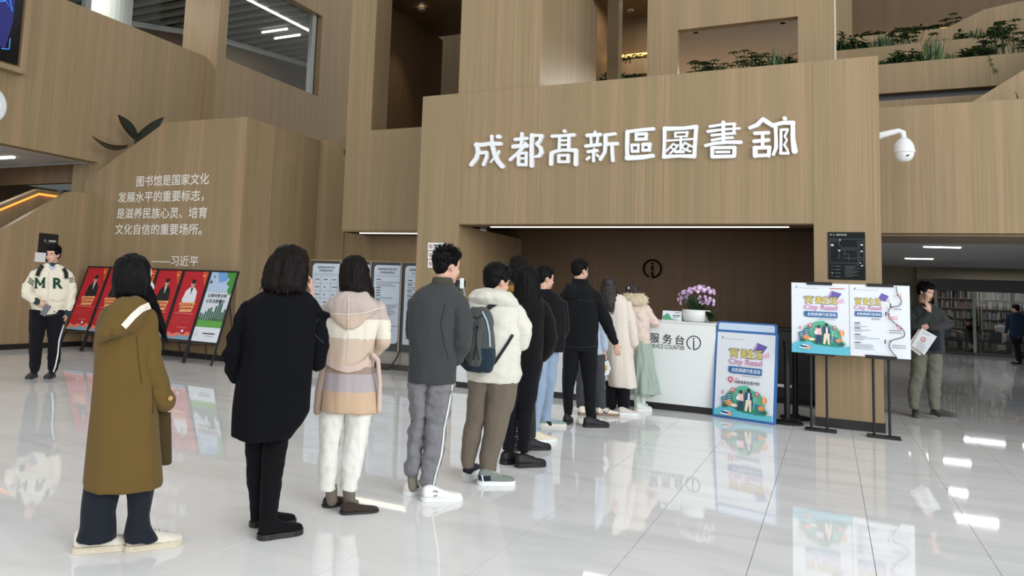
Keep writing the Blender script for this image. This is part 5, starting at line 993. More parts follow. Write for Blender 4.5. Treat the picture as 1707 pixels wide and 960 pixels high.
cf = Blob(P).chain([(262, 652, -.05, 43), (275, 668, -.04, 40)]).mesh('cuff', OL, .011, 2, fold=(.006, 9, 10))
b_ = P.L(284, 664, -.11); mk('button', MB().lathe([(.012, -.004), (.014, 0), (.012, .005)], b_, 12, mtx=Matrix.Rotation(1.2, 4, 'X')), mat('horn_button', (200, 160, 110), .3), cf)
Blob(P).chain([(182, 530, .05, 34), (170, 580, .08, 34), (180, 630, .12, 34)]).mesh('sleeve', OL, .013, 2, fold=(.012, 9, 10))
hd = Blob(P).loft([(198, 234, 494, -.09, .06), (186, 244, 506, -.11, .09), (176, 246, 520, -.12, .1), (165, 236, 540, -.135, .095), (158, 222, 556, -.14, .08), (160, 190, 568, -.13, .05)]).mesh('hood', OL, .01, 3, fold=(.018, 14, 9))
TR = bvh(hd); strip(P, hd, [(206, 545), (222, 527), (236, 515), (250, 509)], 11, fabric('white_tape', (226, 220, 208)), 'hood_band', .006, .006, label='white band across the hood')
strip(P, ct, [(254, 645), (256, 668), (255, 690)], 1.2, OLD, 'pocket_seam', .001, .003, 1); strip(P, ct, [(228, 560), (231, 600), (236, 640)], .6, OLD, 'back_seam', .001, .003, 1)
Blob(P).loft([(142, 202, 800, 0, .1), (138, 200, 825, 0, .1), (134, 193, 852, 0, .09), (132, 195, 876, 0, .095), (124, 194, 897, 0, .11)]).mesh('trouser_leg', NAVY, .011, 2, fold=(.012, 12, 3))
Blob(P).loft([(208, 258, 800, -.01, .1), (211, 253, 830, -.01, .09), (210, 248, 860, -.01, .085), (207, 250, 878, -.01, .1), (204, 264, 899, -.01, .11)]).mesh('trouser_leg', NAVY, .011, 2, fold=(.012, 12, 3))
CRM = mat('sneaker_cream', (214, 208, 194), .6, var=.12, vs=30, bump=.4, bs=50)
a = onZ(120, 922, 0); shoe(P, a, 82, .30, CRM, mat('sole_cream', (206, 196, 174), .6, var=.2, vs=60, bump=.6, bs=60), hgt=.085, wd=.095, st=.03, laces=WHITE); a = onZ(207, 919, 0); shoe(P, a, 76, .30, CRM, mat('sole_cream', (206, 196, 174)), hgt=.085, wd=.095, st=.03, laces=WHITE)
# ---- 2 black coat
P = Person((450, 893), 'woman in a loose black wool coat and black thigh boots, second in the queue', G_Q)
BW = fabric('black_wool', (9, 10, 16), .95, .3, sheen=.0); BS = fabric('black_suede', (11, 11, 15), .9, .2, sheen=.02)
body(P, dict(head=(481, 448, 0, 62, 5), neck=(478, 488, 0), shL=(430, 512, .0), shR=(512, 510, 0), elL=(396, 575, -.02), elR=(530, 575, .02), wrL=(402, 628, .05), wrR=(517, 488, .14), hipL=(435, 640, .03), hipR=(475, 640, 0), knL=(430, 745, .08), knR=(457, 750, 0), anL=(427, 862, .1), anR=(445, 882, 0), footL=70, footR=60), k=.85, vox=.009, hands={'R': (np.array([0, 0, 1.]), -P.u, .9, 1)})
face_parts(P, P.hc, P.hR)
hr = scalp(Blob(P), P).loft([(474, 498, 409, 0, .05), (459, 508, 417, 0, .09), (450, 514, 430, 0, .11), (444, 515, 446, 0, .115), (439, 513, 462, -.01, .115), (436, 511, 474, -.02, .11), (440, 508, 484, -.03, .09), (458, 502, 489, -.03, .07)]).mesh('hair', HAIRB, .009, 2, fold=(.014, 26, 8))
wisps(P, [(438, 480, -.06), (455, 486, -.1), (480, 488, -.12), (508, 484, -.05)], HAIRB, 70, 7, parent=hr)
ct = Blob(P).loft([(455, 505, 484, 0, .07), (430, 518, 492, 0, .11), (414, 524, 502, 0, .14), (404, 528, 525, 0, .165), (400, 526, 560, 0, .18), (397, 523, 600, 0, .19), (392, 521, 640, 0, .2), (387, 518, 680, 0, .21), (385, 503, 705, -.01, .2), (384, 482, 727, -.02, .19)]).mesh('coat', BW, .012, 3, fold=(.018, 7, 1.6))
Blob(P).chain([(412, 515, -.02, 30), (397, 552, -.03, 30), (388, 592, -.03, 33), (391, 622, -.01, 30)]).mesh('sleeve', BW, .012, 3, fold=(.018, 12, 16))
sl_ = Blob(P).chain([(518, 508, .0, 28), (532, 535, -.01, 28), (533, 575, -.01, 34), (529, 606, .0, 27)]).chain([(524, 520, -.04, 13), (545, 526, -.04, 14)]).chain([(538, 532, -.02, 14), (532, 556, -.03, 15), (543, 576, -.03, 14), (538, 600, -.03, 12)]).mesh('sleeve', BW, .01, 2, fold=(.01, 14, 14), label='ruffled black sleeve')
strip(P, sl_, [(531, 530), (524, 545), (527, 560), (540, 572)], 1.0, fabric('grey_stitch', (70, 70, 76)), 'stitching', .002, .002, 1)
Blob(P).chain([(432, 700, .09, 46), (429, 745, .09, 42), (428, 780, .09, 37), (430, 815, .09, 34), (429, 858, .1, 27)]).mesh('boot_shaft', BS, .01, 2, fold=(.008, 14, 14))
bs_ = Blob(P).chain([(461, 700, 0, 44), (461, 735, 0, 42), (455, 775, 0, 40), (451, 815, 0, 35), (446, 870, 0, 29)]).mesh('boot_shaft', BS, .01, 2, fold=(.008, 14, 14))
for x in (411, 456): q = P.L(x, 733, -.1); mk('boot_lace', MB().tube([q, q + [.012, 0, -.03], q + [0, 0, -.07]], .003, 5).tube([q, q + P.u * .02 + [0, 0, -.02], q + P.u * .012 + [0, 0, -.05], q], .0025, 5), BS, P.root)
a = onZ(417, 878, 0); shoe(P, a, 74, .27, BS, BLACK, 'boot_foot', .075, .09, .028); a = onZ(431, 900, 0); shoe(P, a, 62, .27, BS, BLACK, 'boot_foot', .08, .09, .03)
# ---- 3 plaid coat
P = Person((577, 852), 'woman in belted colour-block beige coat and white trousers, third in the queue', G_Q)
bands = [fabric('wool_greige', (186, 172, 164)), fabric('wool_cream', (222, 216, 200)), fabric('wool_beige', (200, 180, 162)), fabric('wool_taupe', (156, 136, 124)), fabric('wool_lilac_grey', (172, 164, 166)), fabric('wool_tan', (198, 170, 142))]
zb = [P.L(585, y, 0)[2] for y in (531, 563, 608, 620, 650)]
def pb(c): return sum(1 for z in zb if c[2] < z)
body(P, dict(head=(591, 461, 0, 12, 8), neck=(588, 494, 0), shL=(555, 512, 0), shR=(623, 513, 0), elL=(543, 562, .02), elR=(640, 563, .0), wrL=(560, 592, .15), wrR=(622, 590, .12), hipL=(565, 645, 0), hipR=(603, 645, 0), knL=(549, 740, 0), knR=(592, 740, 0), anL=(550, 828, .02), anR=(582, 835, 0), footL=40, footR=66), skin=SKIN2, k=.82, vox=.01, sock=fabric('grey_sock', (112, 104, 94)))
hr = scalp(Blob(P), P).loft([(583, 602, 426, 0, .05), (573, 610, 433, 0, .085), (567, 614, 446, 0, .1), (565, 617, 460, 0, .105), (565, 620, 476, -.02, .1), (567, 622, 488, -.04, .08), (574, 612, 497, -.06, .05)]).mesh('hair', HAIRB, .009, 2, fold=(.009, 55, 3))
wisps(P, [(567, 490, -.09), (578, 500, -.12), (600, 500, -.12), (622, 494, -.05)], HAIRB, 90, 8, parent=hr, spread=4); wisps(P, [(612, 480, -.07), (624, 492, -.04)], HAIRB, 20, 12, parent=hr)
ct = Blob(P).loft([(572, 606, 484, 0, .07), (556, 622, 495, 0, .1), (541, 638, 508, 0, .13), (538, 638, 530, 0, .14), (540, 628, 560, 0, .145), (541, 622, 590, 0, .14), (538, 624, 615, 0, .145), (535, 629, 650, 0, .155), (533, 631, 685, 0, .165)]).mesh('coat', bands, .011, 3, fold=(.014, 11, 2.2), paint=pb)
Blob(P).chain([(632, 515, -.02, 27), (638, 542, -.03, 28), (638, 568, -.02, 28), (628, 583, .06, 24)]).mesh('sleeve', bands, .011, 2, fold=(.01, 12, 14), paint=pb)
Blob(P).chain([(546, 516, 0, 24), (542, 552, 0, 26), (550, 585, .08, 24)]).mesh('sleeve', bands, .012, 2, fold=(.01, 12, 14), paint=pb)
hd = Blob(P).loft([(566, 612, 486, -.07, .07), (552, 626, 500, -.09, .09), (543, 634, 513, -.1, .085), (548, 622, 525, -.12, .06), (560, 606, 537, -.13, .045), (575, 590, 550, -.14, .025)]).mesh('hood', [bands[0], bands[2]], .009, 2, fold=(.009, 16, 8), paint=lambda c: int(c[2] < P.L(585, 522, 0)[2]))
strip(P, hd, [(541, 524), (580, 524), (605, 522), (640, 512)], 1.3, bands[1], 'hood_edge', .003, .004, 1); strip(P, hd, [(581, 495), (580, 525), (580, 552)], 1.2, bands[1], 'hood_seam', .003, .004, 1)
strip(P, ct, [(580, 556), (577, 600), (575, 640), (573, 680)], .8, bands[0], 'centre_seam', .0, .001, 1)
bt = strip(P, ct, [(539, 590), (548, 604), (562, 612), (580, 616), (598, 612), (612, 603), (621, 591)], 11, fabric('belt_pink_beige', (204, 180, 168)), 'belt', .008, .008, label='pale pinkish cloth belt sagging at the back')
Blob(P).chain([(622, 592, -.13, 9), (630, 600, -.1, 8), (633, 640, -.08, 8), (632, 684, -.08, 9)]).mesh('belt_end', fabric('belt_pink_beige', (204, 180, 168)), .008, 1); Blob(P).chain([(541, 612, -.06, 14), (532, 650, -.06, 14), (528, 686, -.05, 12)]).mesh('belt_end', bands[3], .009, 1)
WT = fabric('white_denim', (228, 228, 220), .8, .3)
Blob(P).loft([(533, 578, 680, 0, .1), (532, 573, 700, 0, .1), (530, 563, 760, 0, .08), (531, 560, 816, .01, .07)]).mesh('trouser_leg', WT, .01, 2, fold=(.012, 14, 12)); Blob(P).loft([(572, 622, 680, 0, .1), (576, 618, 700, 0, .1), (570, 608, 760, 0, .085), (567, 594, 816, 0, .07)]).mesh('trouser_leg', WT, .01, 2, fold=(.012, 14, 12))
SKG = fabric('grey_sock', (112, 104, 94)); Blob(P).chain([(552, 810, .02, 20), (553, 834, .03, 19)]).mesh('sock', SKG, .008, 1, fold=(.003, 20, 30)); Blob(P).chain([(581, 812, 0, 21), (583, 840, .01, 20)]).mesh('sock', SKG, .008, 1, fold=(.003, 20, 30))
BRN = fabric('dark_brown_felt', (58, 48, 42), .9, .5, 120); a = onZ(540, 846, 0); shoe(P, a, 50, .25, BRN, mat('sole_dark', (40, 34, 30)), 'loafer', .05, .088, .015); a = onZ(568, 857, 0); shoe(P, a, 68, .25, BRN, mat('sole_dark', (40, 34, 30)), 'loafer', .05, .088, .015)
# ---- 4 grey jacket man
P = Person((712, 830), 'young man in a charcoal jacket and grey side-striped joggers, fourth in the queue', G_Q)
CH_ = fabric('charcoal_wool', (62, 65, 66), .9, .35, 160); GJ = fabric('grey_jogger', (122, 122, 126), .8, .2)
body(P, dict(head=(745, 445, 0, 55, 4), neck=(737, 474, 0), shL=(698, 500, .05), shR=(765, 502, -.03), elL=(690, 560, .1), elR=(770, 565, -.05), wrL=(735, 590, .25), wrR=(752, 590, .18), hipL=(702, 640, .03), hipR=(738, 640, -.02), knL=(692, 722, .02), knR=(724, 727, -.02), anL=(687, 805, .04), anR=(714, 815, -.02), footL=38, footR=74), k=.9, vox=.0085)
face_parts(P, P.hc, P.hR)
short_hair(P, P.hc + [0, 0, .004], P.hR, 1.0, HAIR, .009, 520, .026, fringe=1, dirb=(.6, 0, .5))
jk = Blob(P).loft([(722, 752, 468, 0, .065), (712, 760, 477, 0, .09), (694, 768, 487, 0, .115), (682, 774, 502, 0, .135), (680, 772, 530, 0, .14), (681, 766, 570, 0, .145), (682, 761, 605, 0, .145), (680, 760, 637, 0, .15)]).mesh('jacket', CH_, .011, 3, fold=(.012, 9, 4))
Blob(P).loft([(721, 754, 462, -.01, .065), (719, 757, 474, -.01, .075)]).mesh('collar', fabric('olive_grey_collar', (70, 68, 58)), .009, 1)
Blob(P).chain([(764, 504, -.04, 33), (771, 535, -.06, 34), (770, 568, -.06, 35), (762, 590, -.01, 30), (756, 600, .06, 24)]).mesh('sleeve', CH_, .011, 3, fold=(.014, 11, 14)); Blob(P).chain([(693, 505, .04, 28), (690, 555, .08, 30), (715, 590, .2, 26)]).mesh('sleeve', CH_, .013, 2, fold=(.01, 11, 14))
strip(P, jk, [(742, 508), (735, 540), (740, 570), (748, 600)], 0.7, fabric('charcoal_seam', (50, 52, 53)), 'armhole_seam', .002, .003, 1)
Blob(P).loft([(681, 722, 630, .01, .12), (682, 713, 665, .01, .1), (685, 711, 700, .01, .08), (679, 707, 725, .01, .08), (677, 703, 750, .01, .075), (674, 700, 785, .02, .075), (678, 698, 793, .02, .06)]).mesh('trouser_leg', GJ, .01, 2, fold=(.02, 11, 15))
tl = Blob(P).loft([(708, 758, 630, -.01, .12), (708, 754, 665, -.01, .11), (708, 747, 700, -.01, .09), (706, 742, 727, -.01, .085), (704, 739, 755, -.01, .08), (701, 729, 790, -.01, .07), (702, 724, 812, -.01, .055)]).mesh('trouser_leg', GJ, .01, 2, fold=(.02, 11, 15))
strip(P, tl, [(755, 640), (747.5, 682), (740.5, 715), (739, 735), (735.5, 760), (727, 790), (723, 808)], 2.6, WHITE, 'side_stripe', .004, .004, 1, label='white side stripe')
SK2 = fabric('grey_rib_sock', (128, 124, 114)); Blob(P).chain([(687, 785, .03, 17), (688, 812, .03, 16)]).mesh('sock', SK2, .008, 1); Blob(P).chain([(715, 808, -.01, 16), (716, 822, -.01, 15)]).mesh('sock', SK2, .008, 1)
WS = mat('white_leather', (230, 230, 226), .5, var=.04); a = onZ(676, 826, 0); shoe(P, a, 42, .28, WS, WHITE, hgt=.07, st=.028, laces=WHITE); a = onZ(703, 835, 0); s4 = shoe(P, a, 74, .28, WS, WHITE, hgt=.07, st=.028, laces=WHITE)
strip(P, s4, [(722, 820), (726, 818), (730, 821)], 1.2, INK, 'shoe_mark', .003, .002, 1); strip(P, s4, [(723, 827), (729, 826)], 1.2, INK, 'shoe_mark', .003, .002, 1)
q = P.L(766, 475, .22); p = thing('camera_rig', (q[0], q[1], q[2] - .16), 'small black camera rig with white clip in front of the charcoal jacket man', 'camera')
mb = MB().box(-.06, .045, -.02, .03, -.01, .035); mb.v = [tuple(np.array(a) @ np.array([P.u, P.v, [0, 0, 1]]) + q) for a in mb.v]; mk('camera_body', mb, DBLACK, p, bevel=.004)
mb = MB().box(.0, .03, -.03, .02, -.025, .05); mb.v = [tuple(np.array(a) @ np.array([P.u, P.v, [0, 0, 1]]) + q) for a in mb.v]; mk('clip', mb, WHITE, p, bevel=.004)
mk('handle', MB().tube([q + P.u * .02, q + P.u * .035 - [0, 0, .08], q + P.u * .03 - [0, 0, .2]], .013, 10), mat('grey_plastic', (120, 124, 128), .4), p); mk('grip', MB().tube([q - P.u * .02 - [0, 0, .0], q - P.u * .02 - [0, 0, .12]], .028, 12), DBLACK, p)
# ---- 5 backpack
P = Person((812, 803), 'person in an off-white puffer jacket, brown trousers and grey backpack, fifth in queue', G_Q)
OW = fabric('off_white_nylon', (212, 210, 198), .6, .35, 40, .1); BR = fabric('brown_corduroy', (110, 100, 88), .9, .3, 150, aniso=(1, 1, .05))
body(P, dict(head=(829, 470, 0, 55, 10), neck=(822, 500, 0), shL=(792, 520, .03), shR=(855, 522, -.02), elL=(785, 575, .08), elR=(872, 568, -.02), wrL=(815, 590, .2), wrR=(852, 578, .16), hipL=(802, 640, .02), hipR=(838, 640, -.02), knL=(788, 722, .02), knR=(823, 725, -.02), anL=(780, 782, .02), anR=(813, 790, -.02), footL=20, footR=72), k=.9, vox=.009)
face_parts(P, P.hc, P.hR); short_hair(P, P.hc, P.hR, 1.08, HAIR, .009, 200, .013, dirb=(.1, 0, .3))
jk = Blob(P).loft([(800, 845, 486, 0, .09), (786, 860, 498, 0, .13), (778, 870, 515, 0, .155), (776, 872, 540, 0, .165), (776, 869, 575, 0, .165), (776, 868, 605, 0, .165), (777, 871, 622, 0, .17), (779, 867, 636, 0, .155)]).mesh('puffer_jacket', OW, .011, 3, fold=(.012, 8, 13))
Blob(P).loft([(808, 836, 480, -.03, .07), (790, 850, 486, -.05, .11), (780, 862, 497, -.06, .13), (786, 866, 506, -.05, .12), (795, 860, 514, -.04, .1)]).mesh('hood', OW, .01, 2, fold=(.012, 10, 10))
Blob(P).chain([(858, 522, -.03, 34), (871, 548, -.04, 34), (869, 566, -.02, 33), (852, 574, .1, 28)]).mesh('sleeve', OW, .01, 2, fold=(.012, 9, 15)); Blob(P).chain([(788, 525, .05, 28), (785, 560, .1, 30), (810, 585, .2, 26)]).mesh('sleeve', OW, .013, 2, fold=(.01, 9, 15))
Blob(P).loft([(780, 822, 630, .01, .13), (779, 812, 665, .01, .11), (777, 808, 700, .01, .095), (769, 800, 733, .01, .09), (768, 792, 765, .01, .08), (770, 790, 778, .01, .075)]).mesh('trouser_leg', BR, .011, 2, fold=(.01, 10, 7)); Blob(P).loft([(806, 866, 630, -.01, .13), (809, 858, 665, -.01, .12), (808, 851, 695, -.01, .1), (804, 840, 733, -.01, .09), (799, 830, 765, -.01, .085), (799, 826, 784, -.01, .08)]).mesh('trouser_leg', BR, .011, 2, fold=(.01, 10, 7))
DNV = fabric('shoe_navy', (40, 40, 56)); a = onZ(777, 795, 0); shoe(P, a, 16, .28, DNV, WHITE, hgt=.075, st=.03, laces=WHITE); a = onZ(797, 808, 0); s5 = shoe(P, a, 72, .28, fabric('shoe_green_grey', (120, 130, 122)), WHITE, hgt=.075, st=.032, laces=WHITE)
strip(P, s5, [(798, 797), (802, 795)], 8, DNV, 'heel_patch', .004, .003, 2); strip(P, s5, [(806, 798), (818, 797)], 8, DNV, 'side_patch', .004, .003, 2); strip(P, s5, [(803, 792), (806, 803)], 2, WHITE, 'trim', .006, .003, 1)
Q = Person((812, 803), 'dark grey and navy backpack with pale blue piping, worn over the off-white puffer'); Q.root.name = 'backpack'; Q.root['category'] = 'backpack'
q = Q.L(800, 612, -.2); Q.root.location = tuple(q)
BG = fabric('pack_grey', (74, 78, 76), .75, .3); BN = fabric('pack_navy', (28, 46, 58), .75, .3); BK2 = fabric('pack_black', (34, 36, 36), .8)
zq = Q.L(800, 578, -.2)[2]
bp_ = Blob(Q).loft([(788, 812, 512, -.19, .05), (781, 818, 518, -.2, .075), (778, 822, 535, -.225, .095), (775, 824, 560, -.24, .105), (772, 826, 590, -.24, .11), (770, 825, 605, -.235, .1), (780, 820, 619, -.22, .08)]).mesh('pack_body', [BG, BN], .009, 2, fold=(.008, 20, 12), paint=lambda c: int(c[2] < zq))
Blob(Q).loft([(780, 805, 548, -.31, .05), (777, 803, 575, -.33, .06), (776, 803, 600, -.32, .06), (782, 800, 610, -.3, .04)]).mesh('front_pocket', BG, .009, 2, fold=(.01, 22, 16))
Blob(Q).chain([(768, 602, -.22, 10), (780, 614, -.26, 10), (800, 617, -.28, 10)]).mesh('base_flap', BN, .009, 1)
TR = bvh(bp_); strip(Q, bp_, [(804, 519), (812, 535), (816, 555), (817, 578)], 2.6, fabric('pale_blue_piping', (158, 186, 204)), 'piping', .004, .004, 1, TR); strip(Q, bp_, [(781, 524), (795, 530), (808, 524)], 1.5, BK2, 'zip', .004, .004, 1, TR)
jb = jk
s_ = strip(Q, jk, [(808, 519), (818, 510), (830, 504), (848, 501)], 8, BK2, 'shoulder_strap', .008, .01); strip(Q, jk, [(824, 606), (838, 585), (848, 570), (855, 558)], 4.5, BK2, 'side_strap', .008, .008)
for o in list(jk.children):
    if o.name.startswith(('shoulder_strap', 'side_strap')):
        d = np.array(root_loc(jk)) - np.array(Q.root.location)
        for v in o.data.vertices: v.co += Vector(d)
        o.parent = Q.root
mk('buckle', MB().lathe([(.022, 0), (.022, .008), (.012, .008), (.012, 0)], Q.L(795, 546, -.36), 12, mtx=Matrix.Rotation(1.57, 4, 'X')), mat('buckle_metal', (140, 144, 146), .3, metal=.8), Q.root); mk('cord', MB().tube([Q.L(795, 550, -.38), Q.L(794, 574, -.4), Q.L(790, 600, -.39)], .004, 5).tube([Q.L(794, 574, -.4), Q.L(799, 600, -.39)], .004, 5), BK2, Q.root)
# ---- 6 long black hair, black fleece
P = Person((866, 776), 'person with long straight black hair and black fleece, just past the backpack wearer', G_Q)
BF = fabric('black_fleece', (17, 16, 18), .95, .4, 120, .1); BT = fabric('black_trouser', (13, 14, 20), .8, .15, sheen=.05)
body(P, dict(head=(880, 468, 0, 30, 4), neck=(879, 494, 0), shL=(860, 508, .0), shR=(902, 508, 0), elL=(855, 550, .05), elR=(917, 555, 0), wrL=(872, 585, .15), wrR=(904, 600, 0), hipL=(868, 615, .02), hipR=(892, 615, 0), knL=(852, 690, .02), knR=(876, 690, 0), anL=(845, 757, .02), anR=(872, 762, 0), footL=30, footR=50), k=.85, vox=.009, hands={'R': (P.u * -.9 + np.array([0, 0, -.35]), P.v * .6 - P.u * .2, .6, 1)})
hr = scalp(Blob(P), P).loft([(871, 888, 445, 0, .05), (862, 896, 451, 0, .085), (858, 900, 463, 0, .1), (857, 901, 480, -.01, .1), (857, 902, 500, -.03, .09), (860, 902, 520, -.05, .07), (867, 898, 536, -.06, .04)]).mesh('hair', HAIR, .009, 2, fold=(.007, 70, 2.2)); wisps(P, [(860, 522, -.1), (880, 538, -.1), (898, 530, -.1)], HAIR, 50, 8, parent=hr)
Blob(P).loft([(868, 892, 487, 0, .07), (858, 904, 496, 0, .1), (850, 912, 508, 0, .125), (849, 912, 530, 0, .135), (853, 908, 560, 0, .13), (857, 907, 585, 0, .13), (859, 906, 606, 0, .125)]).mesh('fleece', BF, .012, 2, fold=(.008, 12, 8))
Blob(P).chain([(905, 512, -.01, 23), (914, 535, -.02, 24), (917, 560, -.02, 25), (912, 585, -.01, 22), (905, 596, 0, 16)]).mesh('sleeve', BF, .011, 2, fold=(.008, 14, 14)); Blob(P).chain([(856, 512, .02, 22), (852, 550, .05, 22), (868, 582, .14, 18)]).mesh('sleeve', BF, .013, 2)
Blob(P).loft([(859, 885, 598, .02, .12), (852, 878, 640, .02, .1), (842, 864, 690, .02, .085), (838, 856, 750, .02, .07)]).mesh('trouser_leg', BT, .012, 2, fold=(.008, 14, 10)); Blob(P).loft([(866, 907, 598, 0, .12), (863, 899, 640, 0, .11), (862, 890, 690, 0, .09), (863, 885, 730, 0, .08), (864, 881, 752, 0, .065)]).mesh('trouser_leg', BT, .012, 2, fold=(.008, 14, 10))
BSH = mat('black_trainer', (18, 18, 23), .6, bump=.4, bs=60); a = onZ(836, 774, 0); shoe(P, a, 48, .28, BSH, BSH, hgt=.07, st=.035, laces=BLACK); a = onZ(860, 779, 0); shoe(P, a, 58, .28, BSH, BSH, hgt=.07, st=.035, laces=BLACK)
# ---- 7 updo
P = Person((868, 752), 'person with pinned-up dark hair and mustard collar, almost hidden behind the long-haired one', G_Q)
body(P, dict(head=(866, 457, 0, -20, 4), neck=(866, 482, 0), shL=(848, 495, .0), shR=(886, 495, 0), elL=(845, 540, .05), elR=(890, 540, .05), wrL=(858, 575, .15), wrR=(880, 575, .15), hipL=(858, 605, 0), hipR=(878, 605, 0), knL=(858, 680, 0), knR=(878, 680, 0), anL=(858, 740, 0), anR=(880, 742, 0), footL=10, footR=40), k=.85, vox=.011)
hr = scalp(Blob(P), P).loft([(854, 877, 433, 0, .06), (849, 881, 442, 0, .09), (848, 883, 454, 0, .1), (850, 882, 466, 0, .09), (856, 878, 473, 0, .07)]).chain([(856, 434, 0, 14), (866, 430, 0, 12)]).mesh('hair', HAIRB, .01, 2, fold=(.012, 40, 20)); wisps(P, [(850, 436, 0), (860, 432, 0), (872, 434, 0)], HAIRB, 30, 4, parent=hr)
Blob(P).chain([(853, 482, -.02, 16), (872, 486, -.02, 18)]).mesh('collar', fabric('mustard_knit', (150, 112, 44)), .011, 1, label='mustard collar'); Blob(P).loft([(856, 876, 484, 0, .08), (842, 892, 496, 0, .12), (840, 896, 530, 0, .13), (843, 894, 600, 0, .13)]).mesh('coat', BF, .014, 2); 
TART = fabric('tartan_dark', (34, 40, 38)); sk_ = Blob(P).loft([(846, 890, 595, 0, .13), (848, 892, 650, 0, .14), (849, 893, 728, 0, .15)]).mesh('tartan_skirt', TART, .014, 2, fold=(.01, 12, 2))
TR = bvh(sk_)
for k, y in enumerate((657, 671, 677, 690, 697, 703, 714, 719, 728)): strip(P, sk_, [(851, y), (865, y - .5)], 2.4 if k % 2 else 1.2, fabric('tartan_green', (122, 134, 88)) if k % 2 else fabric('tartan_grey', (130, 130, 130)), 'tartan_check', .004, .002, 1, TR)
for x, y, yw in ((853, 752, 30), (879, 750, 60)): a = onZ(x, y, 0); shoe(P, a, yw, .24, BSH, BSH, hgt=.07, st=.03)
# ---- 8 denim
P = Person((905, 722), 'young man in black jacket and pale blue jeans, left of the tall man', G_Q)
JN = fabric('pale_denim', (146, 166, 190), .85, .3)
body(P, dict(head=(908, 465, 0, 62, 4), neck=(908, 490, 0), shL=(890, 500, .0), shR=(932, 502, 0), elL=(888, 545, .05), elR=(935, 548, .05), wrL=(900, 580, .15), wrR=(925, 580, .15), hipL=(902, 600, 0), hipR=(917, 600, .06), knL=(898, 655, -.01), knR=(911, 655, .14), anL=(891, 718, -.05), anR=(910, 695, .28), footL=55, footR=75), k=.9, vox=.009); face_parts(P, P.hc, P.hR)
short_hair(P, P.hc, P.hR, 1.0, HAIR, .01, 160, .013)
Blob(P).loft([(898, 920, 482, 0, .08), (890, 932, 490, 0, .11), (884, 942, 503, 0, .14), (884, 945, 530, 0, .145), (886, 943, 560, 0, .145), (888, 940, 586, 0, .14)]).mesh('jacket', fabric('black_cotton', (15, 15, 18), .85, .2, sheen=.05), .013, 2, fold=(.01, 12, 8)); Blob(P).chain([(937, 508, 0, 20), (940, 548, .03, 20), (928, 580, .12, 16)]).mesh('sleeve', BF, .013, 2)
Blob(P).loft([(890, 916, 580, 0, .11), (891, 912, 630, 0, .1), (890, 908, 665, -.02, .09), (886, 900, 700, -.04, .08), (885, 897, 724, -.05, .075)]).mesh('trouser_leg', JN, .012, 2, fold=(.012, 12, 10)); Blob(P).loft([(904, 932, 580, .05, .11), (900, 927, 630, .1, .1), (899, 922, 665, .2, .09), (900, 919, 685, .27, .085), (902, 918, 701, .3, .08)]).mesh('trouser_leg', JN, .012, 2, fold=(.012, 12, 10))
a = onZ(886, 737, 0); shoe(P, a, 60, .27, mat('canvas_cream', (220, 208, 184), .8), WHITE, hgt=.065); a = onZ(899, 709, 0); shoe(P, a, 80, .29, mat('suede_blue_grey', (140, 156, 160), .8), mat('sole_offwhite', (220, 216, 202)), hgt=.065, laces=WHITE)
# ---- 9 tall black jacket
P = Person((970, 708), 'tall man in short black jacket and black trousers, arm held out to the right', G_Q)
BC = fabric('black_canvas', (15, 17, 20), .85, .3, 120, .05)
body(P, dict(head=(967, 452, 0, 48, 3), neck=(966, 475, 0), shL=(945, 492, .0), shR=(991, 492, 0), elL=(942, 535, .05), elR=(1009, 535, 0), wrL=(948, 575, .12), wrR=(1026, 573, 0), hipL=(955, 590, 0), hipR=(982, 590, 0), knL=(950, 645, .0), knR=(982, 648, 0), anL=(946, 696, .05), anR=(986, 703, -.02), footL=10, footR=62), k=.9, vox=.0085, hands={'R': (P.u * .25 + np.array([0, 0, -1.]), P.v, .5, 1)}); face_parts(P, P.hc, P.hR)
short_hair(P, P.hc, P.hR, 1.0, HAIR, .009, 220, .015)
jk = Blob(P).loft([(955, 979, 468, 0, .075), (947, 986, 475, 0, .1), (937, 995, 484, 0, .13), (934, 1000, 500, 0, .15), (936, 998, 530, 0, .155), (938, 997, 560, 0, .15), (939, 996, 584, 0, .15)]).mesh('jacket', BC, .012, 2, fold=(.009, 10, 8)); Blob(P).loft([(944, 960, 474, -.1, .06), (938, 962, 484, -.12, .08), (940, 958, 496, -.12, .05)]).mesh('hood', BC, .011, 2, fold=(.01, 20, 15)); Blob(P).loft([(954, 981, 465, 0, .08), (953, 982, 472, 0, .085)]).mesh('collar', BC, .01, 1)
strip(P, jk, [(962, 500), (978, 501), (992, 502)], 1, fabric('seam_black', (44, 46, 50)), 'yoke_seam', .002, .003, 1); strip(P, jk, [(940, 577), (968, 580), (995, 577)], 1, fabric('seam_black', (44, 46, 50)), 'hem_seam', .002, .003, 1)
Blob(P).chain([(993, 495, -.01, 24), (1003, 518, -.02, 22), (1012, 540, -.01, 20), (1021, 562, 0, 15), (1025, 570, 0, 13)]).mesh('sleeve', BC, .011, 2, fold=(.009, 16, 14)); Blob(P).chain([(940, 497, .02, 22), (938, 535, .05, 22), (945, 572, .12, 18)]).mesh('sleeve', BC, .013, 2)
Blob(P).loft([(939, 968, 578, 0, .13), (938, 965, 610, 0, .11), (937, 957, 645, .0, .09), (940, 954, 692, .03, .07)]).mesh('trouser_leg', BT, .012, 2, fold=(.008, 14, 8)); Blob(P).loft([(964, 997, 578, 0, .13), (967, 996, 610, 0, .11), (972, 994, 645, 0, .09), (977, 994, 698, -.01, .07)]).mesh('trouser_leg', BT, .012, 2, fold=(.008, 14, 8))
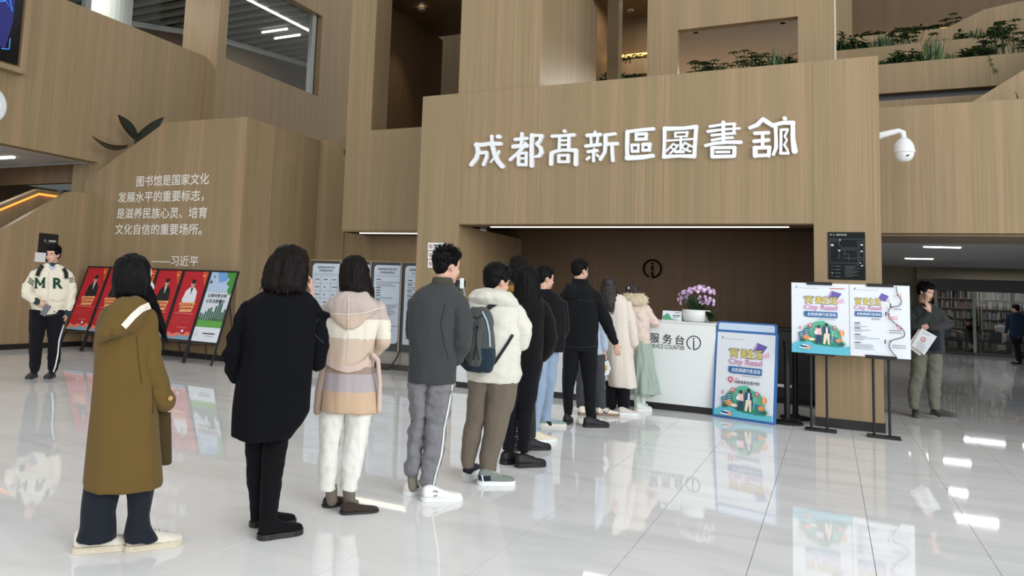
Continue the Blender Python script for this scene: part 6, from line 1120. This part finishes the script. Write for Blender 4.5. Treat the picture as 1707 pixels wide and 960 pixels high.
a = onZ(943, 708, 0); shoe(P, a, 8, .29, BSH, BSH, hgt=.08, st=.035); a = onZ(973, 712, 0); shoe(P, a, 62, .3, BSH, BSH, hgt=.075, st=.035, laces=BLACK)
# ---- 10 pale blue shirt with bag, behind the tall man
P = Person((985, 690), 'person in pale blue top and dark jeans, mostly hidden behind the tall man', G_Q)
body(P, dict(head=(966, 475, 0, 30, 10), neck=(970, 498, 0), shL=(958, 510, .0), shR=(1000, 512, 0), elL=(958, 550, .05), elR=(1007, 552, 0), wrL=(965, 580, .12), wrR=(1007, 588, 0), hipL=(975, 595, 0), hipR=(998, 595, 0), knL=(968, 640, .0), knR=(1000, 640, 0), anL=(968, 680, .0), anR=(1003, 680, -.0), footL=55, footR=72), k=.85, vox=.01, hands={'R': (np.array([0, 0, -1.]), P.v * -1, 1.1, 1)})
short_hair(P, P.hc, P.hR, .95, HAIR, .011, 0); PBL = fabric('pale_blue_cotton', (176, 190, 206)); Blob(P).loft([(960, 985, 494, 0, .08), (952, 1000, 506, 0, .12), (954, 1000, 545, 0, .13), (960, 1005, 596, 0, .13)]).mesh('top', PBL, .014, 2, fold=(.01, 12, 8)); Blob(P).chain([(1001, 515, 0, 17), (1006, 550, -.01, 16), (1007, 580, 0, 13)]).mesh('sleeve', PBL, .011, 2, fold=(.008, 16, 20))
DJ = fabric('black_denim', (62, 64, 70), .85, .3); Blob(P).loft([(960, 988, 590, 0, .12), (960, 980, 640, 0, .09), (961, 975, 680, 0, .075)]).mesh('trouser_leg', DJ, .013, 2, fold=(.01, 12, 10)); Blob(P).loft([(980, 1009, 590, 0, .12), (990, 1009, 640, 0, .09), (994, 1010, 682, 0, .08)]).mesh('trouser_leg', DJ, .013, 2, fold=(.01, 12, 10))
CRS = mat('retro_cream', (222, 214, 196), .6, var=.03); a = onZ(965, 692, 0); shoe(P, a, 50, .27, CRS, mat('sole_brown', (130, 112, 96)), hgt=.07); a = onZ(995, 692, 0); s_ = shoe(P, a, 74, .27, CRS, mat('sole_brown', (130, 112, 96)), hgt=.07); TR = bvh(s_)
for pp in ([(1003, 684), (1012, 689)], [(1010, 683), (1006, 690)], [(1015, 683), (1011, 690)]): strip(P, s_, pp, 1.1, INK, 'shoe_stripe', .004, .002, 1, TR)
q = P.L(1008, 600, -.02); p = thing('carrier_bag', tuple(q - [0, 0, .19]), 'small white carrier bag with a tan label, held beside the tall man in black', 'bag')
mb = MB(); W_ = lambda a, b, c: q + P.u * a + P.v * b + np.array([0, 0, c]); V = [W_(*t) for t in ((-.055, -.03, -.005), (.045, -.03, -.005), (.075, -.035, -.09), (.05, -.03, -.17), (.0, -.03, -.185), (-.06, -.03, -.15), (-.055, .03, -.005), (.045, .03, -.005), (.075, .035, -.09), (.05, .03, -.17), (.0, .03, -.185), (-.06, .03, -.15))]
mk('bag_body', mb.add(V, [(0, 1, 2, 3, 4, 5), (11, 10, 9, 8, 7, 6)] + [(i, i + 6, (i + 1) % 6 + 6, (i + 1) % 6) for i in range(6)]), WHITE, p); mk('bag_handle', MB().tube([W_(-.03, 0, -.01), W_(-.01, 0, .06), W_(.02, 0, -.01)], .004, 5), WHITE, p)
mk('label', MB().prism([W_(-.02, -.037, -.06), W_(.03, -.037, -.06), W_(.03, -.037, -.12), W_(-.02, -.037, -.12)], P.v * .002), mat('label_tan', (196, 164, 100)), p)
# ---- 11 cream coat
P = Person((1035, 688), 'long-haired woman in a long cream coat, second from the counter', G_Q)
CC = fabric('cream_wool', (222, 212, 200), .9, .3)
body(P, dict(head=(1016, 477, 0, 25, 3), neck=(1021, 497, 0), shL=(1010, 508, .0), shR=(1042, 508, 0), elL=(1008, 545, .05), elR=(1050, 543, 0), wrL=(1012, 572, .1), wrR=(1053, 574, 0), hipL=(1025, 585, 0), hipR=(1043, 585, 0), knL=(1020, 635, .0), knR=(1040, 635, 0), anL=(1019, 680, .05), anR=(1041, 682, -.0), footL=50, footR=70), k=.85, vox=.009, hands={'R': (np.array([0, 0, -1.]), P.v, .5, 1)})
hr = scalp(Blob(P), P).loft([(1009, 1020, 465, 0, .05), (1003, 1026, 470, 0, .09), (1001, 1029, 480, 0, .1), (1001, 1030, 492, -.03, .1), (1004, 1031, 508, -.07, .07), (1012, 1029, 520, -.09, .04)]).mesh('hair', HAIRR, .009, 2, fold=(.009, 60, 4)); wisps(P, [(1008, 512, -.12), (1020, 520, -.13), (1030, 514, -.1)], HAIRR, 40, 6, parent=hr)
Blob(P).loft([(1012, 1036, 490, 0, .07), (1006, 1044, 498, 0, .11), (1002, 1050, 508, 0, .13), (1004, 1052, 530, 0, .135), (1008, 1053, 560, 0, .14), (1010, 1056, 600, 0, .16), (1014, 1061, 645, 0, .18)]).mesh('coat', CC, .012, 2, fold=(.014, 9, 1.4)); Blob(P).chain([(1045, 508, -.03, 17), (1051, 535, -.04, 18), (1054, 556, -.04, 18), (1056, 571, -.03, 17)]).mesh('sleeve', CC, .011, 2, fold=(.01, 14, 10)); Blob(P).chain([(1009, 512, .04, 16), (1007, 545, .06, 16), (1011, 570, .1, 15)]).mesh('sleeve', CC, .013, 2)
Blob(P).loft([(1009, 1032, 635, .04, .1), (1009, 1027, 679, .04, .075)]).mesh('trouser_leg', BT, .013, 2); Blob(P).loft([(1027, 1052, 635, 0, .1), (1030, 1049, 683, 0, .08)]).mesh('trouser_leg', BT, .013, 2)
PS = mat('shoe_pale', (206, 198, 190), .6); a = onZ(1014, 684, 0); shoe(P, a, 55, .25, PS, WHITE, hgt=.06); a = onZ(1030, 691, 0); shoe(P, a, 76, .25, PS, WHITE, hgt=.06, laces=WHITE)
# ---- 12 fur hood
P = Person((1068, 683), 'woman in pale pink puffer with cream fur hood and mint skirt at the counter', G_Q)
PK = fabric('blush_nylon', (218, 200, 188), .6, .4, 40); MT = fabric('mint_cloth', (158, 174, 164), .85, .3)
body(P, dict(head=(1055, 487, .04, 55, 10), neck=(1057, 506, 0), shL=(1046, 517, .0), shR=(1075, 517, 0), elL=(1045, 545, .05), elR=(1088, 540, .02), wrL=(1055, 560, .15), wrR=(1093, 540, .12), hipL=(1058, 585, 0), hipR=(1075, 585, 0), knL=(1060, 635, .0), knR=(1072, 635, 0), anL=(1060, 676, .02), anR=(1068, 678, -.0), footL=50, footR=60), k=.85, vox=.009, skin=SKIN2)
hr = scalp(Blob(P), P).loft([(1048, 1061, 473, .03, .05), (1044, 1065, 478, .03, .08), (1043, 1067, 486, .03, .09), (1044, 1066, 496, .03, .08)]).mesh('hair', HAIRR, .009, 2, fold=(.008, 50, 8)); b_ = P.L(1048, 480, -.06); mk('hair_clip', MB().box(b_[0] - .007, b_[0] + .007, b_[1] - .007, b_[1] + .007, b_[2] - .015, b_[2] + .015), WHITE, hr)
FUR = mat('cream_fur', (214, 200, 170), .95, var=.2, vs=40, bump=.8, bs=90, sheen=.4)
fh = Blob(P).loft([(1042, 1072, 490, -.02, .1), (1037, 1079, 496, -.03, .14), (1038, 1080, 503, -.04, .14), (1044, 1074, 509, -.05, .12)]).mesh('fur_hood', FUR, .009, 1, fold=(.016, 60, 60)); 
fm_ = MB(); r_ = random.Random(5)
for i in range(500):
    vv_ = fh.data.vertices[r_.randrange(len(fh.data.vertices))]; p0 = np.array(vv_.co) + np.array(P.root.location); d = np.array(vv_.normal) + np.array([r_.gauss(0, .35) for _ in range(3)]); fm_.tube([p0, p0 + d * .012, p0 + d * .024 - [0, 0, .005]], [.003, .002, .0005], 3)
o = mk('fur_tufts', fm_, FUR, fh); o['kind'] = 'stuff'
Blob(P).loft([(1046, 1074, 503, 0, .12), (1041, 1080, 512, 0, .145), (1043, 1083, 530, 0, .155), (1047, 1083, 545, 0, .15), (1049, 1081, 553, 0, .14), (1050, 1084, 562, 0, .145), (1051, 1083, 573, 0, .14)]).mesh('puffer_jacket', PK, .011, 2, fold=(.016, 18, 20)); Blob(P).loft([(1051, 1083, 560, 0, .15), (1051, 1083, 573, 0, .15)]).mesh('jacket_hem', fabric('hem_rib', (206, 194, 174)), .011, 1)
Blob(P).chain([(1076, 515, -.02, 17), (1084, 530, .0, 17), (1092, 537, .05, 15)]).mesh('sleeve', PK, .01, 2, fold=(.012, 20, 24)); Blob(P).chain([(1046, 517, .03, 16), (1045, 545, .06, 16), (1054, 558, .14, 14)]).mesh('sleeve', PK, .012, 2)
Blob(P).loft([(1053, 1083, 570, 0, .14), (1051, 1088, 595, 0, .18), (1050, 1094, 625, 0, .22), (1050, 1101, 655, 0, .26)]).mesh('skirt', MT, .011, 1, fold=(.04, 12, .6), label='long mint flared skirt')
for x, y in ((1061, 684), (1069, 684)):
    Blob(P).chain([(x + 1, 655, 0, 12), (x + 2, 680, 0, 11)]).mesh('boot_shaft', mat('boot_mint_white', (214, 220, 212), .5), .011, 1)
a = onZ(1059, 685, 0); shoe(P, a, 55, .24, mat('boot_mint_white', (214, 220, 212)), WHITE, 'boot_foot', .075); a = onZ(1052, 682, 0); shoe(P, a + P.v * .1 + P.u * .06, 35, .24, mat('boot_mint_white', (214, 220, 212)), WHITE, 'boot_foot', .075)
# ---- receptionist
P = Person((1119, 662), 'receptionist sitting behind the counter, only the top of dark hair showing', Y=12.0)
P.base = np.array([-1.98, 12.1, 0]); P.v = P.base / np.linalg.norm(P.base); P.dist = np.linalg.norm(P.base); P.u = np.array([P.v[1], -P.v[0], 0]); P.root.location = tuple(P.base); P.mpp = P.dist / FPX
cz = P.L(1118, 536, 0); bl = Blob(P); R = hframe(P, 150, 15); head_into(bl, cz, R); bl.cone(cz - [0, 0, .06], cz - [0, 0, .17], .052, .056); bl.cone(cz - [0, 0, .3], cz - [0, 0, .62], .12, .13); bl.cone(cz - P.u * .15 - [0, 0, .22], cz + P.u * .15 - [0, 0, .22], .06, .06)
s0 = cz - [0, 0, .62]
for s_ in (-1, 1):
    sh = cz + P.u * .17 * s_ - [0, 0, .22]; e = sh - [0, 0, .26] + P.u * .05 * s_; w_ = e - P.v * .22 + [0, 0, .03]; bl.cone(sh, e, .045, .035); bl.cone(e, w_, .035, .025); hand_into(bl, w_, -P.v, np.array([0, 0, -1.]), 1, .5, s_); k_ = s0 + P.u * .1 * s_ - P.v * .38 + [0, 0, .02]; bl.cone(s0 + P.u * .08 * s_, k_, .075, .055); bl.cone(k_, np.array([k_[0], k_[1], .09]), .05, .035); bl.cone(np.array([k_[0], k_[1], .05]), np.array([k_[0], k_[1], .04]) - P.v * .12, .035, .028)
bl.mesh('body', SKIN, .012, 2); P.hc = cz; P.hR = R; face_parts(P, cz, R); short_hair(P, cz, R, 1.05, HAIR, .01, 120)
bl = Blob(P).cone(cz - [0, 0, .3], cz - [0, 0, .62], .145, .15).cone(cz - P.u * .15 - [0, 0, .23], cz + P.u * .15 - [0, 0, .23], .075, .075); bl.mesh('jacket', NAVY, .014, 2)
p = thing('office_chair', (s0[0], s0[1], 0), 'dark office chair behind the counter under the receptionist', 'chair'); mk('seat', MB().lathe([(.2, 0), (.24, .03), (.24, .07), (.2, .09)], (s0[0], s0[1], s0[2] - .24), 24), BLACK, p); mk('pedestal', MB().lathe([(.03, .05), (.03, s0[2] - .24)], (s0[0], s0[1], 0), 12), DBLACK, p)
bs2 = MB()
for k in range(5): a = k * 1.2566; mk('leg', MB().tube([(s0[0], s0[1], .08), (s0[0] + .28 * math.cos(a), s0[1] + .28 * math.sin(a), .03)], .025, 8), DBLACK, p)
# ================================================================== varsity jacket young man
P = Person((72, 636), 'young man in cream varsity jacket with green letters M and R, far left')
VC = fabric('varsity_cream', (222, 214, 194), .8, .3); VG = fabric('varsity_green', (20, 62, 42)); VB = fabric('varsity_rib', (44, 58, 60))
body(P, dict(head=(88.5, 425, 0, -148, 3), neck=(88, 444, 0), shL=(61, 458, 0), shR=(113, 460, 0), elL=(44, 486, -.03), elR=(119, 492, 0), wrL=(64, 502, -.2), wrR=(112, 522, -.03), hipL=(66, 530, 0), hipR=(92, 530, 0), knL=(58, 582, -.03), knR=(92, 582, -.03), anL=(57, 623, 0), anR=(87, 624, 0), footL=-150, footR=-150), vox=.0085, hands={'L': (P.u * .8 + np.array([0, 0, -.55]) - P.v * .2, -P.u * .3 + P.v * .9, .9, 1), 'R': (np.array([0, 0, -1.]) - P.u * .15, P.v * .3 - P.u, .5, -1)})
face_parts(P, P.hc, P.hR); short_hair(P, P.hc, P.hR, 1.03, HAIR, .009, 300, .02, fringe=1)
jk = Blob(P).loft([(75, 101, 440, 0, .08), (66, 110, 446, 0, .1), (56, 119, 454, 0, .13), (53, 119, 470, 0, .15), (52, 116, 490, 0, .155), (51, 112, 508, 0, .15), (54, 107, 524, 0, .14)]).mesh('varsity_jacket', VC, .011, 2, fold=(.014, 10, 12))
sA = Blob(P).chain([(58, 458, -.01, 18), (46, 478, -.04, 19), (45, 490, -.07, 19), (58, 501, -.17, 16)]).mesh('sleeve', VC, .01, 2, fold=(.012, 16, 20)); sB = Blob(P).chain([(114, 460, -.01, 18), (119, 480, -.02, 18), (117, 500, -.02, 18), (113, 516, -.03, 15)]).mesh('sleeve', VC, .01, 2, fold=(.012, 16, 20))
Blob(P).chain([(57, 500, -.17, 13), (62, 503, -.2, 12)]).mesh('cuff', VB, .008, 1); Blob(P).chain([(113, 518, -.03, 15), (112, 522, -.03, 14)]).mesh('cuff', VB, .008, 1)
Blob(P).loft([(77, 99, 438, -.0, .085), (74, 102, 445, 0, .1)]).mesh('collar', VB, .009, 1); sh_ = P.L(87, 448, -.09); Blob(P).chain([(83, 444, -.07, 8), (87, 450, -.09, 7), (92, 444, -.07, 8)]).mesh('shirt', fabric('shirt_stripe', (178, 184, 196)), .008, 1)
strip(P, jk, [(54, 518), (66, 524), (80, 527), (95, 524), (107, 518)], 2, VB, 'hem_band', .004, .004, 1); strip(P, jk, [(81, 453), (80, 490), (78, 520)], 1.2, fabric('placket', (204, 196, 176)), 'placket', .003, .003, 1)
TM = bvh(jk)
for pp, w_ in (([(60.5, 464), (60, 472), (59.5, 480)], 3.2), ([(73.5, 463.5), (73, 471), (72.5, 479)], 3.6), ([(61, 464), (64, 470), (67, 476)], 3), ([(67, 476), (70, 470), (73, 464)], 2.4), ([(57.5, 480), (62.5, 479.8)], 2), ([(69.5, 479), (75.5, 478.8)], 2), ([(58, 464), (62, 463.8)], 2), ([(72, 463.6), (76, 463.4)], 2)): strip(P, jk, pp, w_, VG, 'letter_stroke', .005, .003, 2, TM)
letters(P, jk, 'R', 88.5, 463, 105, 481, VG, off=.03, lift=.01)
TA, TB_ = bvh(sA), bvh(sB)
for k in range(3): strip(P, sA, [(42.5 + 1.5 * k, 466.5 - 3.2 * k), (55 + 1 * k, 476 - 3.2 * k)], 1.7, VG, 'sleeve_stripe', .004, .003, 1, TA); strip(P, sB, [(109, 473 - 3 * k), (122, 469 - 3.2 * k)], 1.6, VG, 'sleeve_stripe', .004, .003, 1, TB_)
strip(P, jk, [(71, 442), (65, 451), (62, 460)], 7, BK2, 'backpack_strap', .01, .01); strip(P, jk, [(106, 447), (110.5, 455), (111, 464)], 6.5, BK2, 'backpack_strap', .01, .01); strip(P, jk, [(85, 499), (95, 503), (106, 500)], 1, fabric('pocket_line', (190, 180, 160)), 'pocket_flap', .003, .003, 1)
Blob(P).loft([(48, 80, 516, 0, .14), (48, 77, 545, 0, .12), (48, 72, 570, -.01, .1), (48, 69, 600, 0, .09), (49, 67, 614, 0, .085), (52, 63, 621, 0, .06)]).mesh('trouser_leg', BT, .012, 2, fold=(.01, 12, 14)); tl = Blob(P).loft([(75, 108, 516, 0, .14), (76, 107, 545, 0, .12), (80, 103, 570, -.01, .1), (79, 101, 600, 0, .09), (79, 97, 614, 0, .085), (82, 92, 621, 0, .06)]).mesh('trouser_leg', BT, .012, 2, fold=(.01, 12, 14))
strip(P, tl, [(106.5, 541), (102, 555), (98.5, 568), (96.5, 590), (93, 608), (89, 620)], 2.3, WHITE, 'side_stripe', .006, .004, 1, label='white side stripe')
GS = mat('grey_knit_shoe', (74, 72, 74), .8, bump=.4, bs=80)
for x in (58, 88): a = P.L(x, 631, .1); shoe(P, onZ(x + 1, 628, 0), -160, .28, GS, mat('sole_grey', (60, 58, 58)), hgt=.07, laces=BLACK)
q = P.L(76, 517, -.27); ph = thing('phone', tuple(q - [0, 0, .07]), 'dark phone held low in the hand of the varsity jacket man', 'phone'); mb = MB().box(-.037, .037, -.005, .005, -.075, .075); Rr = Matrix.Rotation(.45, 3, 'Y'); mb.v = [tuple(np.array(Rr @ Vector(a)) @ np.array([P.u, P.v, [0, 0, 1]]) + q) for a in mb.v]; mk('phone_body', mb, mat('phone_grey', (92, 90, 94), .3), ph, bevel=.003)
# ================================================================== man on the phone
P = Person((1545, 697), 'man in dark green jacket talking on a phone, right of the posters')
DGJ = fabric('dark_green_nylon', (50, 56, 54), .8, .3); GO = fabric('grey_olive_cotton', (112, 112, 100), .85, .3)
body(P, dict(head=(1543, 487, 0, 124, 14), neck=(1540, 508, 0), shL=(1522, 520, -.02), shR=(1564, 520, 0), elL=(1529, 548, -.14), elR=(1580, 541, -.05), wrL=(1549, 518, -.15), wrR=(1549, 546, -.2), hipL=(1532, 590, 0), hipR=(1558, 590, 0), knL=(1527, 643, -.02), knR=(1557, 646, -.02), anL=(1524, 687, 0), anR=(1558, 687, 0), footL=170, footR=100), vox=.0085, hands={'L': (np.array([0, 0, 1.]) - P.u * .15, P.v * .6 - P.u * .3, .8, 1), 'R': (-P.u, P.v, .9, -1)})
face_parts(P, P.hc, P.hR); short_hair(P, P.hc, P.hR, 1.03, HAIR, .009, 160, .012, fringe=1)
jk = Blob(P).loft([(1528, 1557, 506, 0, .09), (1520, 1565, 513, 0, .12), (1514, 1571, 523, 0, .15), (1513, 1573, 545, 0, .16), (1515, 1574, 565, 0, .165), (1518, 1576, 588, 0, .165)]).mesh('jacket', DGJ, .011, 2, fold=(.012, 11, 9)); Blob(P).loft([(1543, 1569, 545, -.06, .13), (1542, 1569, 584, -.05, .14)]).mesh('shirt', fabric('navy_jersey', (30, 32, 44)), .012, 2, fold=(.008, 11, 9), label='dark navy jersey under the open jacket')
Blob(P).chain([(1522, 523, -.04, 22), (1526, 545, -.14, 21), (1538, 535, -.16, 18), (1547, 524, -.15, 13)]).mesh('sleeve', DGJ, .01, 2, fold=(.01, 16, 18)); Blob(P).chain([(1565, 522, -.02, 20), (1577, 541, -.06, 19), (1562, 546, -.16, 17), (1552, 546, -.19, 13)]).mesh('sleeve', fabric('dark_grey_nylon', (58, 58, 62)), .01, 2, fold=(.01, 16, 18))
Blob(P).loft([(1518, 1552, 580, 0, .14), (1518, 1547, 610, 0, .12), (1517, 1544, 628, -.01, .11), (1514, 1537, 645, -.01, .1), (1514, 1533, 668, 0, .09), (1516, 1532, 682, 0, .085)]).mesh('trouser_leg', GO, .012, 2, fold=(.013, 12, 14)); Blob(P).loft([(1542, 1571, 580, 0, .14), (1545, 1571, 610, 0, .12), (1545, 1570, 630, -.01, .11), (1545, 1568, 650, -.01, .1), (1548, 1567, 668, 0, .09), (1550, 1567, 682, 0, .08)]).mesh('trouser_leg', GO, .012, 2, fold=(.013, 12, 14))
GSH = mat('shoe_grey_green', (84, 88, 84), .8, bump=.4, bs=70); shoe(P, onZ(1526, 693, 0), 175, .29, GSH, GSH, hgt=.075, laces=BLACK); shoe(P, onZ(1551, 691, 0), 103, .31, GSH, GSH, hgt=.075, laces=BLACK)
q = P.L(1541.5, 496, -.1); ph = thing('phone', tuple(q - [0, 0, .07]), 'dark phone held to the ear of the man in the dark green jacket', 'phone'); mb = MB().box(-.006, .006, -.036, .036, -.075, .075); Rr = Matrix.Rotation(-.3, 3, 'X'); mb.v = [tuple(np.array(Rr @ Vector(a)) @ np.array([P.u, P.v, [0, 0, 1]]) + q) for a in mb.v]; mk('phone_body', mb, mat('phone_black', (40, 38, 40), .3), ph, bevel=.003)
p = None; D_ = -.27; C4 = [P.L(*a, D_) for a in ((1536.5, 547), (1562, 561), (1541, 592), (1519, 576))]; p = thing('booklet', tuple(sum(C4) / 4 - [0, 0, .17]), 'white booklet with red ring emblem held by the man on the phone', 'booklet')
mk('cover', MB().prism([tuple(a) for a in C4], P.v * .012), PAPER, p); C5 = [a + P.v * .016 - P.u * (.03 + .02 * (i > 1)) - [0, 0, .012] for i, a in enumerate(C4)]; mk('inner_pages', MB().prism([tuple(a) for a in C5], P.v * .006), mat('paper_cream', (214, 210, 206)), p)
S_ = Surf(C4[0], C4[1] - C4[0], C4[0] - C4[3]); U_ = S_.U; V_ = (C4[0] - C4[3]); V_ = V_ - U_ * (V_ @ U_); S_ = Surf(C4[3], U_, V_); A = Art(S_, .002)
A.ell((1539, 566), 4.4, 4.4, RED).ell((1539, 566), 3.1, 3.1, PAPER).ell((1539, 566), 1.3, 1.3, RED)
for k in range(5): A.line([(1529 - k * 1.0 + 1, 569 + k * 3), (1541 - k * 1.2 + 2, 576 + k * 3)], .5, GREY)
A.line([(1538, 553), (1550, 559)], 1.0, mat('print_paleline', (190, 190, 200))); A.done('print', p)
# ================================================================== far people
def far_person(base, top, w_, label, cols, yaw=0, seated=False, Y=None):
    P = Person(base, label, Y=None); bx, by = base; h = by - top; X = lambda k: bx + k * w_
    hh = h * .13; hc = P.L(bx, top + hh * .55, 0); k = 1.0; R = hframe(P, yaw, 5); bl = Blob(P); head_into(bl, hc, R, k); bl.cone(hc - [0, 0, .05], hc - [0, 0, .17], .055, .06)
    sh = hc - [0, 0, .25]; hp = hc - [0, 0, .75]
    bl.cone(sh, hp, .12, .12)
    for s_ in (-1, 1):
        a = sh + P.u * .17 * s_; e = a - [0, 0, .28] + P.u * .04 * s_; w2 = e - [0, 0, .22] + P.dirv(yaw) * .05; bl.cone(sh, a, .06, .055); bl.cone(a, e, .045, .036); bl.cone(e, w2, .036, .026); hand_into(bl, w2, np.array([0, 0, -1.]), P.dirv(yaw), 1, .5, s_)
        st_ = .12 * s_; kn = hp + P.u * .09 * s_ - [0, 0, .42] + P.dirv(yaw) * st_; an = np.array([kn[0], kn[1], .1]) - P.dirv(yaw) * .05; bl.cone(hp + P.u * .08 * s_, kn, .08, .055); bl.cone(kn, an, .052, .036); bl.cone(an, np.array([an[0], an[1], .04]) + P.dirv(yaw) * .12, .036, .028)
        shoe(P, np.array([an[0], an[1], 0]) - P.dirv(yaw) * .07, yaw, .27, BSH, BLACK)
        Blob(P).cone(a, e, .065, .055).cone(e, w2 + [0, 0, .03], .052, .042).mesh('sleeve', cols[0], .02, 2); Blob(P).cone(hp + P.u * .08 * s_, kn, .105, .08).cone(kn, an + [0, 0, .02], .078, .065).mesh('trouser_leg', cols[1], .02, 2)
    bl.mesh('body', SKIN, .016, 1); Blob(P).cone(sh + [0, 0, .03] - P.u * .1, sh + [0, 0, .03] + P.u * .1, .1, .1).cone(sh, hp, .17, .17).mesh('jacket', cols[0], .02, 3); short_hair(P, hc, R, 1.05, HAIR, .018, 0); return P
far_person((1693, 607), 508, 1, 'person in a dark blue jacket walking at the far right edge of the photo', (fabric('deep_blue_jacket', (26, 44, 66)), BT), yaw=-60)
def reader(x, y, z, label, c, yaw):
    base = np.array([x, y, 0.]); t = thing('person', tuple(base), label, 'person', 'readers behind the glass partition'); P = Person.__new__(Person); P.base = base; P.v = base / np.linalg.norm(base); P.dist = np.linalg.norm(base); P.u = np.array([P.v[1], -P.v[0], 0.]); P.seed = x * 3.1; P.root = t; P.mpp = P.dist / FPX
    f = P.dirv(yaw); s = np.array([f[1], -f[0], 0.]); Z = lambda h: np.array([0, 0, h]); bl = Blob(P); hc = base + Z(1.2) + f * .1; R = hframe(P, yaw, 25); head_into(bl, hc, R); bl.cone(hc - Z(.05), base + Z(1.03), .052, .06); bl.cone(base + Z(.95), base + Z(.52), .12, .13)
    for k in (-1, 1):
        a = base + Z(1.0) + s * .17 * k; e = a - Z(.22) + f * .14; w_ = base + Z(.79) + f * .36 + s * .12 * k; bl.cone(base + Z(1.0), a, .06, .055); bl.cone(a, e, .045, .036); bl.cone(e, w_, .036, .026); hand_into(bl, w_, f, Z(-1), 1, .3, k)
        kn = base + Z(.5) + f * .42 + s * .1 * k; bl.cone(base + Z(.5) + s * .08 * k, kn, .08, .055); bl.cone(kn, kn * [1, 1, 0] + Z(.1), .05, .036); bl.cone(kn * [1, 1, 0] + Z(.05), kn * [1, 1, 0] + Z(.04) + f * .12, .035, .028)
        Blob(P).cone(a, e, .06, .05).cone(e, w_ - f * .03, .05, .04).mesh('sleeve', c, .02, 2); Blob(P).cone(base + Z(.5) + s * .08 * k, kn, .1, .075).cone(kn, kn * [1, 1, 0] + Z(.13), .072, .06).mesh('trouser_leg', BT, .02, 2)
    bl.mesh('body', SKIN, .016, 1); Blob(P).cone(base + Z(.98) - s * .1, base + Z(.98) + s * .1, .085, .085).cone(base + Z(.95), base + Z(.52), .16, .17).mesh('top', c, .02, 2); short_hair(P, hc, R, 1.05, HAIR, .016, 0)
    ch = thing('reading_chair', tuple(base), 'dark chair under the ' + label.replace('reader in', 'reader in'), 'chair', 'chairs behind the glass partition'); mk('seat', B(x - .22, x + .22, y - .22, y + .22, .4, .44), BLACK, ch)
    for a in (-.2, .17):
        for b in (-.2, .17): mk('leg', B(x + a, x + a + .03, y + b, y + b + .03, 0, .4), BLACK, ch)
    q = base - f * .21; mk('backrest', MB().prism([tuple(q + s * a + Z(b)) for a, b in ((-.2, .44), (.2, .44), (.2, .85), (-.2, .85))], f * -.02), BLACK, ch)
reader(5.25, 34.75, 0, 'reader in a white top bent over the table behind the glass', fabric('reader_white', (214, 208, 202)), 40); reader(4.45, 34.7, 0, 'reader in dark clothes left of the white-topped reader behind the glass', BF, 20); reader(3.72, 35.4, 0, 'reader in a grey top farthest left behind the glass', fabric('reader_grey', (92, 96, 104)), 80)
